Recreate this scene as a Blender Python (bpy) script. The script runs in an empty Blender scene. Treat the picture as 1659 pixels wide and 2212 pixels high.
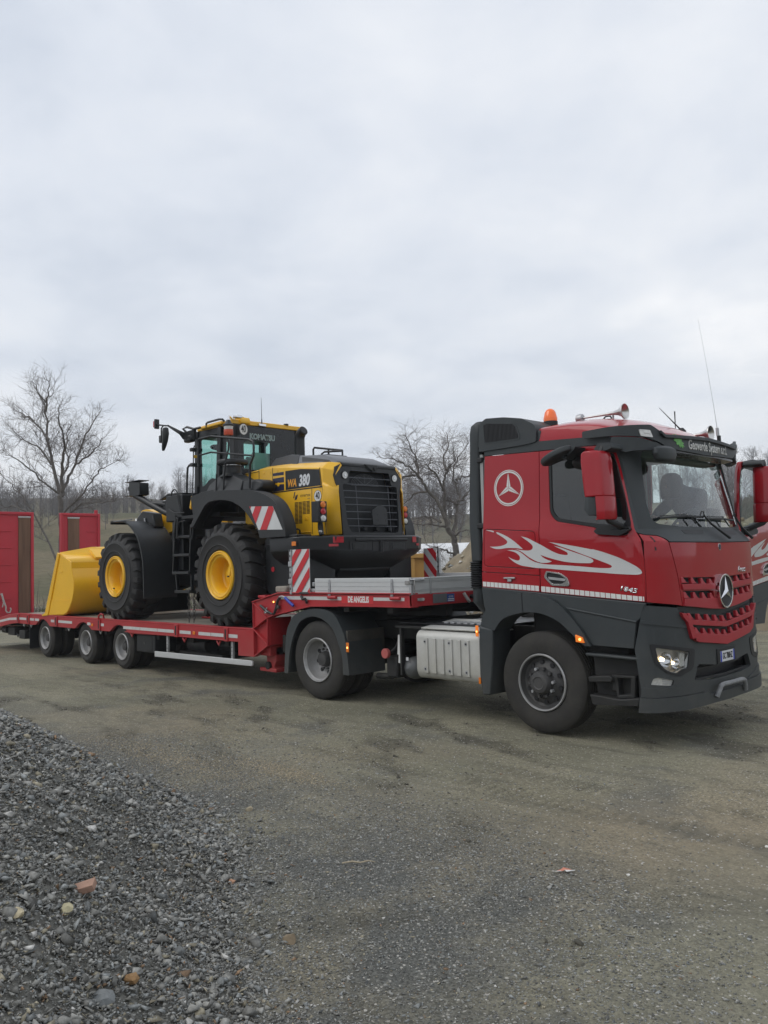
import bpy, bmesh, math, random
import numpy as np
from mathutils import Vector, Matrix, noise
from mathutils.geometry import tessellate_polygon, convex_hull_2d

random.seed(7)
RNG = np.random.default_rng(7)
scene = bpy.context.scene
COL = scene.collection
PI = math.pi

# ------------------------------------------------------------------ camera
cam_d = bpy.data.cameras.new("camera")
cam = bpy.data.objects.new("camera", cam_d)
COL.objects.link(cam)
CAM = Vector((5.0593, -8.3595, 1.8094))
_yaw, _pit, _rol = 2.366963, 0.059354, -0.027768
_f = Vector((math.cos(_yaw) * math.cos(_pit), math.sin(_yaw) * math.cos(_pit), math.sin(_pit)))
_r = Vector((math.sin(_yaw), -math.cos(_yaw), 0.0))
_u = _r.cross(_f)
_c, _s = math.cos(_rol), math.sin(_rol)
_r2 = _r * _c + _u * _s
_u2 = _u * _c - _r * _s
M = Matrix((_r2, _u2, -_f)).transposed().to_4x4()
M.translation = CAM
cam.matrix_world = M
cam_d.sensor_fit = 'VERTICAL'
cam_d.sensor_height = 36.0
cam_d.sensor_width = 27.0
cam_d.lens = 1790.87 / 2212.0 * 36.0
cam_d.clip_start = 0.1
cam_d.clip_end = 3000
scene.camera = cam

# ------------------------------------------------------------------ world: overcast sky
SUN_DIR = Vector((-0.55, -0.95, 1.25)).normalized()      # towards the bright side of the cloud cover
world = bpy.data.worlds.new("World")
scene.world = world
world.use_nodes = True
wn, wl = world.node_tree.nodes, world.node_tree.links
wn.clear()
w_out = wn.new("ShaderNodeOutputWorld")
w_bg = wn.new("ShaderNodeBackground")
w_sky = wn.new("ShaderNodeTexSky")
w_sky.sky_type = 'NISHITA'
w_sky.sun_disc = False
w_sky.sun_elevation = math.asin(SUN_DIR.z)
w_sky.sun_rotation = math.atan2(SUN_DIR.x, SUN_DIR.y)
w_sky.air_density = 1.5
w_sky.dust_density = 3.0
w_tc = wn.new("ShaderNodeTexCoord")
w_sep = wn.new("ShaderNodeSeparateXYZ")
wl.new(w_tc.outputs["Generated"], w_sep.inputs[0])
def wmath(op, a, b=None):
    n = wn.new("ShaderNodeMath"); n.operation = op
    for i, v in enumerate((a, b)):
        if v is None: continue
        if isinstance(v, (int, float)): n.inputs[i].default_value = v
        else: wl.new(v, n.inputs[i])
    return n.outputs[0]
_zz = wmath('ADD', wmath('MAXIMUM', w_sep.outputs[2], 0.0), 0.22)
w_comb = wn.new("ShaderNodeCombineXYZ")
wl.new(wmath('DIVIDE', w_sep.outputs[0], _zz), w_comb.inputs[0])
wl.new(wmath('DIVIDE', w_sep.outputs[1], _zz), w_comb.inputs[1])
def wnoise(scale, detail, rough, off, dist=0.0):
    mp = wn.new("ShaderNodeMapping"); mp.inputs["Location"].default_value = off
    mp.inputs["Rotation"].default_value = (0, 0, -0.78)
    mp.inputs["Scale"].default_value = (1.0, 1.0, 1.0)
    wl.new(w_comb.outputs[0], mp.inputs[0])
    n = wn.new("ShaderNodeTexNoise"); n.inputs["Scale"].default_value = scale
    n.inputs["Detail"].default_value = detail; n.inputs["Roughness"].default_value = rough
    n.inputs["Distortion"].default_value = dist
    wl.new(mp.outputs[0], n.inputs["Vector"])
    return n.outputs["Fac"]
w_ramp = wn.new("ShaderNodeValToRGB")
cr = w_ramp.color_ramp
cr.elements[0].position = 0.36; cr.elements[0].color = (0.590, 0.640, 0.725, 1)
cr.elements[1].position = 0.66; cr.elements[1].color = (0.930, 0.935, 0.950, 1)
e = cr.elements.new(0.46); e.color = (0.700, 0.740, 0.810, 1)
e = cr.elements.new(0.57); e.color = (0.800, 0.825, 0.870, 1)
_n = wmath('ADD', wmath('MULTIPLY', wnoise(0.9, 3.0, 0.5, (3.1, 1.7, 0)), 0.6),
           wmath('MULTIPLY', wnoise(2.9, 7.0, 0.56, (0.4, 5.2, 0), 0.2), 0.4))
wl.new(_n, w_ramp.inputs[0])
w_gain = wn.new("ShaderNodeMixRGB"); w_gain.blend_type = 'MIX'
w_sky_s = wn.new("ShaderNodeMixRGB"); w_sky_s.blend_type = 'MULTIPLY'; w_sky_s.inputs[0].default_value = 1
w_sky_s.inputs[2].default_value = (0.10, 0.10, 0.10, 1)
wl.new(w_sky.outputs[0], w_sky_s.inputs[1])
w_gain.inputs[0].default_value = 0.93
wl.new(w_sky_s.outputs[0], w_gain.inputs[1])
wl.new(w_ramp.outputs[0], w_gain.inputs[2])
w_bg.inputs["Strength"].default_value = 1.0
wl.new(w_gain.outputs[0], w_bg.inputs["Color"])
wl.new(w_bg.outputs[0], w_out.inputs["Surface"])

# ------------------------------------------------------------------ sun through the cloud
sun_d = bpy.data.lights.new("sun", 'SUN')
sun_d.energy = 0.75
sun_d.angle = math.radians(35)
sun_d.color = (1.0, 0.97, 0.93)
sun = bpy.data.objects.new("sun", sun_d)
COL.objects.link(sun)
sun.rotation_euler = SUN_DIR.to_track_quat('Z', 'Y').to_euler()

# ------------------------------------------------------------------ render set-up
scene.render.engine = 'CYCLES'
scene.view_settings.view_transform = 'Standard'
scene.view_settings.look = 'None'
scene.view_settings.exposure = 0.20
scene.view_settings.gamma = 1.0
scene.view_settings.use_curve_mapping = False
cy = scene.cycles
cy.max_bounces = 6
cy.diffuse_bounces = 3
cy.glossy_bounces = 3
cy.transmission_bounces = 5
cy.transparent_max_bounces = 12
cy.volume_bounces = 1
cy.volume_step_rate = 4
cy.use_denoising = True
cy.caustics_reflective = False
cy.caustics_refractive = False

# ------------------------------------------------------------------ materials
def mat(name, col, rough=0.5, metal=0.0, var=0.10, scale=3.0, bump=0.0, bscale=60.0,
        dirt=0.0, dirtcol=(0.16, 0.14, 0.11), coat=0.0, emit=None, emits=0.0, spec=0.5, stretch=None, low=None):
    m = bpy.data.materials.new(name); m.use_nodes = True
    nt = m.node_tree; N, L = nt.nodes, nt.links
    b = N["Principled BSDF"]
    b.inputs["Roughness"].default_value = rough
    b.inputs["Metallic"].default_value = metal
    b.inputs["Specular IOR Level"].default_value = spec
    b.inputs["Coat Weight"].default_value = coat
    b.inputs["Coat Roughness"].default_value = 0.035
    tc = N.new("ShaderNodeTexCoord")
    src = tc.outputs["Object"]
    if stretch:
        mp = N.new("ShaderNodeMapping"); mp.inputs["Scale"].default_value = stretch
        L.new(src, mp.inputs[0]); src = mp.outputs[0]
    n = N.new("ShaderNodeTexNoise"); n.inputs["Scale"].default_value = scale
    n.inputs["Detail"].default_value = 6; n.inputs["Roughness"].default_value = 0.6
    L.new(src, n.inputs["Vector"])
    mr = N.new("ShaderNodeMapRange"); mr.inputs[1].default_value = 0.3; mr.inputs[2].default_value = 0.7
    L.new(n.outputs["Fac"], mr.inputs[0])
    mx = N.new("ShaderNodeMixRGB")
    mx.inputs[1].default_value = tuple(c * (1 - var) for c in col) + (1,)
    mx.inputs[2].default_value = tuple(min(1, c * (1 + var)) for c in col) + (1,)
    L.new(mr.outputs[0], mx.inputs[0])
    out = mx.outputs[0]
    if dirt > 0 or low:
        n2 = N.new("ShaderNodeTexNoise"); n2.inputs["Scale"].default_value = 5.0
        n2.inputs["Detail"].default_value = 9; n2.inputs["Roughness"].default_value = 0.7
        L.new(tc.outputs["Object"], n2.inputs["Vector"])
        m2 = N.new("ShaderNodeMapRange"); m2.inputs[1].default_value = 0.42; m2.inputs[2].default_value = 0.75
        m2.inputs[3].default_value = dirt * 0.25; m2.inputs[4].default_value = dirt
        L.new(n2.outputs["Fac"], m2.inputs[0])
        fac = m2.outputs[0]
        if low:      # road spray: thicker towards the bottom of the part (z0 dirty .. z1 clean)
            sp = N.new("ShaderNodeSeparateXYZ"); L.new(tc.outputs["Object"], sp.inputs[0])
            m3 = N.new("ShaderNodeMapRange")
            m3.inputs[1].default_value = low[0]; m3.inputs[2].default_value = low[1]
            m3.inputs[3].default_value = low[2]; m3.inputs[4].default_value = 0.0
            L.new(sp.outputs[2], m3.inputs[0])
            ml = N.new("ShaderNodeMath"); ml.operation = 'MULTIPLY'
            L.new(m3.outputs[0], ml.inputs[0])
            m4 = N.new("ShaderNodeMapRange"); m4.inputs[1].default_value = 0.3; m4.inputs[2].default_value = 0.6
            m4.inputs[3].default_value = 0.45
            L.new(n2.outputs["Fac"], m4.inputs[0]); L.new(m4.outputs[0], ml.inputs[1])
            ad = N.new("ShaderNodeMath"); ad.operation = 'ADD'; ad.use_clamp = True
            L.new(fac, ad.inputs[0]); L.new(ml.outputs[0], ad.inputs[1]); fac = ad.outputs[0]
        md = N.new("ShaderNodeMixRGB"); md.inputs[2].default_value = tuple(dirtcol) + (1,)
        L.new(fac, md.inputs[0]); L.new(out, md.inputs[1]); out = md.outputs[0]
        mrr = N.new("ShaderNodeMapRange"); mrr.inputs[3].default_value = rough; mrr.inputs[4].default_value = 0.85
        L.new(fac, mrr.inputs[0]); L.new(mrr.outputs[0], b.inputs["Roughness"])
        if metal > 0:
            mm = N.new("ShaderNodeMapRange"); mm.inputs[3].default_value = metal; mm.inputs[4].default_value = 0.0
            L.new(fac, mm.inputs[0]); L.new(mm.outputs[0], b.inputs["Metallic"])
    L.new(out, b.inputs["Base Color"])
    if bump > 0:
        n3 = N.new("ShaderNodeTexNoise"); n3.inputs["Scale"].default_value = bscale
        n3.inputs["Detail"].default_value = 4
        L.new(src, n3.inputs["Vector"])
        bp = N.new("ShaderNodeBump"); bp.inputs["Strength"].default_value = bump; bp.inputs["Distance"].default_value = 0.01
        L.new(n3.outputs["Fac"], bp.inputs["Height"]); L.new(bp.outputs[0], b.inputs["Normal"])
    if emit:
        b.inputs["Emission Color"].default_value = tuple(emit) + (1,)
        b.inputs["Emission Strength"].default_value = emits
    return m

def glass_mat(name, tint, mixt, rough=0.02, dark=(0.02, 0.025, 0.025), refl=0.05):
    """thin pane: part clear tinted, part dark body, mirror-like reflection on top"""
    m = bpy.data.materials.new(name); m.use_nodes = True
    N, L = m.node_tree.nodes, m.node_tree.links
    N.clear()
    o = N.new("ShaderNodeOutputMaterial"); t = N.new("ShaderNodeBsdfTransparent"); t.inputs[0].default_value = tint + (1,)
    dd = N.new("ShaderNodeBsdfDiffuse"); dd.inputs[0].default_value = dark + (1,)
    m1 = N.new("ShaderNodeMixShader"); m1.inputs[0].default_value = 1 - mixt
    L.new(t.outputs[0], m1.inputs[1]); L.new(dd.outputs[0], m1.inputs[2])
    g = N.new("ShaderNodeBsdfGlossy"); g.inputs["Roughness"].default_value = rough
    lw = N.new("ShaderNodeLayerWeight"); lw.inputs[0].default_value = 0.5
    pw = N.new("ShaderNodeMath"); pw.operation = 'POWER'; pw.inputs[1].default_value = 4.0; L.new(lw.outputs["Facing"], pw.inputs[0])
    fr = N.new("ShaderNodeMath"); fr.operation = 'MULTIPLY_ADD'; fr.inputs[1].default_value = 0.94; fr.inputs[2].default_value = refl
    L.new(pw.outputs[0], fr.inputs[0])
    tcn = N.new("ShaderNodeTexCoord"); nn = N.new("ShaderNodeTexNoise"); nn.inputs["Scale"].default_value = 1.3
    L.new(tcn.outputs["Object"], nn.inputs["Vector"])
    bp = N.new("ShaderNodeBump"); bp.inputs["Strength"].default_value = 0.08; bp.inputs["Distance"].default_value = 0.05
    L.new(nn.outputs["Fac"], bp.inputs["Height"]); L.new(bp.outputs[0], g.inputs["Normal"])
    m2 = N.new("ShaderNodeMixShader")
    L.new(fr.outputs[0], m2.inputs[0]); L.new(m1.outputs[0], m2.inputs[1]); L.new(g.outputs[0], m2.inputs[2])
    L.new(m2.outputs[0], o.inputs[0])
    return m

DUST = (0.20, 0.175, 0.135)
MT = dict(
    red=mat("truck_red_paint", (0.35, 0.005, 0.013), 0.34, 0, 0.05, 2, coat=0.75, spec=0.15, dirt=0.035, dirtcol=(0.22, 0.10, 0.09), low=(1.3, 2.0, 0.10)),
    redgrille=mat("red_grille_plastic", (0.38, 0.012, 0.024), 0.42, 0, 0.06, 3, dirt=0.10, dirtcol=(0.24, 0.12, 0.10)),
    tred=mat("trailer_red_paint", (0.40, 0.012, 0.020), 0.42, 0, 0.08, 2.5, coat=0.15, dirt=0.20, dirtcol=(0.22, 0.10, 0.08), low=(0.45, 0.9, 0.25), bump=0.02),
    rred=mat("ramp_red_paint", (0.46, 0.025, 0.045), 0.55, 0, 0.08, 1.5, dirt=0.14, dirtcol=(0.30, 0.10, 0.10)),
    grey=mat("dark_grey_plastic", (0.026, 0.033, 0.037), 0.52, 0, 0.10, 4, dirt=0.12, dirtcol=(0.12, 0.115, 0.10), bump=0.04, bscale=300, low=(0.3, 1.1, 0.28)),
    lampback=mat("lamp_reflector_bright", (0.80, 0.81, 0.82), 0.25, 0.25, 0.25, 9),
    barg=mat("grille_wire_grey", (0.075, 0.08, 0.09), 0.4, 0.2, 0.1, 9),
    flap=mat("dusty_mud_flap", (0.05, 0.048, 0.044), 0.85, 0, 0.2, 4, dirt=0.6, dirtcol=(0.115, 0.105, 0.085)),
    blk=mat("black_plastic", (0.009, 0.010, 0.012), 0.5, 0, 0.2, 5, dirt=0.10, dirtcol=(0.06, 0.058, 0.052)),
    black_gloss=mat("black_gloss", (0.010, 0.012, 0.014), 0.25, 0, 0.1, 3, dirt=0.06, dirtcol=(0.06, 0.058, 0.052)),
    chassis=mat("chassis_black", (0.010, 0.011, 0.012), 0.6, 0, 0.3, 6, dirt=0.45, dirtcol=(0.050, 0.045, 0.036)),
    rubber=mat("tyre_rubber", (0.020, 0.0195, 0.019), 0.8, 0, 0.18, 4, dirt=0.55, dirtcol=(0.068, 0.061, 0.048), bump=0.10, bscale=90),
    lrubber=mat("loader_tyre_rubber", (0.013, 0.013, 0.014), 0.62, 0, 0.2, 3, dirt=0.32, dirtcol=(0.055, 0.050, 0.042), bump=0.08, bscale=60),
    rim=mat("grey_steel_rim", (0.33, 0.33, 0.33), 0.5, 0.4, 0.15, 8, dirt=0.45, dirtcol=(0.17, 0.155, 0.13)),
    rimdark=mat("dirty_dark_rim", (0.075, 0.075, 0.077), 0.5, 0.5, 0.2, 8, dirt=0.55, dirtcol=(0.07, 0.065, 0.055)),
    rimlip=mat("rim_lip_steel", (0.42, 0.42, 0.42), 0.4, 0.7, 0.15, 8, dirt=0.35, dirtcol=(0.2, 0.19, 0.17)),
    chrome=mat("chrome", (0.75, 0.75, 0.76), 0.12, 1.0, 0.04, 5),
    trumpet=mat("brushed_horn_steel", (0.58, 0.57, 0.55), 0.28, 1.0, 0.08, 15),
    steel=mat("galvanised_steel", (0.45, 0.46, 0.47), 0.42, 0.7, 0.18, 12, dirt=0.2, dirtcol=(0.25, 0.24, 0.22)),
    alu=mat("aluminium_profile", (0.60, 0.61, 0.61), 0.42, 0.35, 0.06, 2.5, stretch=(1, 1, 10), dirt=0.18, dirtcol=(0.40, 0.39, 0.36)),
    tank=mat("painted_tank_silver", (0.55, 0.55, 0.52), 0.45, 0.25, 0.06, 4, dirt=0.28, dirtcol=(0.28, 0.26, 0.20), low=(0.4, 0.85, 0.45)),
    lyel=mat("loader_yellow", (0.86, 0.48, 0.018), 0.36, 0, 0.04, 2, coat=0.25, dirt=0.05, dirtcol=(0.4, 0.26, 0.08)),
    lblk=mat("loader_black_paint", (0.008, 0.0095, 0.011), 0.40, 0, 0.12, 4, dirt=0.05, dirtcol=(0.05, 0.05, 0.045)),
    lgrey=mat("loader_dark_grey_plastic", (0.016, 0.018, 0.020), 0.48, 0, 0.12, 4, bump=0.05, bscale=300, dirt=0.07, dirtcol=(0.085, 0.082, 0.075)),
    hgrey=mat("loader_hood_grey", (0.13, 0.135, 0.145), 0.42, 0.1, 0.08, 3),
    navy=mat("navy_decal", (0.020, 0.022, 0.055), 0.4, 0, 0.05),
    white=mat("white_decal", (0.68, 0.68, 0.66), 0.45, 0, 0.04),
    silver=mat("silver_decal", (0.58, 0.59, 0.59), 0.4, 0.1, 0.04),
    bright_silver=mat("bright_letter_silver", (0.66, 0.67, 0.68), 0.3, 0.3, 0.03),
    ink=mat("black_ink", (0.012, 0.012, 0.014), 0.5, 0, 0.05),
    orange_letter=mat("orange_letter", (0.75, 0.33, 0.02), 0.4, 0, 0.03),
    signred=mat("reflective_red", (0.55, 0.02, 0.03), 0.35, 0, 0.05, dirt=0.08),
    signwhite=mat("reflective_white", (0.62, 0.63, 0.63), 0.35, 0, 0.05, dirt=0.15, dirtcol=(0.45, 0.44, 0.42)),
    tape=mat("reflective_tape_silver", (0.58, 0.58, 0.57), 0.38, 0, 0.06, 9, dirt=0.35, dirtcol=(0.33, 0.31, 0.27)),
    blue=mat("blue_plastic", (0.02, 0.05, 0.40), 0.4),
    green=mat("leaf_green", (0.13, 0.42, 0.09), 0.45, 0, 0.25, 20),
    wood=mat("weathered_wood", (0.145, 0.085, 0.055), 0.8, 0, 0.35, 9, stretch=(1, 1, 0.08), bump=0.15, bscale=40),
    deckwood=mat("deck_hardwood", (0.23, 0.205, 0.17), 0.8, 0, 0.3, 6, stretch=(0.12, 1, 1), dirt=0.6, dirtcol=(0.33, 0.31, 0.26), bump=0.15),
    amber=mat("amber_lens", (0.75, 0.20, 0.02), 0.25, 0, 0.1, 30, coat=0.5),
    amber_on=mat("amber_lens_lit", (0.75, 0.20, 0.02), 0.3, emit=(1.0, 0.22, 0.03), emits=0.3),
    amber_dot=mat("amber_lamp_filament", (1, 0.5, 0.1), 0.3, emit=(1.0, 0.45, 0.12), emits=2.5),
    beacon=mat("beacon_orange", (0.85, 0.16, 0.02), 0.2, 0, 0.06, 20, coat=0.6, emit=(1.0, 0.15, 0.02), emits=0.12),
    redlens=mat("red_lens", (0.45, 0.02, 0.03), 0.25, 0, 0.1, 30, coat=0.5),
    redref=mat("red_reflector", (0.42, 0.015, 0.025), 0.3, 0, 0.05, 30, coat=0.4),
    whitelens=mat("clear_lens", (0.62, 0.62, 0.60), 0.15, 0.2, 0.2, 40, coat=0.8),
    lampglow=mat("lamp_filament_glow", (1, 0.8, 0.5), 0.3, emit=(1.0, 0.72, 0.38), emits=9.0),
    mirrorglass=mat("mirror_glass", (0.6, 0.65, 0.65), 0.03, 1.0, 0.02),
    seatcloth=mat("dark_seat_cloth", (0.035, 0.042, 0.045), 0.85, 0, 0.2, 12, bump=0.1),
    dashgrey=mat("dash_grey", (0.10, 0.105, 0.105), 0.7, 0, 0.1),
    lining=mat("cab_lining_grey", (0.34, 0.36, 0.35), 0.8, 0, 0.08),
    brown=mat("dark_brown_panel", (0.055, 0.028, 0.028), 0.6),
    chain=mat("chain_steel", (0.10, 0.095, 0.09), 0.5, 0.7, 0.2, 20, dirt=0.3),
    strap=mat("dirty_white_strap", (0.42, 0.41, 0.39), 0.8, 0, 0.25, 30),
    hose=mat("hose_black", (0.018, 0.018, 0.02), 0.55),
    purple=mat("primer_shadow_paint", (0.05, 0.03, 0.035), 0.5),
    plate=mat("plate_white", (0.62, 0.63, 0.64), 0.35),
    radiator=mat("radiator_core", (0.022, 0.024, 0.026), 0.6, 0.3, 0.3, 60),
)
MT['glass_side'] = glass_mat("side_window_glass", (0.35, 0.42, 0.40), 0.35, dark=(0.012, 0.016, 0.016), refl=0.10)
MT['glass_ws'] = glass_mat("windscreen_glass", (0.66, 0.78, 0.75), 0.93, dark=(0.10, 0.12, 0.12), refl=0.10)
MT['glass_green'] = glass_mat("tinted_green_glass", (0.60, 0.84, 0.78), 0.95, dark=(0.05, 0.09, 0.08))
MT['glass_lamp'] = glass_mat("lamp_cover", (0.92, 0.93, 0.93), 0.985, dark=(0.3, 0.3, 0.3))
MT['glass_door'] = glass_mat("door_glass", (0.80, 0.90, 0.88), 0.90, dark=(0.2, 0.25, 0.24))

# ------------------------------------------------------------------ object helpers
def inv_of(o):
    m = Matrix.Identity(4); chain = []
    while o: chain.append(o); o = o.parent
    for q in reversed(chain): m = m @ q.matrix_parent_inverse @ q.matrix_basis
    return m.inverted()

def tag(o, label=None, cat=None, group=None, kind=None):
    if label: o['label'] = label
    if cat: o['category'] = cat
    if group: o['group'] = group
    if kind: o['kind'] = kind
    return o

def empty(name, loc=(0, 0, 0), parent=None, **k):
    o = bpy.data.objects.new(name, None); COL.objects.link(o)
    o.empty_display_size = 0.3
    o.location = loc
    if parent:
        o.parent = parent; o.matrix_parent_inverse = inv_of(parent)
    return tag(o, **k)

def link(name, me, m, parent=None, loc=(0, 0, 0), rot=(0, 0, 0), world=True):
    o = bpy.data.objects.new(name, me); COL.objects.link(o)
    if m is not None and not me.materials: me.materials.append(m)
    o.location = loc; o.rotation_euler = rot
    if parent:
        o.parent = parent
        if world: o.matrix_parent_inverse = inv_of(parent)
    return o

def copy_tree(o, parent=None):
    c = o.copy(); COL.objects.link(c)
    if parent: c.parent = parent
    for ch in list(o.children): copy_tree(ch, c)
    return c

def smooth(me, ang=35):
    me.polygons.foreach_set("use_smooth", [True] * len(me.polygons))
    try: me.set_sharp_from_angle(angle=math.radians(ang))
    except Exception: pass

def bev(o, w, seg=2, ang=32):
    if w > 0:
        b = o.modifiers.new("bevel", 'BEVEL'); b.width = w; b.segments = seg
        b.limit_method = 'ANGLE'; b.angle_limit = math.radians(ang); b.use_clamp_overlap = True
        b.harden_normals = False
    return o

class G:
    """collects simple shapes into one mesh"""
    def __init__(s): s.v = []; s.f = []
    def add(s, v, f):
        n = len(s.v); s.v += [tuple(q) for q in v]; s.f += [tuple(i + n for i in q) for q in f]; return s
    def box(s, a, b):
        x0, y0, z0 = [min(a[i], b[i]) for i in range(3)]; x1, y1, z1 = [max(a[i], b[i]) for i in range(3)]
        return s.add([(x0, y0, z0), (x1, y0, z0), (x1, y1, z0), (x0, y1, z0), (x0, y0, z1), (x1, y0, z1), (x1, y1, z1), (x0, y1, z1)],
                     [(0, 3, 2, 1), (4, 5, 6, 7), (0, 1, 5, 4), (1, 2, 6, 5), (2, 3, 7, 6), (3, 0, 4, 7)])
    def obox(s, c, size, R):
        h = Vector(size) / 2
        vs = [Vector(c) + R @ Vector((sx * h.x, sy * h.y, sz * h.z)) for sz in (-1, 1) for sx, sy in ((-1, -1), (1, -1), (1, 1), (-1, 1))]
        return s.add(vs, [(0, 3, 2, 1), (4, 5, 6, 7), (0, 1, 5, 4), (1, 2, 6, 5), (2, 3, 7, 6), (3, 0, 4, 7)])
    def bar(s, p, q, w, h, up=(0, 0, 1)):
        p, q = Vector(p), Vector(q); d = (q - p); L = d.length; d.normalize()
        u = Vector(up); r = d.cross(u)
        if r.length < 1e-4: r = d.cross(Vector((1, 0, 0)))
        r.normalize(); u = r.cross(d)
        R = Matrix((d, r, u)).transposed()
        return s.obox((p + q) / 2, (L, w, h), R)
    def cone(s, p, q, r0, r1, n=16, cap=True):
        p, q = Vector(p), Vector(q); d = (q - p).normalized()
        a = d.orthogonal().normalized(); b = d.cross(a)
        vs = []
        for c, r in ((p, r0), (q, r1)):
            for i in range(n):
                t = 2 * PI * i / n; vs.append(c + (a * math.cos(t) + b * math.sin(t)) * r)
        fs = [(i, (i + 1) % n, n + (i + 1) % n, n + i) for i in range(n)]
        if cap: fs += [tuple(reversed(range(n))), tuple(range(n, 2 * n))]
        return s.add(vs, fs)
    def cyl(s, p, q, r, n=16): return s.cone(p, q, r, r, n)
    def tube(s, pts, r, n=8, closed=False):
        pts = [Vector(p) for p in pts]; rs = r if isinstance(r, (list, tuple)) else [r] * len(pts)
        vs = []; fs = []; a = None; m = len(pts)
        for i, p in enumerate(pts):
            if closed: d = pts[(i + 1) % m] - pts[i - 1]
            else: d = pts[min(i + 1, m - 1)] - pts[max(i - 1, 0)]
            d.normalize()
            if a is None: a = d.orthogonal().normalized()
            a = (a - d * a.dot(d))
            if a.length < 1e-6: a = d.orthogonal()
            a.normalize(); b = d.cross(a)
            for k in range(n):
                t = 2 * PI * k / n; vs.append(p + (a * math.cos(t) + b * math.sin(t)) * rs[i])
        for i in range(m if closed else m - 1):
            j = (i + 1) % m
            for k in range(n):
                fs.append((i * n + k, i * n + (k + 1) % n, j * n + (k + 1) % n, j * n + k))
        if not closed: fs += [tuple(reversed(range(n))), tuple(range((m - 1) * n, m * n))]
        return s.add(vs, fs)
    def lathe(s, prof, c, axis='y', n=48, sg=1):
        """prof: list of (offset along axis, radius)"""
        vs = []; fs = []
        for o, r in prof:
            for i in range(n):
                t = 2 * PI * i / n; u, w = r * math.cos(t), r * math.sin(t)
                vs.append({'y': (c[0] + u, c[1] + o * sg, c[2] + w), 'x': (c[0] + o * sg, c[1] + u, c[2] + w), 'z': (c[0] + u, c[1] + w, c[2] + o * sg)}[axis])
        for j in range(len(prof) - 1):
            for i in range(n):
                fs.append((j * n + i, j * n + (i + 1) % n, (j + 1) * n + (i + 1) % n, (j + 1) * n + i))
        return s.add(vs, fs)
    def prism(s, poly, axis, a, b):
        """poly: 2-D outline in the plane across axis; a..b extent along it.  axis y: (x,z), x: (y,z), z: (x,y)"""
        def P(u, v, w): return {'y': (u, w, v), 'x': (w, u, v), 'z': (u, v, w)}[axis]
        n = len(poly); vs = [P(u, v, a) for u, v in poly] + [P(u, v, b) for u, v in poly]
        tri = tessellate_polygon([[Vector((u, v, 0)) for u, v in poly]])
        fs = [(i, (i + 1) % n, n + (i + 1) % n, n + i) for i in range(n)]
        fs += [tuple(t) for t in tri] + [tuple(n + i for i in reversed(t)) for t in tri]
        return s.add(vs, fs)
    def loft(s, rings, caps=True, closed=True):
        n = len(rings[0]); vs = [p for r in rings for p in r]; fs = []
        for j in range(len(rings) - 1):
            for i in range(n if closed else n - 1):
                fs.append((j * n + i, j * n + (i + 1) % n, (j + 1) * n + (i + 1) % n, (j + 1) * n + i))
        if caps: fs += [tuple(reversed(range(n))), tuple(range((len(rings) - 1) * n, len(rings) * n))]
        return s.add(vs, fs)
    def mesh(s, name, ang=35):
        me = bpy.data.meshes.new(name); me.from_pydata(s.v, [], s.f)
        bm = bmesh.new(); bm.from_mesh(me); bmesh.ops.recalc_face_normals(bm, faces=bm.faces); bm.to_mesh(me); bm.free()
        smooth(me, ang); return me
    def obj(s, name, m, parent=None, bevel=0.0, seg=2, ang=35, **k):
        me = s.mesh(name, ang)
        if isinstance(m, str): m = MT[m]
        o = link(name, me, m, parent, **k)
        return bev(o, bevel, seg)

def flat(poly, holes, fn, thick, steps_u=None, steps_v=None):
    """2-D outline with holes -> solid sheet mapped by fn(u, v, d) -> point.  d=0 outer face, d=-thick inner face"""
    loops = [list(poly)] + [list(h) for h in holes]
    pts = [q for l in loops for q in l]
    tri = tessellate_polygon([[Vector((u, v, 0)) for u, v in l] for l in loops])
    bm = bmesh.new()
    vs = [bm.verts.new((u, v, 0)) for u, v in pts]
    for t in tri:
        try: bm.faces.new([vs[i] for i in t])
        except ValueError: pass
    for ax, st in ((0, steps_u), (1, steps_v)):
        if st:
            for c in st:
                co = (c, 0, 0) if ax == 0 else (0, c, 0); no = (1, 0, 0) if ax == 0 else (0, 1, 0)
                bmesh.ops.bisect_plane(bm, geom=bm.verts[:] + bm.edges[:] + bm.faces[:], plane_co=co, plane_no=no, dist=1e-6)
    bm.normal_update()
    for f in bm.faces:
        if f.normal.z < 0: f.normal_flip()
    bm.verts.index_update()
    V = [(v.co.x, v.co.y) for v in bm.verts]
    F = [[v.index for v in f.verts] for f in bm.faces]
    B = []
    for e_ in bm.edges:
        if len(e_.link_faces) == 1:
            f = e_.link_faces[0]; ids = [v.index for v in f.verts]; a, b = e_.verts[0].index, e_.verts[1].index
            if ids[(ids.index(a) + 1) % len(ids)] != b: a, b = b, a
            B.append((a, b))
    bm.free()
    n = len(V)
    verts = [tuple(fn(u, v, 0.0)) for u, v in V]
    faces = [tuple(f) for f in F]
    if thick > 0:
        verts += [tuple(fn(u, v, -thick)) for u, v in V]
        faces += [tuple(i + n for i in reversed(f)) for f in F]
        faces += [(b, a, a + n, b + n) for a, b in B]
    g = G(); g.add(verts, faces); return g

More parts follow.
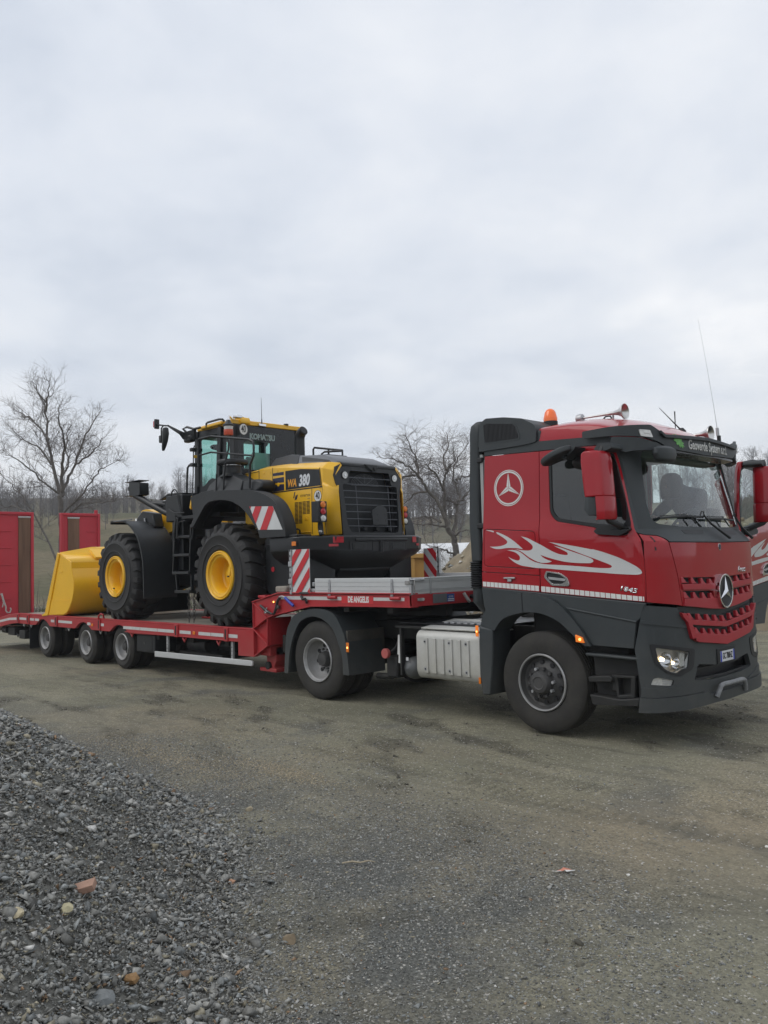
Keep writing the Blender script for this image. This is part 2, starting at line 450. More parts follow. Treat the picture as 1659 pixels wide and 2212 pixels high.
def round_poly(pts, r=0.02, n=4):
    out = []; m = len(pts)
    for i in range(m):
        p = Vector(pts[i]); a = Vector(pts[i - 1]); b = Vector(pts[(i + 1) % m])
        rr = r[i] if isinstance(r, (list, tuple)) else r
        da, db = (a - p), (b - p); k = min(rr, da.length * 0.48, db.length * 0.48)
        if k < 1e-4: out.append(tuple(p)); continue
        pa = p + da.normalized() * k; pb = p + db.normalized() * k
        for j in range(n + 1):
            t = j / n; q = pa * (1 - t) ** 2 + p * 2 * t * (1 - t) + pb * t * t
            out.append(tuple(q))
    return out

def catmull(pts, sub=6, closed=False):
    P = [Vector(p) for p in pts]; n = len(P); out = []
    rng = range(n) if closed else range(n - 1)
    for i in rng:
        a = P[i - 1] if (closed or i > 0) else P[0]; b = P[i]; c = P[(i + 1) % n]
        d = P[(i + 2) % n] if (closed or i < n - 2) else P[-1]
        for k in range(sub):
            t = k / sub
            out.append(0.5 * ((2 * b) + (c - a) * t + (2 * a - 5 * b + 4 * c - d) * t * t + (-a + 3 * b - 3 * c + d) * t ** 3))
    if not closed: out.append(P[-1])
    return out

def inset(poly, k):
    """move an outline inwards by k (shrink positive)"""
    n = len(poly); A = sum(poly[i][0] * poly[(i + 1) % n][1] - poly[(i + 1) % n][0] * poly[i][1] for i in range(n))
    sg = 1 if A > 0 else -1; out = []
    for i in range(n):
        p = Vector(poly[i]); a = (p - Vector(poly[i - 1])); b = (Vector(poly[(i + 1) % n]) - p)
        if a.length < 1e-7: a = b
        if b.length < 1e-7: b = a
        na = Vector((-a.y, a.x)).normalized() * sg; nb = Vector((-b.y, b.x)).normalized() * sg
        m = na + nb
        if m.length < 1e-4: m = na
        m.normalize(); c = max(0.35, m.dot(na)); out.append(tuple(p + m * k / c))
    return out

def text_mesh(txt, size, fn, thick=0.003, shear=0.0, bold=0.0, sx=1.0, align='CENTER', spacing=1.0):
    c = bpy.data.curves.new("lettering", 'FONT'); c.body = txt; c.size = size; c.shear = shear; c.offset = bold
    c.align_x = align; c.align_y = 'CENTER'; c.resolution_u = 3; c.space_character = spacing
    o = bpy.data.objects.new("lettering", c)
    COL.objects.link(o)
    dg = bpy.context.evaluated_depsgraph_get(); dg.update()
    me = bpy.data.meshes.new_from_object(o.evaluated_get(dg))
    bpy.data.objects.remove(o); bpy.data.curves.remove(c)
    bm = bmesh.new(); bm.from_mesh(me)
    r = bmesh.ops.extrude_face_region(bm, geom=bm.faces[:]) if thick > 0 else None
    if r:
        for v in [q for q in r['geom'] if isinstance(q, bmesh.types.BMVert)]: v.co.z -= thick
    for v in bm.verts: v.co = Vector(fn(v.co.x * sx, v.co.y, v.co.z))
    bmesh.ops.recalc_face_normals(bm, faces=bm.faces)
    bm.to_mesh(me); bm.free(); me.materials.clear()
    me.name = "lettering"
    return me

# planar maps: u right, v up as seen by the camera side
def on_side(x0, z0, y, ang=0.0, sgn=1):           # plane y = const facing -y
    c, s_ = math.cos(ang), math.sin(ang)
    return lambda u, v, d: (x0 + (u * c - v * s_) * sgn, y - d * 1.0, z0 + u * s_ + v * c)
def side(y):                                       # (x,z) coordinates directly, outer face towards -y
    return lambda u, v, d: (u, y - d, v)
# ------------------------------------------------------------------ numeric noise for terrain
def vnoise(x, y, seed=0):
    xi = np.floor(x).astype(np.int64); yi = np.floor(y).astype(np.int64); fx = x - xi; fy = y - yi
    fx = fx * fx * (3 - 2 * fx); fy = fy * fy * (3 - 2 * fy)
    def h(a, b):
        n = (a * 374761393 + b * 668265263 + seed * 1442695041) & 0x7fffffff
        n = ((n ^ (n >> 13)) * 1274126177) & 0x7fffffff
        return ((n ^ (n >> 16)) & 0xffff) / 65535.0
    return (h(xi, yi) * (1 - fx) + h(xi + 1, yi) * fx) * (1 - fy) + (h(xi, yi + 1) * (1 - fx) + h(xi + 1, yi + 1) * fx) * fy
def fbm(x, y, o=4, seed=0):
    r = np.zeros_like(x, dtype=float); a = 0.5
    for i in range(o):
        r += a * (vnoise(x, y, seed + i) - 0.5); x = x * 2.03; y = y * 2.03; a *= 0.5
    return r
def sstep(a, b, x):
    t = np.clip((x - a) / (b - a), 0, 1); return t * t * (3 - 2 * t)

YAW0 = _yaw
def terrain(x, y):
    dx, dy = x - CAM.x, y - CAM.y
    r = np.hypot(dx, dy); phi = np.degrees((np.arctan2(dy, dx) - YAW0 + np.pi) % (2 * np.pi) - np.pi)
    A = 1.3 + 7.6 * sstep(7, 17, phi)
    z = A * sstep(42, 112, r) + (12 + 3 * sstep(10, -25, phi)) * sstep(135, 245, r)
    return z + fbm(x / 30, y / 30, 3, 5) * 1.6 * sstep(50, 120, r)

# pile outline on the ground
FOOT = [(4.4, -8.3), (3.2, -7.1), (2.26, -6.42), (1.42, -5.97), (0.62, -5.40), (-0.55, -4.92), (-1.7, -4.75), (-2.9, -5.1), (-3.5, -6.6), (-3.2, -8.6), (-1.5, -10.2), (1.0, -10.6), (3.0, -10.0)]
def pile_h(x, y):
    P = np.array(FOOT); n = len(P); dmin = np.full(x.shape, 1e9); inside = np.zeros(x.shape, bool)
    for i in range(n):
        a, b = P[i], P[(i + 1) % n]; e = b - a
        t = np.clip(((x - a[0]) * e[0] + (y - a[1]) * e[1]) / (e @ e), 0, 1)
        dmin = np.minimum(dmin, np.hypot(x - a[0] - t * e[0], y - a[1] - t * e[1]))
        c = ((a[1] > y) != (b[1] > y)) & (x < (b[0] - a[0]) * (y - a[1]) / (b[1] - a[1] + 1e-12) + a[0])
        inside ^= c
    dd = np.where(inside, dmin, 0) 
    dd = dd + 0.30 * fbm(x * 1.5, y * 1.5, 4, 11) * (dd > 0)
    dd = np.maximum(dd, 0)
    h = 1.6 * (1 - np.exp(-(dd / 1.70) ** 1.35))
    return np.where(inside, h, -1.0), np.where(inside, dmin, -dmin)

TRACKS = [[(-9, -2.2), (-4, -2.35), (0, -2.55), (3, -2.5), (6, -1.6), (9, .4)], [(-9, -2.75), (-4, -2.9), (0, -3.1), (3, -3.0), (6.2, -2.1), (9, -.1)],
          [(.5, -7.5), (2.2, -5.0), (4.2, -3.0), (7.0, -.8), (10, .8)], [(1.8, -7.9), (3.3, -5.5), (5.2, -3.6), (7.8, -1.5), (11, 0)], [(3.6, -6.5), (4.6, -3.4), (4.9, -1.0), (4.3, 1.8), (2.5, 5.0)]]
def track(x, y):
    r = np.zeros_like(x, dtype=float)
    for ti, T in enumerate(TRACKS):
        P = np.array([(v.x, v.y) for v in catmull([(a, b, 0) for a, b in T], 5)]); dm = np.full(x.shape, 1e9); al = np.zeros(x.shape); L0 = 0
        for i in range(len(P) - 1):
            a, b = P[i], P[i + 1]; e_ = b - a; l2 = e_ @ e_
            t = np.clip(((x - a[0]) * e_[0] + (y - a[1]) * e_[1]) / l2, 0, 1); d_ = np.hypot(x - a[0] - t * e_[0], y - a[1] - t * e_[1])
            m_ = d_ < dm; dm = np.where(m_, d_, dm); al = np.where(m_, L0 + t * math.sqrt(l2), al); L0 += math.sqrt(l2)
        w = np.clip(1 - dm / .17, 0, 1) ** .5; k = sstep(-.12, .16, fbm(x * .8 + ti * 3, y * .8, 3, 40 + ti))
        r = np.maximum(r, w * k * (.55 + .45 * np.sin(al * 2 * np.pi / .11))); r -= .45 * np.exp(-((dm - .21) / .05) ** 2) * k
    return r
def ground_z(x, y):
    dx, dy = x - CAM.x, y - CAM.y; r = np.hypot(dx, dy)
    near = 1 - sstep(25, 45, r)
    z = fbm(x * 0.9, y * 0.9, 3, 1) * 0.035 * near + fbm(x * 4.5, y * 4.5, 3, 2) * 0.016 * near
    # soft wheel ruts on the right of the yard, running along the lorry
    rut = fbm((x * 0.8 - y * 0.5) * 0.7, (x * 0.5 + y * 0.8) * 5, 3, 9)
    z += rut * 0.035 * sstep(0.5, 2.5, x) * near
    return z - 0.012 - track(x, y) * 0.022 * near

# --- ground sheet
def grid_mesh(name, xs, ys, zf, m):
    X, Y = np.meshgrid(xs, ys); Z = zf(X, Y)
    co = np.stack([X, Y, Z], -1).reshape(-1, 3)
    nx, ny = len(xs), len(ys)
    i = np.arange(ny - 1)[:, None] * nx + np.arange(nx - 1)[None, :]
    q = np.stack([i, i + 1, i + 1 + nx, i + nx], -1).reshape(-1, 4)
    me = bpy.data.meshes.new(name)
    me.vertices.add(len(co)); me.vertices.foreach_set("co", co.ravel())
    me.loops.add(q.size); me.loops.foreach_set("vertex_index", q.ravel())
    me.polygons.add(len(q)); me.polygons.foreach_set("loop_start", np.arange(0, q.size, 4)); me.polygons.foreach_set("loop_total", np.full(len(q), 4))
    me.update(calc_edges=True); me.polygons.foreach_set("use_smooth", [True] * len(q))
    return link(name, me, m)

def ground_material():
    m = bpy.data.materials.new("yard_mud_and_grit"); m.use_nodes = True
    N, L = m.node_tree.nodes, m.node_tree.links; b = N["Principled BSDF"]
    tc = N.new("ShaderNodeTexCoord"); src = tc.outputs["Object"]
    def noi(sc, det=5, ro=0.6, stretch=None, rot=0.0, off=(0, 0, 0), dist=0.0):
        s_ = src
        mp = N.new("ShaderNodeMapping"); mp.inputs["Rotation"].default_value = (0, 0, rot); mp.inputs["Location"].default_value = off
        if stretch: mp.inputs["Scale"].default_value = stretch
        L.new(src, mp.inputs[0])
        n = N.new("ShaderNodeTexNoise"); n.inputs["Scale"].default_value = sc; n.inputs["Detail"].default_value = det
        n.inputs["Roughness"].default_value = ro; n.inputs["Distortion"].default_value = dist; L.new(mp.outputs[0], n.inputs["Vector"]); return n.outputs["Fac"]
    def rng(f, a, c, lo=0, hi=1):
        r = N.new("ShaderNodeMapRange"); r.inputs[1].default_value = a; r.inputs[2].default_value = c
        r.inputs[3].default_value = lo; r.inputs[4].default_value = hi; L.new(f, r.inputs[0]); return r.outputs[0]
    def mix(f, a, c, mode='MIX'):
        x = N.new("ShaderNodeMixRGB"); x.blend_type = mode
        if isinstance(f, float): x.inputs[0].default_value = f
        else: L.new(f, x.inputs[0])
        for i, q in ((1, a), (2, c)):
            if isinstance(q, tuple): x.inputs[i].default_value = q + (1,)
            else: L.new(q, x.inputs[i])
        return x.outputs[0]
    big = noi(0.35, 4, 0.55, (1, 2.0, 1), 0.5)
    base = mix(rng(big, 0.38, 0.62), (0.178, 0.172, 0.124), (0.248, 0.234, 0.172))
    warm = noi(0.22, 3, 0.5, None, 0, (4, 2, 0))
    base = mix(rng(warm, 0.5, 0.72, 0, 0.55), base, (0.265, 0.215, 0.150))
    streak = noi(1.4, 6, 0.65, (0.35, 2.4, 1), 0.25, (0, 3, 0), 0.4)      # damp churned streaks
    base = mix(rng(streak, 0.54, 0.68, 0, 0.62), base, (0.120, 0.115, 0.088))
    streak2 = noi(5.0, 6, 0.7, (0.5, 2.0, 1), -0.35, (7, 0, 0))
    base = mix(rng(streak2, 0.56, 0.72, 0, 0.55), base, (0.088, 0.082, 0.064))
    # grey grit spread from the pile
    sp = N.new("ShaderNodeSeparateXYZ"); L.new(src, sp.inputs[0])
    gx = rng(sp.outputs[0], 4.0, 2.4); gy = rng(sp.outputs[1], -3.3, -4.8)
    gm = N.new("ShaderNodeMath"); gm.operation = 'MULTIPLY'; L.new(gx, gm.inputs[0]); L.new(gy, gm.inputs[1])
    gn = rng(noi(1.1, 5, 0.6, None, 0, (2, 8, 0)), 0.30, 0.54)
    gm2 = N.new("ShaderNodeMath"); gm2.operation = 'MULTIPLY'; L.new(gm.outputs[0], gm2.inputs[0]); L.new(gn, gm2.inputs[1])
    ga = N.new("ShaderNodeMath"); ga.operation = 'MAXIMUM'; L.new(gm2.outputs[0], ga.inputs[0]); L.new(rng(noi(0.8, 5, 0.6, None, 0, (9, 1, 0)), 0.54, 0.68, 0, 0.75), ga.inputs[1])
    base = mix(ga.outputs[0], base, (0.108, 0.110, 0.102))
    at = N.new("ShaderNodeAttribute"); at.attribute_name = "damp"
    base = mix(at.outputs["Fac"], base, (0.085, 0.080, 0.062))
    # single grains
    vo = N.new("ShaderNodeTexVoronoi"); vo.inputs["Scale"].default_value = 90; L.new(src, vo.inputs["Vector"])
    hs = N.new("ShaderNodeSeparateColor"); L.new(vo.outputs["Color"], hs.inputs[0])
    grain = mix(rng(hs.outputs[0], 0.0, 1.0), (0.45, 0.44, 0.42), (1.62, 1.60, 1.55))
    gritm = rng(noi(0.9, 5, 0.6, None, 0, (5, 5, 0)), 0.42, 0.60, 0.10, 0.60)
    gx2 = N.new("ShaderNodeMath"); gx2.operation = "MAXIMUM"; L.new(gritm, gx2.inputs[0]); L.new(gm2.outputs[0], gx2.inputs[1])
    gx3 = N.new("ShaderNodeMath"); gx3.operation = "MINIMUM"; gx3.inputs[1].default_value = 0.6; L.new(gx2.outputs[0], gx3.inputs[0])
    base = mix(gx3.outputs[0], base, grain, 'MULTIPLY')
    fine = noi(34, 5, 0.75)
    base = mix(0.5, base, mix(rng(fine, 0.3, 0.7), (0.55, 0.55, 0.53), (1.4, 1.4, 1.4)), 'MULTIPLY')
    pale = rng(hs.outputs[1], 0.965, 0.985)
    base = mix(pale, base, (0.42, 0.40, 0.36))
    L.new(base, b.inputs["Base Color"])
    b.inputs["Roughness"].default_value = 0.92
    b.inputs["Specular IOR Level"].default_value = 0.25
    bp = N.new("ShaderNodeBump"); bp.inputs["Strength"].default_value = 0.8; bp.inputs["Distance"].default_value = 0.012
    a1 = N.new("ShaderNodeMath"); a1.operation = 'ADD'; L.new(noi(22, 6, 0.7), a1.inputs[0])
    v2 = rng(vo.outputs["Distance"], 0, 0.8, 0.5, 0); L.new(v2, a1.inputs[1])
    L.new(a1.outputs[0], bp.inputs["Height"]); L.new(bp.outputs[0], b.inputs["Normal"])
    return m

_t = np.linspace(-1, 1, 620)
def warp(c): return c + np.sign(_t) * (np.abs(_t) * 9 + np.abs(_t) ** 7 * 432)
g_obj = grid_mesh("ground", warp(0.0), warp(-3.0), ground_z, ground_material())
_co = np.empty(len(g_obj.data.vertices) * 3); g_obj.data.vertices.foreach_get("co", _co); _co = _co.reshape(-1, 3); _x, _y = _co[:, 0], _co[:, 1]
_d = np.clip(track(_x, _y), 0, 1) * .55 + .75 * sstep(.06, .22, fbm(_x * 1.1 + 3, _y * 2.6 + _x * .7, 5, 61)) * sstep(-.08, .12, fbm(_x * .35, _y * .35, 3, 71)) + .35 * sstep(.12, .3, fbm(_x * 6, _y * 9, 3, 81))
_a = g_obj.data.attributes.new("damp", 'FLOAT', 'POINT'); _a.data.foreach_set("value", np.clip(_d, 0, .85).astype(np.float32))
tag(g_obj, 'muddy grey brown yard of mud and grit under the lorry', kind='structure')

# --- hills and field beyond the yard
def hill_material():
    m = bpy.data.materials.new("winter_field_grass"); m.use_nodes = True
    N, L = m.node_tree.nodes, m.node_tree.links; b = N["Principled BSDF"]
    tc = N.new("ShaderNodeTexCoord")
    n1 = N.new("ShaderNodeTexNoise"); n1.inputs["Scale"].default_value = 0.06; n1.inputs["Detail"].default_value = 6
    n2 = N.new("ShaderNodeTexNoise"); n2.inputs["Scale"].default_value = 1.6; n2.inputs["Detail"].default_value = 8; n2.inputs["Roughness"].default_value = 0.75
    L.new(tc.outputs["Object"], n1.inputs["Vector"]); L.new(tc.outputs["Object"], n2.inputs["Vector"])
    r = N.new("ShaderNodeValToRGB"); r.color_ramp.elements[0].position = 0.35; r.color_ramp.elements[0].color = (0.110, 0.110, 0.068, 1)
    r.color_ramp.elements[1].position = 0.62; r.color_ramp.elements[1].color = (0.205, 0.172, 0.118, 1)
    L.new(n1.outputs["Fac"], r.inputs[0])
    x = N.new("ShaderNodeMixRGB"); x.blend_type = 'MULTIPLY'; x.inputs[0].default_value = 0.7
    r2 = N.new("ShaderNodeValToRGB"); r2.color_ramp.elements[0].position = 0.3; r2.color_ramp.elements[0].color = (0.5, 0.5, 0.48, 1)
    r2.color_ramp.elements[1].position = 0.7; r2.color_ramp.elements[1].color = (1.3, 1.25, 1.2, 1)
    L.new(n2.outputs["Fac"], r2.inputs[0]); L.new(r.outputs[0], x.inputs[1]); L.new(r2.outputs[0], x.inputs[2])
    L.new(x.outputs[0], b.inputs["Base Color"]); b.inputs["Roughness"].default_value = 1.0
    b.inputs["Specular IOR Level"].default_value = 0.1
    return m
def polar_mesh(name, r0, r1, nr, p0, p1, npz, m):
    rr = r0 * (r1 / r0) ** np.linspace(0, 1, nr); ph = YAW0 + np.radians(np.linspace(p0, p1, npz))
    R_, P_ = np.meshgrid(rr, ph); X = CAM.x + R_ * np.cos(P_); Y = CAM.y + R_ * np.sin(P_); Z = terrain(X, Y) - 0.35 * (1 - sstep(38, 50, R_))
    co = np.stack([X, Y, Z], -1).reshape(-1, 3); i = np.arange(npz - 1)[:, None] * nr + np.arange(nr - 1)[None, :]
    q = np.stack([i, i + 1, i + 1 + nr, i + nr], -1).reshape(-1, 4)
    me = bpy.data.meshes.new(name)
    me.vertices.add(len(co)); me.vertices.foreach_set("co", co.ravel())
    me.loops.add(q.size); me.loops.foreach_set("vertex_index", q.ravel())
    me.polygons.add(len(q)); me.polygons.foreach_set("loop_start", np.arange(0, q.size, 4)); me.polygons.foreach_set("loop_total", np.full(len(q), 4))
    me.update(calc_edges=True); me.polygons.foreach_set("use_smooth", [True] * len(q))
    return link(name, me, m)
tag(polar_mesh("hills", 38, 420, 90, -75, 75, 160, hill_material()), 'brown winter field rising to low wooded hills', kind='structure')

# ------------------------------------------------------------------ stones
def stone_templates(n, flat_=0.45, npts=9, seed=3):
    rs = np.random.default_rng(seed); T = []
    for k in range(n):
        bm = bmesh.new()
        a = rs.uniform(0.55, 1.0); fl = rs.uniform(flat_ * 0.5, flat_ * 1.5)
        for i in range(npts):
            v = rs.normal(size=3); v /= np.linalg.norm(v); v *= rs.uniform(0.75, 1.0)
            bm.verts.new((v[0], v[1] * a, v[2] * fl))
        r = bmesh.ops.convex_hull(bm, input=bm.verts)
        for q in [v for v in bm.verts if not v.link_faces]: bm.verts.remove(q)
        bmesh.ops.triangulate(bm, faces=bm.faces); bm.verts.index_update()
        T.append((np.array([v.co[:] for v in bm.verts]), np.array([[v.index for v in f.verts] for f in bm.faces])))
        bm.free()
    return T
def stone_field(name, pos, size, nrm_tilt, cols, templates, m, lift=0.2):
    """one mesh of many single stones; pos (n,3), size (n,), cols (n,3)"""
    n = len(pos); k = RNG.integers(0, len(templates), n)
    yaw = RNG.uniform(0, 2 * np.pi, n); tx = RNG.normal(0, nrm_tilt, n); ty = RNG.normal(0, nrm_tilt, n)
    V = []; F = []; Cc = []; off = 0
    for t, (tv, tf) in enumerate(templates):
        idx = np.where(k == t)[0]
        if not len(idx): continue
        cz, sz = np.cos(yaw[idx]), np.sin(yaw[idx]); cx, sx = np.cos(tx[idx]), np.sin(tx[idx]); c_y, s_y = np.cos(ty[idx]), np.sin(ty[idx])
        v = tv[None] * size[idx][:, None, None]
        x, y, z = v[..., 0], v[..., 1], v[..., 2]
        x, y = x * cz[:, None] - y * sz[:, None], x * sz[:, None] + y * cz[:, None]
        y, z = y * cx[:, None] - z * sx[:, None], y * sx[:, None] + z * cx[:, None]
        x, z = x * c_y[:, None] + z * s_y[:, None], -x * s_y[:, None] + z * c_y[:, None]
        v = np.stack([x, y, z], -1) + pos[idx][:, None, :]; v[..., 2] += (size[idx] * lift)[:, None]
        nv = tv.shape[0]; V.append(v.reshape(-1, 3))
        F.append((tf[None] + (np.arange(len(idx)) * nv)[:, None, None] + off).reshape(-1, 3)); off += nv * len(idx)
        Cc.append(np.repeat(cols[idx], nv, axis=0))
    V = np.concatenate(V); F = np.concatenate(F); Cc = np.concatenate(Cc)
    me = bpy.data.meshes.new(name)
    me.vertices.add(len(V)); me.vertices.foreach_set("co", V.ravel())
    me.loops.add(F.size); me.loops.foreach_set("vertex_index", F.ravel())
    me.polygons.add(len(F)); me.polygons.foreach_set("loop_start", np.arange(0, F.size, 3)); me.polygons.foreach_set("loop_total", np.full(len(F), 3))
    me.update(calc_edges=True)
    a = me.color_attributes.new("stone_colour", 'FLOAT_COLOR', 'POINT')
    a.data.foreach_set("color", np.concatenate([Cc, np.ones((len(Cc), 1))], 1).astype(np.float32).ravel())
    return link(name, me, m)
def stone_material():
    m = bpy.data.materials.new("broken_stone"); m.use_nodes = True
    N, L = m.node_tree.nodes, m.node_tree.links; b = N["Principled BSDF"]
    a = N.new("ShaderNodeAttribute"); a.attribute_name = "stone_colour"
    tc = N.new("ShaderNodeTexCoord"); n = N.new("ShaderNodeTexNoise"); n.inputs["Scale"].default_value = 60; n.inputs["Detail"].default_value = 5
    L.new(tc.outputs["Object"], n.inputs["Vector"])
    r = N.new("ShaderNodeMapRange"); r.inputs[1].default_value = 0.3; r.inputs[2].default_value = 0.7; r.inputs[3].default_value = 0.72; r.inputs[4].default_value = 1.25
    L.new(n.outputs["Fac"], r.inputs[0])
    x = N.new("ShaderNodeVectorMath"); x.operation = 'SCALE'; L.new(a.outputs["Color"], x.inputs[0]); L.new(r.outputs[0], x.inputs["Scale"])
    L.new(x.outputs[0], b.inputs["Base Color"]); b.inputs["Roughness"].default_value = 0.75; b.inputs["Specular IOR Level"].default_value = 0.35
    return m
STONE = stone_material()
def stone_cols(n, warmth=0.08, lo=0.12, hi=0.38):
    g = RNG.uniform(lo, hi, n) ** 1.0
    c = np.stack([g * 1.0, g * 0.99, g * 0.91], -1)
    cool = RNG.random(n) < 0.25; c[cool] *= np.array([0.94, 0.99, 1.05])
    w = RNG.random(n) < warmth; k = w.sum(); b_ = RNG.uniform(0.16, 0.42, k)
    c[w] = np.stack([b_ * 1.0, b_ * 0.90, b_ * 0.66], -1)
    o = RNG.random(n) < warmth * 0.22; k = o.sum(); b_ = RNG.uniform(0.18, 0.34, k)
    c[o] = np.stack([b_, b_ * 0.66, b_ * 0.40], -1)
    wh = RNG.random(n) < warmth * 0.25; k = wh.sum(); b_ = RNG.uniform(0.45, 0.62, k)
    c[wh] = np.stack([b_, b_ * 0.98, b_ * 0.92], -1)
    return c

# base body of the pile
xs = np.linspace(-3.6, 4.6, 250); ys = np.linspace(-10.8, -4.7, 190)
pile = grid_mesh("gravel_pile", xs, ys, lambda X, Y: pile_h(X, Y)[0] * 1.0 - np.where(pile_h(X, Y)[1] < 0, 0, 0.012),
                 mat("gravel_fines", (0.15, 0.147, 0.130), 0.95, 0, 0.35, 25, bump=0.5, bscale=80))
bm = bmesh.new(); bm.from_mesh(pile.data)
bmesh.ops.delete(bm, geom=[v for v in bm.verts if v.co.z < -0.5], context='VERTS'); bm.to_mesh(pile.data); bm.free()
tag(pile, 'dark heap of fine grit beneath the crushed grey stone at lower left', 'gravel heap')

def cam_px(P):
    R_ = np.array([_r2[:], _u2[:], _f[:]]); q = (P - np.array(CAM[:])) @ R_.T
    return 829.5 + 1790.87 * q[:, 0] / q[:, 2], 1106 - 1790.87 * q[:, 1] / q[:, 2], q[:, 2]
def visible(P, mx=260, my=260):
    X, Y, Z = cam_px(P); return (Z > 0.3) & (X > -mx) & (X < 1659 + mx) & (Y < 2212 + my)

n = 390000
X = RNG.uniform(-3.4, 4.4, n); Y = RNG.uniform(-10.2, -4.75, n); Hh, Dd = pile_h(X, Y)
ok = (Hh > -0.5) | ((Dd > -0.42) & (RNG.random(n) < np.exp(np.minimum(Dd, 0) / 0.13)))
P3 = np.stack([X, Y, np.where(Hh > -0.5, Hh, ground_z(X, Y))], -1)
ok &= visible(P3)
far = np.hypot(X - CAM.x, Y - CAM.y)
ok &= RNG.random(n) < np.clip((4.6 / far) ** 1.6, 0.28, 1)
P3 = P3[ok]; far = far[ok]
print("stones", len(P3))
sz = np.exp(RNG.normal(math.log(0.0112), 0.52, len(P3))) * np.clip(far / 5.5, 0.85, 1.5)
big_ = RNG.random(len(P3)) < 0.035; sz[big_] *= 2.2
sz = np.clip(sz, 0.004, 0.055)
tmpl = stone_templates(14, 0.34, 7)
TP = stone_field("crushed_stone", P3, sz, 0.42, stone_cols(len(P3)), tmpl, STONE, 0.15)
tag(TP, 'crushed grey slate stones covering the heap at lower left', kind='stuff')

# loose chips spread over the yard
n = 300000
X = RNG.uniform(-3.5, 5.2, n); Y = RNG.uniform(-7.4, -1.8, n)
Hh, Dd = pile_h(X, Y)
dens = np.exp(np.minimum(Dd, 0) / 0.9) * 0.9 + 1.1 * sstep(4.2, 2.4, X) * sstep(-3.2, -4.9, Y) * sstep(0.38, 0.62, fbm(X * 0.8, Y * 0.8, 4, 21) + 0.5) + 0.02
dens += 0.35 * sstep(0.52, 0.66, fbm(X * 0.7 + 5, Y * 1.1, 4, 33) + 0.5) * sstep(-3.0, -4.4, Y)
P3 = np.stack([X, Y, ground_z(X, Y)], -1)
ok = (Hh < -0.5) & (RNG.random(n) < dens) & visible(P3, 120, 120)
P3 = P3[ok]
sz = np.clip(np.exp(RNG.normal(math.log(0.0068), 0.42, len(P3))), 0.003, 0.026)
tag(stone_field("scattered_grit", P3, sz, 0.25, stone_cols(len(P3), 0.07, 0.10, 0.36), stone_templates(8, 0.35, 7, 8), STONE, 0.12),
    'small grey chips strewn over the mud in front of the lorry', kind='stuff')
# patch of pale chippings by the heap
n = 9000
X = np.concatenate([RNG.normal(-0.95, 0.40, 3500), RNG.normal(-2.2, .8, 5500)]); Y = np.concatenate([RNG.normal(-3.85, 0.09, 3500), RNG.normal(-4.25, .16, 5500)])
P3 = np.stack([X, Y, ground_z(X, Y)], -1)
cc = RNG.uniform(0.22, 0.46, (n, 1)) * np.array([[1.0, 0.86, 0.60]])
tag(stone_field("pale_chippings", P3, np.clip(RNG.normal(0.0075, 0.003, n), 0.003, 0.018), 0.3, cc, stone_templates(5, 0.5, 7, 5), STONE, 0.1),
    'thin spill of pale yellow chippings on the mud behind the heap', kind='stuff')

# dark clods churned up along the wheel marks
n = 60000
X = RNG.uniform(-8, 9, n); Y = RNG.uniform(-6.5, 3.5, n)
dk = np.clip(track(X, Y) * -1.2, 0, 1) + .9 * sstep(.08, .2, fbm(X * 1.1 + 3, Y * 2.6 + X * .7, 5, 61)) * sstep(-.08, .12, fbm(X * .35, Y * .35, 3, 71))
P3 = np.stack([X, Y, ground_z(X, Y)], -1); ok = (RNG.random(n) < dk * .55) & (pile_h(X, Y)[0] < -.5) & visible(P3, 100, 100); P3 = P3[ok]
b_ = RNG.uniform(.06, .17, (len(P3), 1))
tag(stone_field("mud_clods", P3, np.clip(np.exp(RNG.normal(math.log(.012), .5, len(P3))), .004, .04), .3, b_ * np.array([[1.0, .93, .72]]), stone_templates(6, .5, 9, 15), STONE, .05),
    'small dark clods of mud along the wheel marks', kind='stuff')

# single stones one can point at
def lone_stone(name, x, y, r, col, label, cat='stone', flatk=0.7, seed=1, sc=(1, 1, 1)):
    rs = np.random.default_rng(seed); bm = bmesh.new()
    for i in range(26):
        v = rs.normal(size=3); v /= np.linalg.norm(v); v *= rs.uniform(0.86, 1.0)
        bm.verts.new((v[0] * r * sc[0], v[1] * r * sc[1], v[2] * r * flatk))
    bmesh.ops.convex_hull(bm, input=bm.verts)
    for q in [v for v in bm.verts if not v.link_faces]: bm.verts.remove(q)
    me = bpy.data.meshes.new(name); bm.to_mesh(me); bm.free()
    xa, ya = np.array([x]), np.array([y]); h, dd_ = pile_h(xa, ya); z = float(h[0]) if h[0] > -0.5 else float(ground_z(xa, ya)[0])
    o = link(name, me, mat(name + "_rock", col, 0.85, 0, 0.22, 30, bump=0.3, bscale=70), loc=(x, y, z + r * flatk * 0.45), rot=(0.2, 0.1, seed))
    return tag(o, label, cat)
def on_pile(px, py):
    """where a line of sight meets the heap"""
    d_ = _f + _r2 * ((px - 829.5) / 1790.87) - _u2 * ((py - 1106) / 1790.87)
    for i in range(600):
        t = 2.5 + i * 0.015; q = CAM + d_ * t; h = pile_h(np.array([q.x]), np.array([q.y]))[0][0]
        if q.z < max(h, 0): return q.x, q.y
    return q.x, q.y
a_, b_ = on_pile(285, 2125); lone_stone("brown_stone", a_, b_, 0.034, (0.27, 0.16, 0.07), 'rounded orange brown stone near the bottom of the grey heap', seed=2)
a_, b_ = on_pile(34, 1982); lone_stone("cream_stone", a_, b_, 0.036, (0.52, 0.45, 0.30), 'large cream coloured stone at the left edge of the heap', seed=4)
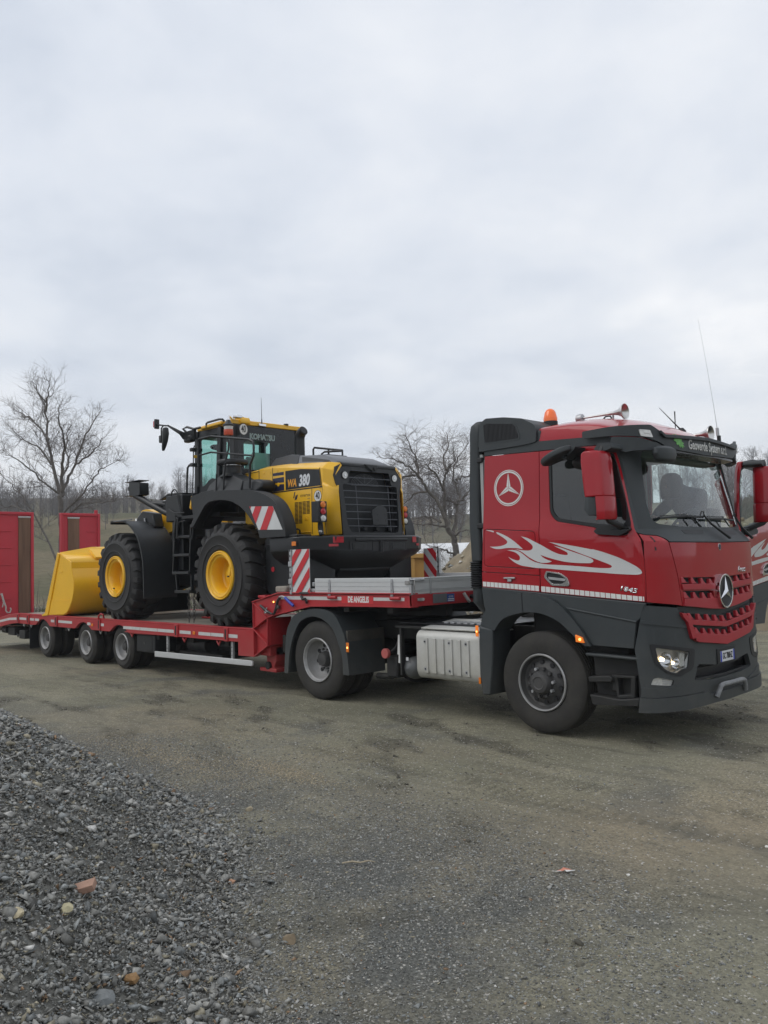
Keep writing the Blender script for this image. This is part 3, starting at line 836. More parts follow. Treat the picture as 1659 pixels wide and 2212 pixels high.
a_, b_ = on_pile(143, 1972); lone_stone("pale_tan_stone", a_, b_, 0.038, (0.42, 0.38, 0.24), 'long pale tan stone just below the brick fragment', seed=6, sc=(1.2, 0.8, 1), flatk=0.5)
a_, b_ = on_pile(222, 2160); lone_stone("grey_slab_stone", a_, b_, 0.055, (0.17, 0.18, 0.18), 'broad flat grey slab stone beside the round brown stone', seed=8, flatk=0.3)
a_, b_ = on_pile(440, 1990); 
lone_stone("pink_stone", 0.93, -5.62, 0.024, (0.42, 0.24, 0.15), 'small pinkish stone at the right foot of the heap', seed=5)
lone_stone("brown_wedge_stone", 1.78, -5.86, 0.038, (0.20, 0.155, 0.10), 'brown wedge shaped stone on the mud right of the heap', seed=9, flatk=0.9)
lone_stone("tan_block_stone", -0.18, -4.72, 0.032, (0.34, 0.29, 0.20), 'tan stone lying alone on the mud beyond the heap', seed=12)
# brick fragment
a_, b_ = on_pile(180, 1930); h_ = float(pile_h(np.array([a_]), np.array([b_]))[0][0])
g = G(); g.prism([(-0.055, -0.02), (-0.015, -0.02), (-0.012, -0.035), (0.055, -0.035), (0.05, 0.035), (-0.05, 0.03)], 'z', -0.012, 0.018)
o = g.obj("brick_fragment", mat("fired_clay_brick", (0.36, 0.22, 0.16), 0.9, 0, 0.15, 30, bump=0.3), None, 0.002)
o.location = (a_, b_, h_ + 0.022); o.rotation_euler = (0.15, -0.25, 0.85)
tag(o, 'flat pinkish brick fragment lying on the grey heap', 'brick fragment')
# litter and twig
g = G(); g.add([(-0.075, 0, 0.004), (-0.02, -0.018, 0.012), (0.0, -0.02, 0.02), (0.06, -0.012, 0.012), (0.095, 0.0, 0.006), (0.05, 0.03, 0.018), (0.0, 0.03, 0.03), (-0.03, 0.02, 0.014), (-0.075, 0.012, 0.004)],
               [(0, 1, 7, 8), (1, 2, 6, 7), (2, 3, 5, 6), (3, 4, 5)])
w_ = empty("food_wrapper", (2.25, -4.24, 0.0), label='crumpled orange and white wrapper on the open mud', cat='litter')
me = g.mesh("wrapper_sheet", 20); o = link("wrapper_sheet", me, mat("wrapper_orange", (0.62, 0.24, 0.16), 0.5, 0, 0.1, 40), w_, loc=(2.25, -4.24, 0.0), rot=(0, 0, 0.85)); o.scale = (.55,) * 3; o.modifiers.new("t", 'SOLIDIFY').thickness = 0.0015
g = G(); g.add([(-0.10, -0.004, 0.004), (-0.03, -0.02, 0.009), (-0.03, -0.004, 0.009), (-0.10, 0.006, 0.004)], [(0, 1, 2, 3)])
g.add([(0.02, -0.035, 0.006), (0.11, -0.02, 0.01), (0.12, 0.004, 0.006), (0.06, -0.013, 0.014), (0.0, -0.021, 0.022)], [(0, 1, 2, 3, 4)])
me = g.mesh("wrapper_edge", 20); o = link("wrapper_edge", me, mat("wrapper_white", (0.68, 0.68, 0.66), 0.5), w_, loc=(2.25, -4.24, 0.0), rot=(0, 0, 0.85)); o.scale = (.55,) * 3; o.modifiers.new("t", 'SOLIDIFY').thickness = 0.0015
g = G(); g.tube([(-0.09, 0, 0.008), (-0.03, 0.012, 0.014), (0.02, 0.0, 0.012), (0.07, 0.022, 0.016), (0.11, 0.02, 0.008)], [0.005, 0.006, 0.005, 0.004, 0.002], 6)
o = link("twig", g.mesh("twig"), mat("dry_twig", (0.40, 0.34, 0.24), 0.8), None, loc=(1.27, -4.96, 0.0), rot=(0, 0, 0.7)); tag(o, 'pale dry twig lying on the grit right of the heap', 'twig')
for i, (px_, py_, s_, lb) in enumerate([(2.92, -3.02, 0.016, 'small white stone alone on the mud nearer the front wheel'), (2.55, -4.05, 0.014, 'small white stone just behind the orange wrapper'), (4.15, -3.6, 0.013, 'small white stone on the mud at far right')]):
    lone_stone("white_pebble", px_, py_, s_, (0.66, 0.65, 0.60), lb, seed=20 + i)

# ------------------------------------------------------------------ trees
BARK = mat("winter_bark", (0.135, 0.122, 0.110), 0.95, 0, 0.3, 3, bump=0.3, bscale=12)
TWIG = mat("winter_twigs", (0.15, 0.132, 0.122), 0.95, 0, 0.25, 2)
def grow(g, rs, p, d, L, r, lev, up=0.12, wob=0.22, kids=4):
    n = 3 if lev > 0 else 2
    pts = [Vector(p)]; dirs = []
    dd_ = Vector(d).normalized()
    for i in range(n):
        dd_ = (dd_ + Vector((rs.gauss(0, wob), rs.gauss(0, wob), rs.gauss(0, wob) + up))).normalized()
        pts.append(pts[-1] + dd_ * L / n); dirs.append(dd_.copy())
    g.tube(pts, [r * (1 - 0.6 * i / n) for i in range(n + 1)], 3 if lev < 2 else 4)
    if lev <= 0: return
    for k in range(kids):
        t = rs.uniform(0.25, 1.0); i = min(int(t * n), n - 1); q = pts[i].lerp(pts[i + 1], t * n - i)
        s_ = Vector((rs.gauss(0, 1), rs.gauss(0, 1), rs.gauss(0, 0.8))); s_ -= dirs[i] * s_.dot(dirs[i]); s_.normalize()
        nd = (dirs[i] * rs.uniform(0.5, 1.0) + s_ * rs.uniform(0.5, 0.95)).normalized()
        grow(g, rs, q, nd, L * rs.uniform(0.5, 0.8), r * 0.55, lev - 1, up, wob, kids)
def limb_tree(name, limbs, r0, label, seed, lev=2, kids=4, up=0.12, tw=1.0, dens=1.0):
    rs = random.Random(seed)
    base = limbs[0][0]
    root = empty(name, (base[0], base[1], float(terrain(np.array([base[0]]), np.array([base[1]]))[0])), label=label, cat='tree', group='bare trees behind the yard')
    gt = G(); gc = G()
    for li, l in enumerate(limbs):
        L_ = [Vector(q) for q in l]
        if li == 0: L_[0].z = min(L_[0].z, -0.3); 
        pts = catmull(L_, 4); m_ = len(pts)
        ra = r0 * (1.0 if li == 0 else (0.60 if li < 4 else 0.36)); rb = r0 * (0.7 if li == 0 else 0.07)
        gt.tube([p + Vector((rs.gauss(0, .03), rs.gauss(0, .03), rs.gauss(0, .03))) for p in pts], [ra + (rb - ra) * (i / (m_ - 1)) ** 0.8 for i in range(m_)], 7)
        if li == 0: continue
        tot = sum((pts[i + 1] - pts[i]).length for i in range(m_ - 1)); nk = int(tot * 4.2 * dens)
        for k in range(nk):
            t = rs.uniform(0.12, 1.0) * (m_ - 1.001); i = int(t); q = pts[i].lerp(pts[i + 1], t - i); ax = (pts[i + 1] - pts[i]).normalized()
            s_ = Vector((rs.gauss(0, 1), rs.gauss(0, 1), rs.gauss(0, 0.7))); s_ -= ax * s_.dot(ax); s_.normalize()
            f = 1 - i / m_
            grow(gc, rs, q, ax * rs.uniform(0.5, 1.0) + s_ * rs.uniform(0.5, 1.0), rs.uniform(0.45, 1.15) * tw * (0.35 + 0.9 * f), 0.0098 * (0.6 + 0.8 * f), lev, up, 0.2, kids)
    gt.obj("trunk", BARK, root)
    me = gc.mesh("twigs"); link("twigs", me, TWIG, root)
    root.scale = (1, 1, .945)
    return root
LEFT_LIMBS = [[(-24.37, 4.2, 2.1), (-24.38, 4.17, 2.66), (-24.38, 4.17, 3.96), (-24.4, 4.14, 4.89)], [(-24.4, 4.14, 4.89), (-24.87, 4.05, 6.07), (-25.29, 4.07, 7.27), (-25.69, 4.16, 8.19), (-26.14, 4.11, 8.97), (-26.59, 4.06, 9.68)], [(-24.38, 4.18, 4.89), (-23.91, 4.02, 5.95), (-23.42, 3.88, 6.62), (-23.04, 3.51, 7.44), (-22.54, 3.41, 7.95)], [(-24.36, 4.24, 4.71), (-24.58, 4.49, 5.38), (-24.73, 4.87, 6.07), (-24.86, 5.33, 7.29), (-24.99, 5.77, 8.03), (-25.14, 6.13, 8.46)], [(-24.37, 4.2, 4.03), (-23.57, 4.47, 4.65), (-22.78, 4.71, 5.33), (-22.09, 4.69, 5.62), (-21.26, 4.96, 5.94)], [(-24.41, 4.11, 4.82), (-24.36, 3.57, 5.23), (-24.35, 2.92, 5.82), (-24.29, 2.37, 6.13), (-24.14, 2.04, 6.34)], [(-24.4, 4.13, 2.17), (-24.95, 3.84, 3.24), (-25.48, 3.61, 4.09), (-25.97, 3.46, 4.77), (-26.47, 3.24, 5.3), (-26.99, 2.98, 5.84)], [(-24.35, 4.24, 5.46), (-24.6, 4.51, 6.07), (-24.92, 4.61, 7.08), (-25.14, 4.94, 7.68)], [(-24.58, 3.71, 7.96), (-24.08, 3.61, 8.54), (-23.6, 3.46, 9.02)], [(-24.37, 4.2, 3.81), (-23.48, 4.57, 4.39), (-22.51, 5.07, 4.41), (-21.79, 5.02, 4.46)], [(-24.73, 3.32, 4.03), (-25.41, 2.96, 4.37), (-26.05, 2.65, 4.33)], [(-24.5, 3.89, 6.01), (-25.32, 3.66, 6.73), (-26.13, 3.41, 7.13), (-26.86, 3.35, 7.61)], [(-24.54, 3.8, 6.95), (-25.34, 3.6, 7.72), (-26.09, 3.51, 8.06), (-26.84, 3.42, 8.37)], [(-24.19, 4.63, 5.99), (-23.03, 4.76, 6.28), (-21.99, 4.61, 6.68)]]
RIGHT_LIMBS = [[(-14.55, 14.35, 1.69), (-14.55, 14.34, 2.16), (-14.56, 14.33, 2.69), (-14.73, 14.19, 3.09)], [(-14.73, 14.19, 3.09), (-14.89, 14.27, 3.54), (-15.02, 14.37, 4.05), (-15.1, 14.53, 4.91), (-15.11, 14.74, 5.44), (-15.01, 15.05, 5.79), (-15.17, 15.13, 6.51)], [(-14.73, 14.19, 3.06), (-14.74, 13.89, 3.85), (-14.9, 13.46, 4.51), (-14.98, 13.09, 4.92), (-14.97, 12.81, 5.23), (-15.1, 12.39, 5.51), (-15.22, 11.97, 5.66), (-15.44, 11.44, 5.74)], [(-14.56, 14.34, 2.69), (-14.67, 14.63, 3.53), (-14.82, 14.9, 4.05), (-14.83, 15.29, 4.34), (-14.82, 15.68, 4.7), (-14.83, 16.07, 4.86)], [(-14.8, 14.13, 3.16), (-14.87, 13.62, 3.22), (-15.0, 13.04, 3.27), (-15.1, 12.49, 3.32)], [(-14.85, 14.09, 3.33), (-15.39, 14.05, 3.53), (-15.91, 14.02, 3.63), (-16.39, 14.02, 3.49)], [(-14.43, 14.45, 4.01), (-14.45, 14.65, 4.35), (-14.7, 14.65, 4.88), (-14.85, 14.75, 5.41), (-14.85, 14.97, 5.77), (-14.71, 15.31, 6.29), (-14.7, 15.53, 6.62)], [(-14.55, 14.34, 2.09), (-14.4, 13.59, 2.29), (-14.22, 12.86, 2.35), (-13.91, 12.24, 2.25)], [(-14.55, 14.34, 1.96), (-14.57, 14.98, 2.08), (-14.63, 15.58, 2.22)], [(-14.79, 14.13, 4.59), (-14.78, 13.7, 5.17), (-14.72, 13.31, 5.43), (-14.41, 13.13, 5.84)], [(-15.42, 13.56, 4.99), (-15.68, 13.67, 5.7), (-15.93, 13.76, 6.21), (-16.25, 13.81, 6.67), (-16.54, 13.88, 6.92)], [(-14.73, 14.18, 5.36), (-15.2, 14.66, 5.96), (-15.5, 15.29, 6.56), (-16.0, 15.73, 7.1)], [(-14.54, 14.36, 2.75), (-14.03, 14.13, 2.96), (-13.44, 13.97, 2.9)], [(-15.19, 13.78, 4.55), (-15.78, 13.68, 4.49), (-16.24, 13.7, 4.26), (-16.67, 13.75, 4.01)], [(-14.43, 14.45, 4.01), (-15.03, 14.59, 4.2), (-15.62, 14.74, 4.11)], [(-15.56, 13.43, 5.2), (-15.5, 12.79, 5.09), (-15.37, 12.22, 4.65)], [(-14.46, 14.43, 4.95), (-14.5, 15.05, 5.12), (-14.56, 15.64, 5.02)]]

limb_tree("bare_tree", LEFT_LIMBS, 0.12, 'tall bare tree with spreading forked limbs behind the red ramps', 5, lev=2, kids=4, tw=0.95, dens=1.7)
limb_tree("bare_tree", RIGHT_LIMBS, 0.135, 'gnarled bare tree with crooked limbs between loader and cab', 8, lev=2, kids=5, up=0.02, tw=0.95, dens=2.0)

# far woods (one mass)
def simple_tree(seed, lev=3):
    rs = random.Random(seed); g = G()
    g.tube([(0, 0, -0.6), (0.1, 0, 2.2), (0, 0.1, 4.2), (0.1, 0.1, 6.5)], [0.09, 0.075, 0.05, 0.02], 4)
    for k in range(22):
        z = rs.uniform(1.2, 6.2); a = rs.uniform(0, 2 * PI)
        grow(g, rs, (0, 0, z), (math.cos(a), math.sin(a), rs.uniform(0.5, 1.6)), rs.uniform(1.2, 2.6) * (1.2 - z / 9), 0.026, 2, 0.22, 0.25, 3)
    v = np.array(g.v); f = [q for q in g.f if len(q) > 2]
    F = []
    for q in f:
        for i in range(1, len(q) - 1): F.append((q[0], q[i], q[i + 1]))
    return v, np.array(F)
woods_t = [simple_tree(s) for s in range(5)]
spots = []
def wood_band(n, p0, p1, r0, r1, h0, h1):
    ph = np.radians(RNG.uniform(p0, p1, n)) + YAW0; r = RNG.uniform(r0, r1, n)
    x = CAM.x + r * np.cos(ph); y = CAM.y + r * np.sin(ph); z = terrain(x, y); s = RNG.uniform(h0, h1, n) / 7.5
    for a in zip(x, y, z, s, RNG.uniform(0, 6.28, n)): spots.append(a)
wood_band(380, 8, 34, 112, 145, 3.2, 6.4)
wood_band(200, -8, 14, 175, 230, 8, 12)
wood_band(260, -30, 10, 215, 260, 9, 15)
wood_band(90, -34, -20, 85, 110, 7, 11)
wood_band(40, 18, 34, 80, 105, 2.0, 4.0)
V = []; F = []; off = 0
for i, (x, y, z, s_, a) in enumerate(spots):
    tv, tf = woods_t[i % 5]; c, sn = math.cos(a), math.sin(a)
    v = tv * s_; v = np.stack([v[:, 0] * c - v[:, 1] * sn + x, v[:, 0] * sn + v[:, 1] * c + y, v[:, 2] + z], -1)
    V.append(v); F.append(tf + off); off += len(v)
V = np.concatenate(V); F = np.concatenate(F)
me = bpy.data.meshes.new("far_woods"); me.vertices.add(len(V)); me.vertices.foreach_set("co", V.ravel())
me.loops.add(F.size); me.loops.foreach_set("vertex_index", F.ravel()); me.polygons.add(len(F))
me.polygons.foreach_set("loop_start", np.arange(0, F.size, 3)); me.polygons.foreach_set("loop_total", np.full(len(F), 3)); me.update(calc_edges=True)
tag(link("far_woods", me, mat("grey_wood_haze_bark", (0.175, 0.165, 0.165), 0.95, 0, 0.2, .3)), 'bare grey woods along the hazy hills', kind='stuff')
print("woods tris", len(F))

# undergrowth behind the ramps and by the right tree
gb = G(); rs = random.Random(4)
for k in range(420):
    if rs.random() < 0.6: x, y = rs.uniform(-27, -19), rs.uniform(3, 12)
    else: x, y = rs.uniform(-17, -11), rs.uniform(11.5, 17)
    z = 0
    a = rs.uniform(0, 2 * PI)
    grow(gb, rs, (x, y, z), (math.cos(a) * 0.6, math.sin(a) * 0.6, 1.2), rs.uniform(0.6, 1.5), 0.014, 1, 0.05, 0.3, 3)
tag(link("brushwood", gb.mesh("brushwood"), TWIG), 'tangled bare brushwood along the edge of the yard', kind='stuff')

# verge of rough grass
n = 26000
X = RNG.uniform(-34, -3, n); Y = RNG.uniform(4, 30, n)
keep = (Y > 0.42 * (X + 20) + 9.5 + 2 * fbm(X * 0.3, Y * 0.3, 3, 4)) & (Y < 0.42 * (X + 20) + 18); X, Y = X[keep], Y[keep]; n = len(X)
hgt = RNG.uniform(0.08, 0.30, n); w = RNG.uniform(0.01, 0.03, n); a = RNG.uniform(0, 6.28, n)
base = np.stack([X, Y, np.zeros(n) - 0.02], -1); dx = np.stack([np.cos(a) * w, np.sin(a) * w, np.zeros(n)], -1)
tip = base + np.stack([RNG.normal(0, .06, n), RNG.normal(0, .06, n), hgt], -1)
V = np.stack([base - dx, base + dx, tip], 1).reshape(-1, 3); F = np.arange(3 * n).reshape(-1, 3)
me = bpy.data.meshes.new("verge_grass"); me.vertices.add(len(V)); me.vertices.foreach_set("co", V.ravel())
me.loops.add(F.size); me.loops.foreach_set("vertex_index", F.ravel()); me.polygons.add(len(F))
me.polygons.foreach_set("loop_start", np.arange(0, F.size, 3)); me.polygons.foreach_set("loop_total", np.full(len(F), 3)); me.update(calc_edges=True)
tag(link("verge_grass", me, mat("dull_winter_grass", (0.085, 0.095, 0.045), 0.95, 0, 0.35, 0.8)), 'rough winter grass beyond the trailer', kind='stuff')

# ------------------------------------------------------------------ mounds, skip, polytunnels
def mound(name, cx, cy, lx, ly, h, rot, col, label, seed, n=110, kind=None, cat=None, rough_=0.25):
    u = np.linspace(-1, 1, n); U, V_ = np.meshgrid(u, u)
    c, s_ = math.cos(rot), math.sin(rot); X = cx + U * lx * c - V_ * ly * s_; Y = cy + U * lx * s_ + V_ * ly * c
    rr = np.hypot(U, V_); Z = h * np.clip(1 - rr ** 2, 0, 1) ** 0.8 * (1 + fbm(X * 0.9, Y * 0.9, 3, seed) * 0.9) + fbm(X * 3, Y * 3, 4, seed + 3) * rough_ * (rr < 1)
    Z = np.where(rr > 0.985, -0.3, Z)
    co = np.stack([X, Y, Z], -1).reshape(-1, 3); i = np.arange(n - 1)[:, None] * n + np.arange(n - 1)[None, :]
    q = np.stack([i, i + 1, i + 1 + n, i + n], -1).reshape(-1, 4)
    me = bpy.data.meshes.new(name); me.vertices.add(len(co)); me.vertices.foreach_set("co", co.ravel())
    me.loops.add(q.size); me.loops.foreach_set("vertex_index", q.ravel())
    me.polygons.add(len(q)); me.polygons.foreach_set("loop_start", np.arange(0, q.size, 4)); me.polygons.foreach_set("loop_total", np.full(len(q), 4))
    me.update(calc_edges=True); me.polygons.foreach_set("use_smooth", [True] * len(q))
    o = link(name, me, mat(name + "_soil", col, 0.95, 0, 0.35, 1.8, bump=0.5, bscale=14, dirt=0.5, dirtcol=(0.12, 0.105, 0.075)))
    tag(o, label, cat, kind=kind)
    def zf(x, y):
        k = int(np.argmin((co[:, 0] - x) ** 2 + (co[:, 1] - y) ** 2)); return co[k, 2]
    return o, zf
mo, zf = mound("earth_bank", -5.4, 13.2, 8.6, 3.4, 2.45, math.radians(38), (0.27, 0.225, 0.155), 'long bank of sandy earth and rubble behind the lorry cab', 3, cat='earth bank')
mo2, zf2 = mound("rubble_heap", -8.2, 5.9, 1.2, 0.8, 1.50, 0.6, (0.21, 0.19, 0.155), 'small heap of rubble in front of the ochre skip', 6, n=60, cat='rubble heap')
mo4, zf4 = mound('earth_bank', -8.6, 9.6, 2.9, 2.0, 2.15, 0.7, (0.27, 0.225, 0.155), 'nearer rounded end of the earth bank, between loader tail and lorry cab', 13, n=80, cat='earth bank')
mo3, zf3 = mound("soil_ridge", 1.5, 17.0, 7.0, 2.0, 0.55, math.radians(40), (0.25, 0.21, 0.15), 'low ridge of soil beyond the front of the lorry', 9, n=80, cat='soil ridge')
pts = []
for k in range(900):
    x, y = RNG.uniform(-11, 1), RNG.uniform(6.5, 17); z = zf(x, y)
    if z > 0.1: pts.append((x, y, z))
for k in range(260):
    x, y = RNG.uniform(-9.4, -7.0), RNG.uniform(5.1, 6.7); z = zf2(x, y)
    if z > 0.2: pts.append((x, y, z))
for k in range(500):
    x, y = RNG.uniform(-11.4, -5.8), RNG.uniform(7.6, 11.6); z = zf4(x, y)
    if z > 0.2: pts.append((x, y, z))
pts = np.array(pts)
tag(stone_field("bank_rubble", pts, np.clip(RNG.normal(0.07, 0.04, len(pts)), 0.02, 0.2), 0.4, stone_cols(len(pts), 0.7, 0.2, 0.4), stone_templates(6, 0.6, 10, 6), STONE, 0.1),
    'pale broken stones lying over the earth banks', kind='stuff')

OCH = mat("ochre_skip_paint", (0.52, 0.29, 0.075), 0.6, 0, 0.12, 2, dirt=0.4, dirtcol=(0.25, 0.17, 0.09))
def place(o, loc, rz): o.location = loc; o.rotation_euler = (0, 0, rz)
sk = empty("waste_skip", (0, 0, 0), label='ochre yellow steel skip with a sloping end beyond the loader', cat='skip')
g = G(); prof = [(-2.1, 0.75), (-1.9, 0.4), (-1.05, 0.4), (-1.05, 1.93), (-1.6, 1.93)]
def skbody(y0, y1):
    return [(x, y0, z) for x, z in prof], [(x, y1, z) for x, z in prof]
g.prism(prof, 'y', -0.9, -0.84); g.prism(prof, 'y', 0.84, 0.9)
g.bar((-2.1, 0, 0.75), (-1.6, 0, 1.93), 1.7, 0.05); g.box((-1.9, -0.84, 0.4), (-1.05, 0.84, 0.46)); g.box((-1.11, -0.84, 0.46), (-1.05, 0.84, 1.9))
g.obj("skip_body", OCH, sk)
for x in (-1.50, -1.15): G().box((x - 0.04, -0.97, 0.36), (x + 0.04, -0.90, 1.9)).obj("stiffener_rib", OCH, sk)
G().box((-1.66, -0.99, 1.86), (-1.02, -0.90, 1.96)).obj("top_rail", OCH, sk, 0.01)
G().box((-1.92, -0.98, 1.20), (-1.04, -0.90, 1.28)).obj("middle_rail", OCH, sk, 0.01)
g = G(); g.bar((-2.12, -0.94, 0.75), (-1.62, -0.94, 1.93), 0.08, 0.12); g.obj("end_rail", OCH, sk)
place(sk, (-7.36, 6.84, 0.0), math.radians(42))
tkm = mat("pale_green_plastic", (0.42, 0.50, 0.22), 0.5, 0, 0.1); gc_ = mat("bright_green_cap", (0.12, 0.55, 0.12), 0.4)
tk = empty("green_tank", (0, 0, 0), label='pale green plastic tank standing below the loader tail', cat='tank')
G().box((-0.35, -0.25, 0), (0.35, 0.25, 1.68)).obj("tank_shell", tkm, tk, 0.06, 3)
G().cyl((0.22, 0, 1.50), (0.42, 0, 1.50), 0.09).obj("cap", gc_, tk)
G().bar((-0.3, -0.3, 1.58), (0.05, -0.3, 1.5), 0.08, 0.03).obj("strap_clip", MT['blk'], tk)
place(tk, (-8.55, 4.75, 0), math.radians(40))
TUN = mat("white_tunnel_film", (0.72, 0.73, 0.73), 0.5, 0, 0.04, 1.0)
def tunnel(loc, rz, L, W_, H_, label):
    t = empty("polytunnel", (0, 0, 0), label=label, cat='greenhouse', group='white polytunnels beyond the yard')
    prof = [(-W_ / 2, 0), (-W_ / 2, H_ * 0.55)] + [(-W_ / 2 * math.cos(a), H_ * 0.55 + H_ * 0.45 * math.sin(a)) for a in np.linspace(0, PI, 12)[1:-1]] + [(W_ / 2, H_ * 0.55), (W_ / 2, 0)]
    G().prism(prof, 'x', -L / 2, L / 2).obj("tunnel_cover", TUN, t)
    for k in range(int(L / 2)):
        x = -L / 2 + 1 + k * 2
        pr = [(x, y * 1.008, z * 1.01) for y, z in prof]; G().tube(pr, 0.03, 5).obj("hoop", MT['steel'], t)
    place(t, loc, rz); return t
tunnel((-50.0, 61.0, 0.0), math.radians(46), 22, 7, 3.55, 'long white polytunnel, the taller one, seen left of the crooked tree')
tunnel((-41.0, 64.5, 0.0), math.radians(46), 14, 6, 2.75, 'lower white polytunnel seen right of the crooked tree trunk')
# ================================================================== LORRY (tractor unit)
def mkpath(pts):
    P = np.array(pts, float); P[:, 1] = -np.abs(P[:, 1])
    Q = np.vstack([[P[1][0], -P[1][1]], P, 2 * P[-1] - P[-2]]); out = []
    for i in range(1, len(Q) - 2):
        for t in np.linspace(0, 1, 8, endpoint=False):
            a, b, c, d = Q[i - 1], Q[i], Q[i + 1], Q[i + 2]
            out.append(.5 * ((2 * b) + (-a + c) * t + (2 * a - 5 * b + 4 * c - d) * t * t + (-a + 3 * b - 3 * c + d) * t ** 3))
    out.append(P[-1]); out = np.array(out)
    return np.r_[0, np.cumsum(np.hypot(*np.diff(out, axis=0).T))], out[:, 0], out[:, 1]
PM = mkpath([(1.40, 0), (1.392, .4), (1.36, .8), (1.30, 1.02), (1.2, 1.16), (1.08, 1.2), (.6, 1.2), (-.95, 1.2)])
PB = mkpath([(1.395, 0), (1.388, .5), (1.36, .82), (1.30, 1.04), (1.21, 1.19), (1.09, 1.235), (.6, 1.24), (-.8, 1.24)])
PV = mkpath([(1.335, 0), (1.325, .4), (1.285, .75), (1.225, .98), (1.13, 1.12), (1.0, 1.19), (.6, 1.2), (-.95, 1.2)])
PZ = mkpath([(1.26, 0), (1.25, .4), (1.215, .75), (1.15, 1.0), (1.05, 1.14), (.9, 1.22), (.6, 1.22)])
def _pp(path, s, d):
    ss, X, Y = path; a = abs(s); sg = 1 if s >= 0 else -1
    x = np.interp(a, ss, X); y = np.interp(a, ss, Y); e = .01
    lo = max(a - e, 0); tx = np.interp(a + e, ss, X) - np.interp(lo, ss, X); ty = np.interp(a + e, ss, Y) - np.interp(lo, ss, Y)
    if a < 1e-6: tx = 0
    L = math.hypot(tx, ty); nx, ny = -ty / L, tx / L
    return x + nx * d, (y + ny * d) * sg, x
def _rk(x, z):
    w = min(max((x - .75) / .35, 0), 1); w = w * w * (3 - 2 * w)
    return -.22 * max(0, z - 1.93) * w
CREASE = ([-2.95, -1.2, 1.22, 1.706, 2.382, 2.937, 3.2], [9, 9, 1.95, 2.027, 2.128, 2.239, 9])
def mapM(s, z, d):
    """cab skin: s runs round the cab from the centre of the front (positive = near side)"""
    x, y, x0 = _pp(PM, s, d)
    r = _rk(x0, z)
    if z > 1.92:
        x2, y2, x20 = _pp(PV, s, d); t = min((z - 1.92) / .13, 1)
        w = min(max((x0 - 1.12) / .12, 0), 1)      # only the front steps back to the windscreen
        t *= w; x = x * (1 - t) + x2 * t; y = y * (1 - t) + y2 * t
    a = abs(s)
    if a > 1.23:   # body crease: the lower side stands slightly proud
        zc = np.interp(a, [1.22, 1.706, 2.382, 2.937], [1.95, 2.027, 2.128, 2.239]); amt = .016 * min(max((2.95 - a) / .6, 0), 1)
        k = min(max((zc - z) / .022, 0), 1) * min(max(1 - (zc - z - .05) / .55, 0), 1)
        y -= amt * k * (1 if s > 0 else -1)
    return (x + r, y, z)
def mapB(s, z, d):
    x, y, _ = _pp(PB, s, d); return (x, y, z)
def mapZ(s, z, d):
    x, y, _ = _pp(PZ, s, d); return (x, y, z)
SU = [round(-3.2 + .1 * i, 3) for i in range(65) if abs(-3.2 + .1 * i) < 1.5] + [-1.25, -1.15, -1.05, -.95, .95, 1.05, 1.15, 1.25, 1.6, 2.0, 2.4, 2.8]
SV = [1.93, 1.96, 2.0, 2.05, 2.2, 2.4, 2.6]
def mirror_s(h): return [(s, z) for s, z in h] + [(-s, z) for s, z in reversed(h) if abs(s) > 1e-6]
def panel(name, poly, m, parent, holes=(), fn=mapM, thick=.03, off=0.0, bevel=.006, su=SU, sv=SV, ang=28, label=None):
    f = (lambda u, v, d: fn(u, v, d + off)) if off else fn
    o = flat(poly, holes, f, thick, su, sv).obj(name, m, parent, bevel=bevel, seg=2, ang=ang)
    if label: o['label'] = label
    return o

truck = empty("tractor_lorry", (0, 0, 0), label='red tractor unit with dark grey skirts, flame decal and open left door', cat='lorry')

# ---- side skin
rear_poly = [(3.154, 1.668), (2.396, 1.621), (2.390, 1.75), (2.374, 2.104), (2.346, 2.905), (3.062, 2.930)]
locker = round_poly([(3.105, 2.132), (2.425, 2.078), (2.432, 1.688), (3.122, 1.726)], .05)
flap_poly = [(3.155, 1.661), (2.395, 1.614), (2.402, 1.447), (3.156, 1.498)]
door_poly = [(2.388, 1.447), (1.227, 1.362), (1.217, 1.53), (1.222, 1.75), (1.236, 2.017), (1.206, 2.4), (1.200, 2.6), (1.205, 2.74), (1.222, 2.81), (1.262, 2.85), (1.31, 2.868), (1.795, 2.890), (2.338, 2.904), (2.366, 2.104), (2.383, 1.62)]
win_poly = round_poly([(2.230, 2.79), (2.236, 2.26), (2.17, 2.17), (1.95, 2.13), (1.713, 2.085), (1.66, 2.02), (1.36, 1.99), (1.294, 2.1), (1.262, 2.3), (1.248, 2.65), (1.285, 2.79), (1.5, 2.825), (1.882, 2.822)], .045, 3)
glass_poly = round_poly([(2.205, 2.765), (2.21, 2.28), (2.15, 2.20), (1.93, 2.158), (1.68, 2.115), (1.40, 2.085), (1.335, 2.13), (1.292, 2.3), (1.276, 2.65), (1.31, 2.765), (1.5, 2.798), (1.882, 2.796)], .035, 3)
for sg in (1, -1):
    nm = lambda P: [(sg * s, z) for s, z in P]
    panel("rear_side_panel", nm(rear_poly), 'red', truck, [nm(inset(locker, -.004))])
    panel("locker_door", nm(inset(locker, .003)), 'red', truck, off=.001)
    panel("lower_side_flap", nm(flap_poly), 'red', truck)
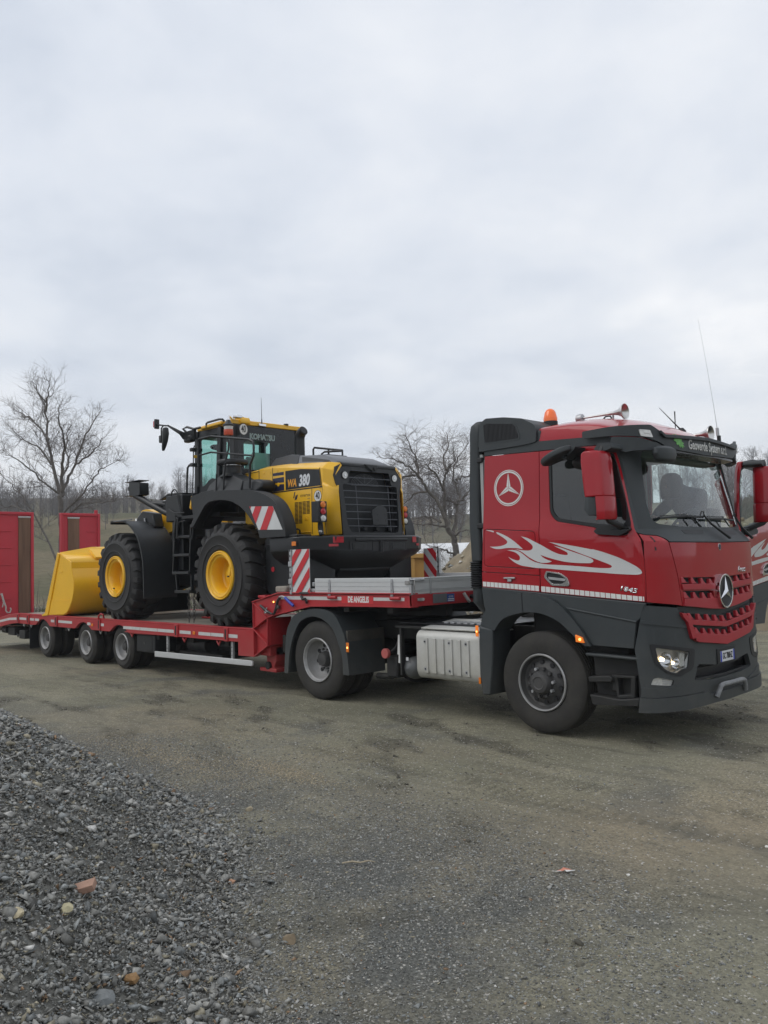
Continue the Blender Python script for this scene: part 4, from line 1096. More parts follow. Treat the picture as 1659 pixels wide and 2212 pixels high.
# rear wall, floor, roof lining behind the skin
G().box((-.74, -1.17, 1.40), (-.70, 1.17, 2.96)).obj("rear_wall", 'lining', truck)
G().box((-.70, -1.14, 1.34), (1.20, 1.14, 1.40)).obj("cab_floor", 'blk', truck)
G().box((-.70, -1.13, 2.90), (.95, 1.13, 2.93)).obj("roof_lining", 'lining', truck)
G().box((-.70, 1.12, 1.40), (.02, 1.15, 2.9)).obj("side_lining", 'lining', truck)
G().box((-.70, -1.15, 1.40), (.02, -1.12, 2.9)).obj("side_lining", 'lining', truck)
# locker catch
g = G(); g.box((-.433, -1.222, 1.585), (-.285, -1.205, 1.603)); g.box((-.385, -1.219, 1.555), (-.335, -1.205, 1.588)); g.obj("locker_handle", 'steel', truck, .004)

def door(fn, parent):
    """skin, window, handle and decals of one cab door, mapped by fn"""
    dr = empty("door", (0, 0, 0), truck)
    flat(door_poly, [inset(win_poly, -.004)], fn, .05, SU, SV).obj("door_skin", 'red', dr, bevel=.006)
    flat(win_poly, [glass_poly], lambda u, v, d: fn(u, v, d - .004), .03, SU, SV).obj("window_seal", 'blk', dr, bevel=.003)
    flat(glass_poly, [], lambda u, v, d: fn(u, v, d - .014), 0, SU, SV).obj("window_glass", MT['glass_side'] if parent == 'near' else MT['glass_door'], dr)
    # handle: chrome surround, dark cup and pull
    def hx(x): return 2.346 - (x - .04) + .0
    out = round_poly([(hx(.085), 1.665), (hx(.255), 1.640), (hx(.335), 1.592), (hx(.358), 1.527), (hx(.345), 1.508), (hx(.145), 1.513), (hx(.055), 1.598)], .02, 3)
    inn = round_poly([(hx(.10), 1.650), (hx(.245), 1.627), (hx(.315), 1.585), (hx(.318), 1.556), (hx(.26), 1.530), (hx(.155), 1.530), (hx(.085), 1.598)], .02, 3)
    flat(out, [inn], lambda u, v, d: fn(u, v, d + .016), .016, SU).obj("handle_surround", 'chrome', dr, bevel=.004)
    flat(inset(inn, -.004), [], lambda u, v, d: fn(u, v, d + .003), .004, SU).obj("handle_cup", 'blk', dr)
    flat([(hx(.105), 1.605), (hx(.315), 1.583), (hx(.31), 1.558), (hx(.115), 1.578)], [], lambda u, v, d: fn(u, v, d + .020), .014).obj("door_handle", 'steel', dr, bevel=.005)
    return dr
near_door = door(mapM, 'near')
_HX, _HY = 1.085, 1.215
def map_open(s, z, d):
    x, y, z = mapM(s, z, d); y = -y
    x0, y0 = 1.14, 1.2; vx, vy = x - x0, y - y0
    a = math.radians(-85); c, sn = math.cos(a), math.sin(a)
    return (_HX + vx * c - vy * sn, _HY + 0.03 + vx * sn + vy * c, z)
far_door = door(map_open, 'far'); far_door['label'] = 'left door swung wide open'
flat([(2.39, 1.44), (1.24, 1.355), (1.25, 1.20), (1.33, .96), (2.05, .93), (2.15, 1.10), (2.30, 1.25), (2.39, 1.32)], [], map_open, .05, SU).obj('door_lower_panel', 'grey', far_door, bevel=.008)
flat([(2.36, 1.24), (1.28, 1.13), (1.29, 1.11), (2.34, 1.22)], [], lambda u, v, d: map_open(u, v, d + .01), .02, SU).obj('panel_ridge', 'grey', far_door, bevel=.006)

# decals: flame, checker strip, star in a ring
FLAMES=[
[(-0.67, 2.121), (-0.591, 2.113), (-0.498, 2.088), (-0.396, 2.047), (-0.307, 1.998), (-0.229, 1.943), (-0.172, 1.896), (-0.251, 1.909), (-0.321, 1.913), (-0.392, 1.915), (-0.475, 1.907), (-0.547, 1.912), (-0.62, 1.937), (-0.546, 1.934), (-0.473, 1.938), (-0.411, 1.951), (-0.381, 1.968), (-0.378, 1.989), (-0.408, 2.014), (-0.468, 2.05), (-0.55, 2.087)] ,
[(-0.19, 2.032), (-0.108, 2.011), (-0.032, 1.976), (0.043, 1.942), (0.117, 1.904), (0.19, 1.866), (0.263, 1.837), (0.326, 1.824), (0.371, 1.822), (0.379, 1.834), (0.363, 1.853), (0.301, 1.882), (0.22, 1.918), (0.302, 1.898), (0.391, 1.868), (0.479, 1.839), (0.565, 1.81), (0.641, 1.782), (0.666, 1.763), (0.664, 1.748), (0.639, 1.737), (0.596, 1.735), (0.474, 1.74), (0.341, 1.754), (0.205, 1.784), (0.113, 1.809), (0.048, 1.831), (0.075, 1.806), (0.121, 1.782), (0.185, 1.761), (0.147, 1.75), (0.1, 1.747), (0.053, 1.749), (-0.003, 1.764), (-0.06, 1.789), (-0.107, 1.814), (-0.145, 1.839), (-0.183, 1.864), (-0.232, 1.886), (-0.291, 1.9), (-0.342, 1.903), (-0.271, 1.898), (-0.172, 1.884), (-0.094, 1.88), (-0.055, 1.893), (-0.044, 1.917), (-0.058, 1.941), (-0.1, 1.974), (-0.147, 2.004)] ,
[(0.157, 1.96), (0.304, 1.936), (0.482, 1.904), (0.654, 1.87), (0.666, 1.871), (0.774, 1.842), (0.897, 1.801), (0.977, 1.77), (1.055, 1.732), (1.117, 1.699), (1.154, 1.67), (1.169, 1.644), (1.164, 1.627), (1.128, 1.618), (1.049, 1.62), (0.888, 1.629), (0.722, 1.642), (0.47, 1.66), (0.291, 1.674), (0.107, 1.69), (-0.016, 1.697), (-0.122, 1.712), (-0.2, 1.724), (-0.278, 1.753), (-0.337, 1.791), (-0.371, 1.82), (-0.316, 1.795), (-0.257, 1.779), (-0.227, 1.783), (-0.216, 1.805), (-0.225, 1.829), (-0.263, 1.859), (-0.312, 1.876), (-0.383, 1.892), (-0.312, 1.892), (-0.252, 1.883), (-0.194, 1.857), (-0.146, 1.823), (-0.089, 1.786), (-0.032, 1.761), (0.034, 1.744), (0.119, 1.731), (0.221, 1.725), (0.384, 1.715), (0.56, 1.701), (0.725, 1.686), (0.808, 1.684), (0.85, 1.686), (0.867, 1.695), (0.863, 1.708), (0.827, 1.725), (0.761, 1.749), (0.65, 1.789), (0.565, 1.818), (0.479, 1.85), (0.392, 1.88), (0.303, 1.909), (0.221, 1.939)] ,
]

def sx(x): return 2.346 - (x - .042) if False else float(np.interp(-x, -PM[1][::-1][::-1], PM[0])) if x > 1.05 else PM[0][-1] - (x + .95)
def decal(poly, name, m, par, fn=mapM, off=.0025, sm=True, sub=5):
    if sm:
        P = poly; out = []
        n = len(P)
        for i in range(n):      # rounded except at the sharp tips
            a, b, c, d = Vector(P[i - 1]), Vector(P[i]), Vector(P[(i + 1) % n]), Vector(P[(i + 2) % n])
            t1 = (b - a).normalized().dot((c - b).normalized()) < -.2; t2 = (c - b).normalized().dot((d - c).normalized()) < -.2
            a2 = b - (c - b) if t1 else a; d2 = c + (c - b) if t2 else d
            for k in range(3):
                t = k / 3; out.append(tuple(0.5 * ((2 * b) + (c - a2) * t + (2 * a2 - 5 * b + 4 * c - d2) * t * t + (-a2 + 3 * b - 3 * c + d2) * t ** 3)))
        poly = out
    return flat([(sx(x), z) for x, z in poly], [], lambda u, v, d: fn(u, v, d + off), 0, [1.3 + .06 * i for i in range(32)], [1.6 + .05 * i for i in range(12)]).obj(name, m, par)
def clip_x(poly, lim, keep_less=True):
    out = []
    for i in range(len(poly)):
        a, b = poly[i - 1], poly[i]; ia = (a[0] < lim) == keep_less; ib = (b[0] < lim) == keep_less
        if ia != ib:
            t = (lim - a[0]) / (b[0] - a[0]); out.append((lim, a[1] + t * (b[1] - a[1])))
        if ib: out.append(b)
    return out
for fl in FLAMES:
    decal(fl, "flame_decal", 'silver', truck)
for fl in FLAMES[1:]:
    q = clip_x(fl, .012, False)
    o = decal(q, "flame_decal", 'silver', far_door, fn=map_open)
def strip(s0, s1, z0, z1, zb0, zb1, n, par, fn):
    for k in range(n):
        a = s0 + (s1 - s0) * (k + .06) / n; b = s0 + (s1 - s0) * (k + .94) / n
        f = lambda s: (s - s0) / (s1 - s0)
        P = [(a, zb0 + (zb1 - zb0) * f(a)), (b, zb0 + (zb1 - zb0) * f(b)), (b, z0 + (z1 - z0) * f(b)), (a, z0 + (z1 - z0) * f(a))]
        flat(P, [], lambda u, v, d: fn(u, v, d + .0025), 0).obj("strip_segment", 'white', par)
strip(3.15, 2.405, 1.557, 1.510, 1.506, 1.456, 14, truck, mapM)
strip(2.383, 1.235, 1.508, 1.411, 1.452, 1.368, 20, near_door, mapM)
strip(2.383, 1.235, 1.508, 1.411, 1.452, 1.368, 20, far_door, map_open)
def ring_decal(cx, cz, r0, r1, n=48):
    o = [(sx(cx) + r1 * math.cos(2 * PI * i / n), cz + r1 * math.sin(2 * PI * i / n)) for i in range(n)]
    h = [(sx(cx) + r0 * math.cos(2 * PI * i / n), cz + r0 * math.sin(2 * PI * i / n)) for i in range(n)]
    return flat(o, [h], lambda u, v, d: mapM(u, v, d + .0025), 0)
for a, b in ((.186, .195), (.163, .180)): ring_decal(-.335, 2.557, a, b).obj("ring_decal", 'white', truck)
def star_pts(cx, cz, R, w, half, k):
    a = math.radians(90 + 120 * k); dx, dz = math.cos(a), math.sin(a); px, pz = -dz, dx
    sgn = 1 if half else -1; g_ = .004
    b = math.radians(90 + 120 * k + 60 * sgn); ex, ez = math.cos(b), math.sin(b)
    return [(cx + px * sgn * .0025, cz + pz * sgn * .0025), (cx + dx * R + px * sgn * .001, cz + dz * R + pz * sgn * .001), (cx + ex * .030 + dx * .004, cz + ez * .030 + dz * .004)]
for k in range(3):
    for h in (0, 1):
        P = [(sx(x), z) for x, z in star_pts(-.335, 2.557, .165, .026, h, k)]
        flat(P, [], lambda u, v, d: mapM(u, v, d + .0025), 0).obj("star_decal", 'white', truck)
me = text_mesh("1845", .066, lambda u, v, d: mapM(sx(1.02 + u), 1.476 - u * .17 + v, .004 + d), .003, shear=.25, bold=.0018, sx=1.4)
link("model_number", me, MT['chrome'], near_door)

# ---- black surround: roof band, pillars, windscreen frame, cowl
half = [(0, 1.910), (.22, 1.912), (.5, 1.915), (.94, 1.922), (.962, 1.952), (1.02, 1.984), (1.146, 1.996), (1.214, 2.012), (1.232, 2.02), (1.202, 2.4), (1.196, 2.6), (1.201, 2.745), (1.218, 2.816), (1.26, 2.858), (1.31, 2.876), (1.795, 2.897), (2.342, 2.912), (3.062, 2.937), (3.072, 3.0), (2.36, 3.012), (1.3, 2.958), (1.12, 2.95), (.9, 2.95), (.5, 2.95), (0, 2.95)]
glh = round_poly([(0, 2.066), (.62, 2.072), (.93, 2.095), (.995, 2.14), (1.005, 2.3), (.955, 2.62), (.918, 2.79), (.86, 2.83), (0, 2.84)], [0, 0, .05, .05, 0, 0, .04, .04, 0], 3)
glass = mirror_s(glh)
panel("windscreen_surround", mirror_s(half), 'grey', truck, [glass], thick=.03, bevel=.005)
panel("windscreen", inset(glass, -.012), MT['glass_ws'], truck, thick=0, off=-.012, bevel=0)
# wiper cowl recesses
for P in ([(.62, 2.037), (.19, 2.04), (.25, 1.995), (.60, 1.994)], [(-.19, 2.037), (-.62, 2.035), (-.60, 1.994), (-.25, 1.994)]):
    panel("cowl_vent", round_poly(P, .02), 'blk', truck, off=.003, thick=.01, bevel=.002)
# wipers
def P3(s, z, d): return Vector(mapM(s, z, d))
for (arm, blade, hook) in ((((-.187, 1.953), (.06, 2.10), (.173, 2.185)), ((.921, 2.150), (.5, 2.175), (.16, 2.17)), ((.42, 2.165), (.36, 2.10))),
                           (((-.93, 1.953), (-.80, 2.08), (-.66, 2.185)), ((.10, 2.155), (-.30, 2.158), (-.62, 2.150)), ((-.33, 2.155), (-.40, 2.09)))):
    w_ = empty("wiper", (0, 0, 0), truck)
    G().tube([P3(s, z, .05) for s, z in arm], [.016, .012, .009], 6).obj("wiper_arm", 'blk', w_)
    g = G(); g.tube([P3(s, z, .030) for s, z in blade], .012, 5); g.tube([P3(s, z + .018, .045) for s, z in blade[:]][:2], .006, 4); g.obj("wiper_blade", 'blk', w_)
    g = G(); g.tube([P3(s, z, .035) for s, z in hook], .008, 5); g.obj('wiper_link', 'blk', w_); g = G(); g.tube([P3(arm[2][0], arm[2][1], .05), P3(arm[2][0] + .01, arm[2][1] + .035, .06), P3(arm[2][0] + .05, arm[2][1] + .04, .06), P3(arm[2][0] + .07, arm[2][1] - .01, .04)], .006, 5)
    g.obj("wiper_link", 'blk', w_)

# ---- red front: corner panels, hood with upper grille
corner = round_poly([(1.214, 2.002), (1.146, 1.988), (1.02, 1.976), (.975, 1.945), (.957, 1.912), (.905, 1.75), (.858, 1.595), (.806, 1.307), (.85, 1.318), (1.219, 1.360), (1.213, 1.53), (1.219, 1.75)], [0, .01, .03, .03, .02, 0, 0, 0, 0, 0, 0, 0], 3)
for sg in (1, -1):
    panel("corner_panel", [(sg * s, z) for s, z in corner], 'red', truck)
    panel("panel_groove", [(sg * 1.116, 1.975), (sg * 1.10, 1.972), (sg * 1.10, 1.84), (sg * 1.116, 1.84)], 'blk', truck, off=.002, thick=.002, bevel=0)
hood = mirror_s([(0, 1.232), (.3, 1.252), (.60, 1.285), (.797, 1.305), (.848, 1.595), (.895, 1.75), (.947, 1.913), (.5, 1.908), (0, 1.904)])
def slot(a): return round_poly(a, .012, 2)
slots = []
for sg in (1, -1):
    slots.append(slot([(sg * .818, 1.577), (sg * .155, 1.560), (sg * .180, 1.497), (sg * .806, 1.515)]))
    slots.append(slot([(sg * .790, 1.450), (sg * .205, 1.428), (sg * .185, 1.350), (sg * .768, 1.372)]))
panel("hood", hood, 'red', truck, slots, thick=.05, bevel=.005)
panel("grille_backing", mirror_s([(0, 1.30), (.74, 1.33), (.80, 1.59), (0, 1.59)]), 'blk', truck, off=-.055, thick=.01, bevel=0)
def tooth_mesh(w, h, dp):
    g = G()
    # a slanted pointed fin: base w wide, leaning to one side
    f = [(-w * .5, 0), (w * .5, 0), (w * .46, h), (w * .22, h), (w * .02, h * .5), (-w * .2, h * .12)]
    return f
def teeth(centres, base, w, h, fn, parent, off=.012):
    for s, z in zip(centres, base):
        f = tooth_mesh(w, h, 0)
        P = [(s + a, z + b) for a, b in f]
        flat(P, [], lambda u, v, d: fn(u, v, d + off - max(0, (v - z)) * .10), .035).obj("grille_tooth", 'redgrille', parent, bevel=.006, seg=2)
gr = empty("upper_grille", (0, 0, 0), truck)
panel("grille_bar", [(.812, 1.513), (.175, 1.497), (.185, 1.440), (.795, 1.462)], 'redgrille', gr, off=.014, thick=.03, bevel=.01)
panel("grille_bar", [(-.812, 1.513), (-.175, 1.497), (-.185, 1.440), (-.795, 1.462)], 'redgrille', gr, off=.014, thick=.03, bevel=.01)
panel("grille_bar", mirror_s([(0, 1.238), (.3, 1.256), (.60, 1.288), (.790, 1.308), (.775, 1.375), (.185, 1.352), (0, 1.345)]), 'redgrille', gr, off=.014, thick=.03, bevel=.01)
for sg in (1, -1):
    cs = [.755, .585, .405, .235] if sg > 0 else [-.235, -.405, -.585, -.745]
    teeth(cs, [1.505 + .02 * (abs(c) - .5) / .3 for c in cs], .125, .060, mapM, gr)
    cs = [.725, .56, .39, .23] if sg > 0 else [-.23, -.39, -.56, -.715]
    teeth(cs, [1.360 + .02 * (abs(c) - .5) / .3 for c in cs], .125, .066, mapM, gr)
for z in (1.545, 1.408): panel("grille_slat", mirror_s([(0, z - .008), (.78, z), (.78, z + .014), (0, z + .006)]), 'blk', gr, off=-.035, thick=.01, bevel=0)

bd = empty("star_badge", (0, 0, 0), truck)
def fdisc(n, rx, rz, cs=0.0, cz=1.415): return [(cs + rx * math.cos(2 * PI * i / n), cz + rz * math.sin(2 * PI * i / n)) for i in range(n)]
panel("badge_disc", fdisc(40, .150, .158), 'ink', bd, off=.030, thick=.06, bevel=.004)
panel("badge_ring", fdisc(40, .163, .172), 'chrome', bd, [fdisc(40, .147, .155)], off=.044, thick=.05, bevel=.006)
for k in range(3):
    a = math.radians(90 + 120 * k)
    for h in (0, 1):
        sg = 1 if h else -1; dx, dz = -math.cos(a), math.sin(a); px, pz = -dz, dx
        c0 = Vector(mapM(0, 1.415, .062)); tip = Vector(mapM(dx * .146, 1.415 + dz * .152, .036)); bs = Vector(mapM(-math.cos(a + sg * PI / 3) * .034, 1.415 + math.sin(a + sg * PI / 3) * .034, .040))
        g = G(); g.add([c0, tip, bs, c0 - Vector((.03, 0, 0))], [(0, 1, 2), (0, 2, 3), (0, 3, 1), (1, 3, 2)]); g.obj("badge_star_arm", 'chrome', bd)
panel("round_hood_badge", fdisc(24, .032, .036, .02, 1.862), 'chrome', truck, off=.006, thick=.01, bevel=.003)
panel("round_hood_badge_face", fdisc(20, .023, .026, .02, 1.862), 'navy', truck, off=.0085, thick=.004, bevel=.001)
me = text_mesh("Arocs", .085, lambda u, v, d: mapM(-.53 - u, 1.622 + v, .004 + d), .004, shear=.2, bold=.002, sx=1.1)
link("model_name", me, MT['chrome'], truck)

# ---- bumper with lower grille
bump_h = [(0, .345), (.302, .351), (.823, .350), (1.337, .353), (1.320, .534), (1.368, .92), (1.298, 1.215), (1.282, 1.331), (1.10, 1.315), (.887, 1.293), (.866, 1.250), (.842, 1.205), (.774, 1.150), (.712, .990), (.60, .948), (0, .878)]
hl = round_poly([(1.172, .937), (.742, .867), (.785, .724), (.877, .715), (.955, .684), (1.065, .723), (1.142, .795)], [.02, .015, .015, .03, .03, .04, .03], 3)
fog = round_poly([(1.232, .597), (1.205, .652), (1.158, .662), (.971, .622), (.997, .573)], .012, 2)
opn = round_poly([(.585, .738), (.25, .698), (-.25, .698), (-.575, .735), (-.66, .592), (-.3, .560), (.3, .560), (.67, .592)], .03, 3)
holes = [hl, [(-a, b) for a, b in hl], fog, [(-a, b) for a, b in fog], opn]
panel("bumper", mirror_s(bump_h), 'grey', truck, holes, fn=mapB, thick=.05, bevel=.012, sv=[.47, .56, .9])
lip = mirror_s([(0, .335), (.302, .340), (.823, .340), (1.345, .343), (1.328, .480), (1.159, .472), (.945, .470), (.483, .463), (.40, .43), (0, .43)])
panel("bumper_lip", lip, 'grey', truck, fn=mapB, off=.028, thick=.04, bevel=.012)
for sg in (1, -1):
    panel("bumper_ridge", [(sg * s, z) for s, z in [(1.325, .485), (1.315, .572), (1.10, .562), (.90, .566), (.62, .50), (.50, .470), (.945, .476), (1.159, .478)]], 'grey', truck, fn=mapB, off=.012, thick=.03, bevel=.01)
    tr = [(sg * a, b) for a, b in round_poly([(1.232, .977), (.640, .888), (.668, .747), (.70, .70), (.908, .650), (1.066, .697), (1.189, .789)], .03, 3)]
    hh = [(sg * a, b) for a, b in inset(hl, -.004)]
    panel("headlight_bezel", tr, 'blk', truck, [hh], fn=mapB, off=.006, thick=.012, bevel=.004)
    panel("bumper_crease", [(sg * s, z) for s, z in [(1.30, 1.195), (.775, 1.118), (.768, 1.095), (1.302, 1.165)]], 'grey', truck, fn=mapB, off=.010, thick=.02, bevel=.008)
    L_ = empty("headlight", (0, 0, 0), truck)
    hq = [(sg * a, b) for a, b in hl]
    flat(hq, [], lambda u, v, d: mapB(u, v, d - .11), .004, SU).obj("reflector", 'lampback', L_)
    g = G(); m_ = len(hq)      # side wall of the lamp well
    ra = [mapB(u, v, -.004) for u, v in hq]; rb = [mapB(u, v, -.11) for u, v in hq]
    g.loft([ra, rb], caps=False); g.obj("lamp_well", 'lampback', L_)
    for (cs, cz, rr, mm) in ((1.045, .815, .070, 'chrome'), (.915, .775, .055, 'chrome')):
        c = Vector(mapB(sg * cs, cz, -.085)); o_ = Vector(mapB(sg * cs, cz, -.02)); ax = (o_ - c).normalized()
        ring = []
        for (t, r) in ((0, .012), (.015, rr * .6), (.05, rr), (.056, rr * 1.02)):
            a_ = ax.orthogonal().normalized(); b_ = ax.cross(a_)
            ring.append([tuple(c + ax * t + (a_ * math.cos(2 * PI * i / 20) + b_ * math.sin(2 * PI * i / 20)) * r) for i in range(20)])
        G().loft(ring, caps=False).obj("lamp_bowl", mm, L_)
        G().cyl(c, c + ax * .03, .014, 10).obj("bulb", 'lampglow', L_)
    P = [(sg * s, z) for s, z in [(.84, .865), (.765, .855), (.79, .735), (.86, .735)]]
    flat(P, [], lambda u, v, d: mapB(u, v, d - .03), .02, SU).obj("indicator_lens", 'whitelens', L_, bevel=.004)
    flat(inset(hq, -.003), [], lambda u, v, d: mapB(u, v, d - .004), 0, SU).obj("lens_cover", MT['glass_lamp'] if 'glass_lamp' in MT else MT['glass_door'], L_)
    F_ = empty("fog_lamp", (0, 0, 0), truck)
    fq = [(sg * a, b) for a, b in fog]
    flat(fq, [], lambda u, v, d: mapB(u, v, d - .02), .01, SU).obj("fog_reflector", 'whitelens', F_, bevel=.002)
    for z in (.59, .607, .624): flat([(sg * 1.10, z + .008), (sg * .99, z), (sg * .99, z + .008), (sg * 1.10, z + .016)], [], lambda u, v, d: mapB(u, v, d - .014), .006, SU).obj("fog_lens_rib", 'steel', F_)
panel("bumper_inner", mirror_s([(0, .54), (.72, .57), (.66, .76), (0, .74)]), 'ink', truck, fn=mapB, off=-.14, thick=.01, bevel=0)
panel("intake_bar", mirror_s([(0, .655), (.62, .665), (.62, .685), (0, .675)]), 'blk', truck, fn=mapB, off=-.07, thick=.02, bevel=.004)
panel("intake_step", mirror_s([(0, .560), (.58, .575), (.60, .60), (0, .585)]), 'blk', truck, fn=mapB, off=-.03, thick=.05, bevel=.006)
lg = empty("lower_grille", (0, 0, 0), truck)
frame = mirror_s([(0, .880), (.60, .950), (.708, .992), (.772, 1.150), (.840, 1.205), (.862, 1.248), (.80, 1.235), (.745, 1.185), (.727, 1.175), (0, 1.105)])
hole_g = mirror_s([(0, .975), (.60, 1.035), (.645, 1.045), (.700, 1.125), (.60, 1.112), (0, 1.055)])
panel("grille_frame", frame, 'redgrille', lg, [hole_g], fn=mapB, off=.03, thick=.05, bevel=.012)
panel("lower_grille_backing", mirror_s([(0, .93), (.70, 1.0), (.86, 1.30), (0, 1.26)]), 'blk', lg, fn=mapB, off=-.03, thick=.01, bevel=0)
panel("lower_grille_slat", mirror_s([(0, 1.160), (.78, 1.235), (.78, 1.25), (0, 1.176)]), 'blk', lg, fn=mapB, off=-.01, thick=.02, bevel=0)
cs = [.70, .53, .36, .19, .02, -.15, -.32, -.49, -.66]
teeth(cs, [1.108 + .068 * abs(c - .0) / .727 for c in cs], .12, .062, mapB, lg, .028)
cs = [.60, .45, .30, .15, 0, -.15, -.30, -.45, -.60]
teeth(cs, [.972 + .062 * abs(c) / .6 for c in cs], .11, .058, mapB, lg, .028)
# plate, towing bar
pl = empty("number_plate", (0, 0, 0), truck)
panel("plate_carrier", [(.20, .845), (-.23, .845), (-.23, .695), (.20, .695)], 'blk', pl, fn=mapB, off=.012, thick=.012, bevel=.004)
panel("plate_face", [(.147, .817), (-.178, .817), (-.178, .712), (.147, .712)], 'plate', pl, fn=mapB, off=.018, thick=.006, bevel=.002)
for a, b in ((.147, .118), (-.150, -.178)):
    panel("plate_band", [(a, .817), (b, .817), (b, .712), (a, .712)], 'blue', pl, fn=mapB, off=.0195, thick=.002, bevel=0)
link("plate_number", text_mesh("GC 788HZ", .074, lambda u, v, d: mapB(-.015 - u, .765 + v * 1.15, .0205 + d), .001, bold=.0015, sx=.68), MT['ink'], pl)
G().tube([P for P in catmull([Vector(mapB(.330, .395, .045)), Vector(mapB(.285, .47, .06)), Vector(mapB(.235, .505, .062)), Vector(mapB(0, .505, .064)), Vector(mapB(-.25, .500, .062)), Vector(mapB(-.31, .46, .06)), Vector(mapB(-.35, .385, .045))], 5)], .024, 8).obj("towing_bar", mat("worn_grey_bar", (.22, .225, .23), .6, 0, .25, 20), truck)

# ---- grey side skirt, wheel arch, steps
sk_poly = [(-.735, 1.497), (1.205, 1.352), (1.19, 1.32), (1.15, 1.213), (1.105, 1.18), (1.072, .925), (.620, .935), (.532, 1.071), (.375, 1.244), (.21, 1.367), (-.03, 1.429), (-.306, 1.427), (-.55, 1.337), (-.684, 1.218), (-.715, 1.30)]
def side_thing(poly, y, th, name, m, par, bevel=.008, holes=()):
    for sg in (-1, 1):
        g = flat(poly, holes, lambda u, v, d: (u, sg * (abs(y) + d), v), th); g.obj(name, m, par, bevel=bevel)
side_thing(sk_poly, 1.222, .03, "side_skirt", 'grey', truck)
side_thing([(.36, 1.275), (1.11, 1.165), (1.11, 1.185), (.33, 1.30)], 1.232, .02, "skirt_ridge", 'grey', truck)
outer = [(-.735, 1.085), (-.684, 1.218), (-.55, 1.337), (-.306, 1.427), (-.03, 1.429), (.21, 1.367), (.375, 1.244), (.532, 1.071), (.622, .930)]
inner = [(.565, .925), (.485, .975), (.407, 1.049), (.244, 1.168), (.029, 1.235), (-.198, 1.23), (-.420, 1.166), (-.53, 1.06), (-.545, 1.03)]
oc = [tuple(v) for v in catmull([(a, b, 0) for a, b in outer], 4)]; ic = [tuple(v) for v in catmull([(a, b, 0) for a, b in inner], 4)]
arch = [(a, b) for a, b, _ in oc] + [(a, b) for a, b, _ in ic]
def arch_map(sg):
    def f(u, v, d):
        # lip rolls inwards towards the wheel
        dist = min(math.hypot(u - a, v - b) for a, b in arch[len(oc):])
        return (u, sg * (1.262 + d - .05 * max(0, 1 - dist / .08) ** 2 * 0), v)
    return f
for sg in (-1, 1):
    flat(arch, [], arch_map(sg), .30).obj("wheel_arch", 'grey', truck, bevel=.035, seg=4)
G().prism([(-.17, 1.236), (-.163, 1.236), (-.17, 1.44), (-.178, 1.44)], 'y', -1.266, -1.20).obj("arch_joint", 'ink', truck)
side_thing([(-.765, 1.10), (-.735, 1.075), (-.575, 1.055), (-.59, .70), (-.635, .335), (-.745, .332), (-.770, .6)], 1.262, .32, "rear_arch_guard", 'grey', truck, bevel=.02)
side_thing([(.551, .844), (.571, .548), (.600, .362), (1.096, .393), (1.115, .53), (1.10, .83)], 1.10, .02, "step_well", 'chassis', truck)
side_thing([(.545, .860), (1.12, .845), (1.12, .815), (.548, .828)], 1.235, .16, "cab_step", 'grey', truck, bevel=.012)
side_thing([(.565, .628), (.80, .655), (.83, .635), (.83, .60), (.57, .58)], 1.235, .16, "cab_step", 'chassis', truck, bevel=.01)
side_thing([(.80, .66), (1.05, .665), (1.04, .45), (.85, .43), (.84, .50), (.80, .50)], 1.19, .10, "step_bracket", 'chassis', truck, bevel=.012, holes=[[(.86, .63), (1.0, .635), (.99, .49), (.87, .47)]])
side_thing([(.575, .46), (.60, .362), (1.100, .395), (1.105, .47), (.9, .44)], 1.235, .18, "cab_step", 'chassis', truck, bevel=.012)
side_thing([(1.06, .92), (1.115, 1.19), (1.15, 1.215), (1.20, 1.335), (1.23, 1.30), (1.20, 1.0), (1.12, .45), (1.06, .45)], 1.16, .02, "gap_filler", 'ink', truck)
g = G(); g.prism([(.470, 1.035), (.545, 1.01), (.567, .958), (.475, .965)], 'y', -1.285, -1.25); o = g.obj("arch_marker_light", 'amber_on', truck, .004)
G().cyl((.525, -1.289, .992), (.525, -1.283, .992), .014, 10).obj("arch_marker_bulb", 'amber_dot', truck)

# ---- roof, fairing, visor
rings = []
for x, zs, zr, zc, hw in ((.05, 3.012, 3.135, 3.275, 1.19), (.2, 3.008, 3.135, 3.285, 1.19), (.42, 3.0, 3.128, 3.282, 1.19), (.6, 2.99, 3.110, 3.262, 1.185), (.75, 2.98, 3.085, 3.225, 1.18), (.88, 2.97, 3.05, 3.165, 1.165), (1.0, 2.96, 3.01, 3.10, 1.12), (1.10, 2.955, 2.98, 3.04, 1.02)):
    rg = []
    for t_ in (-1, -.992, -.978, -.955, -.92, -.85, -.7, -.5, -.25, 0, .25, .5, .7, .85, .92, .955, .978, .992, 1):
        a = abs(t_); sh = np.interp(a, [0, .25, .5, .7, .85, .92, .955, .978, .992, 1], [1, .96, .84, .62, .36, .22, .13, .02, -.45, -1])
        h = zr + (zc - zr) * sh if sh > 0 else zr + (zr - zs) * sh
        rg.append((x, hw * t_, h))
    rg += [(x, hw, 2.93), (x, -hw, 2.93)]
    rings.append(rg)
G().loft(rings).obj("roof", 'red', truck, bevel=.01, ang=30)
fair = round_poly([(-.715, 2.985), (-.705, 3.22), (-.672, 3.312), (-.605, 3.345), (-.36, 3.325), (-.12, 3.278), (.03, 3.195), (.055, 3.14), (.05, 3.01), (-.10, 2.992)], .02, 2)
G().prism(fair, 'y', -1.215, 1.215).obj("roof_fairing", 'grey', truck, bevel=.05, seg=4)
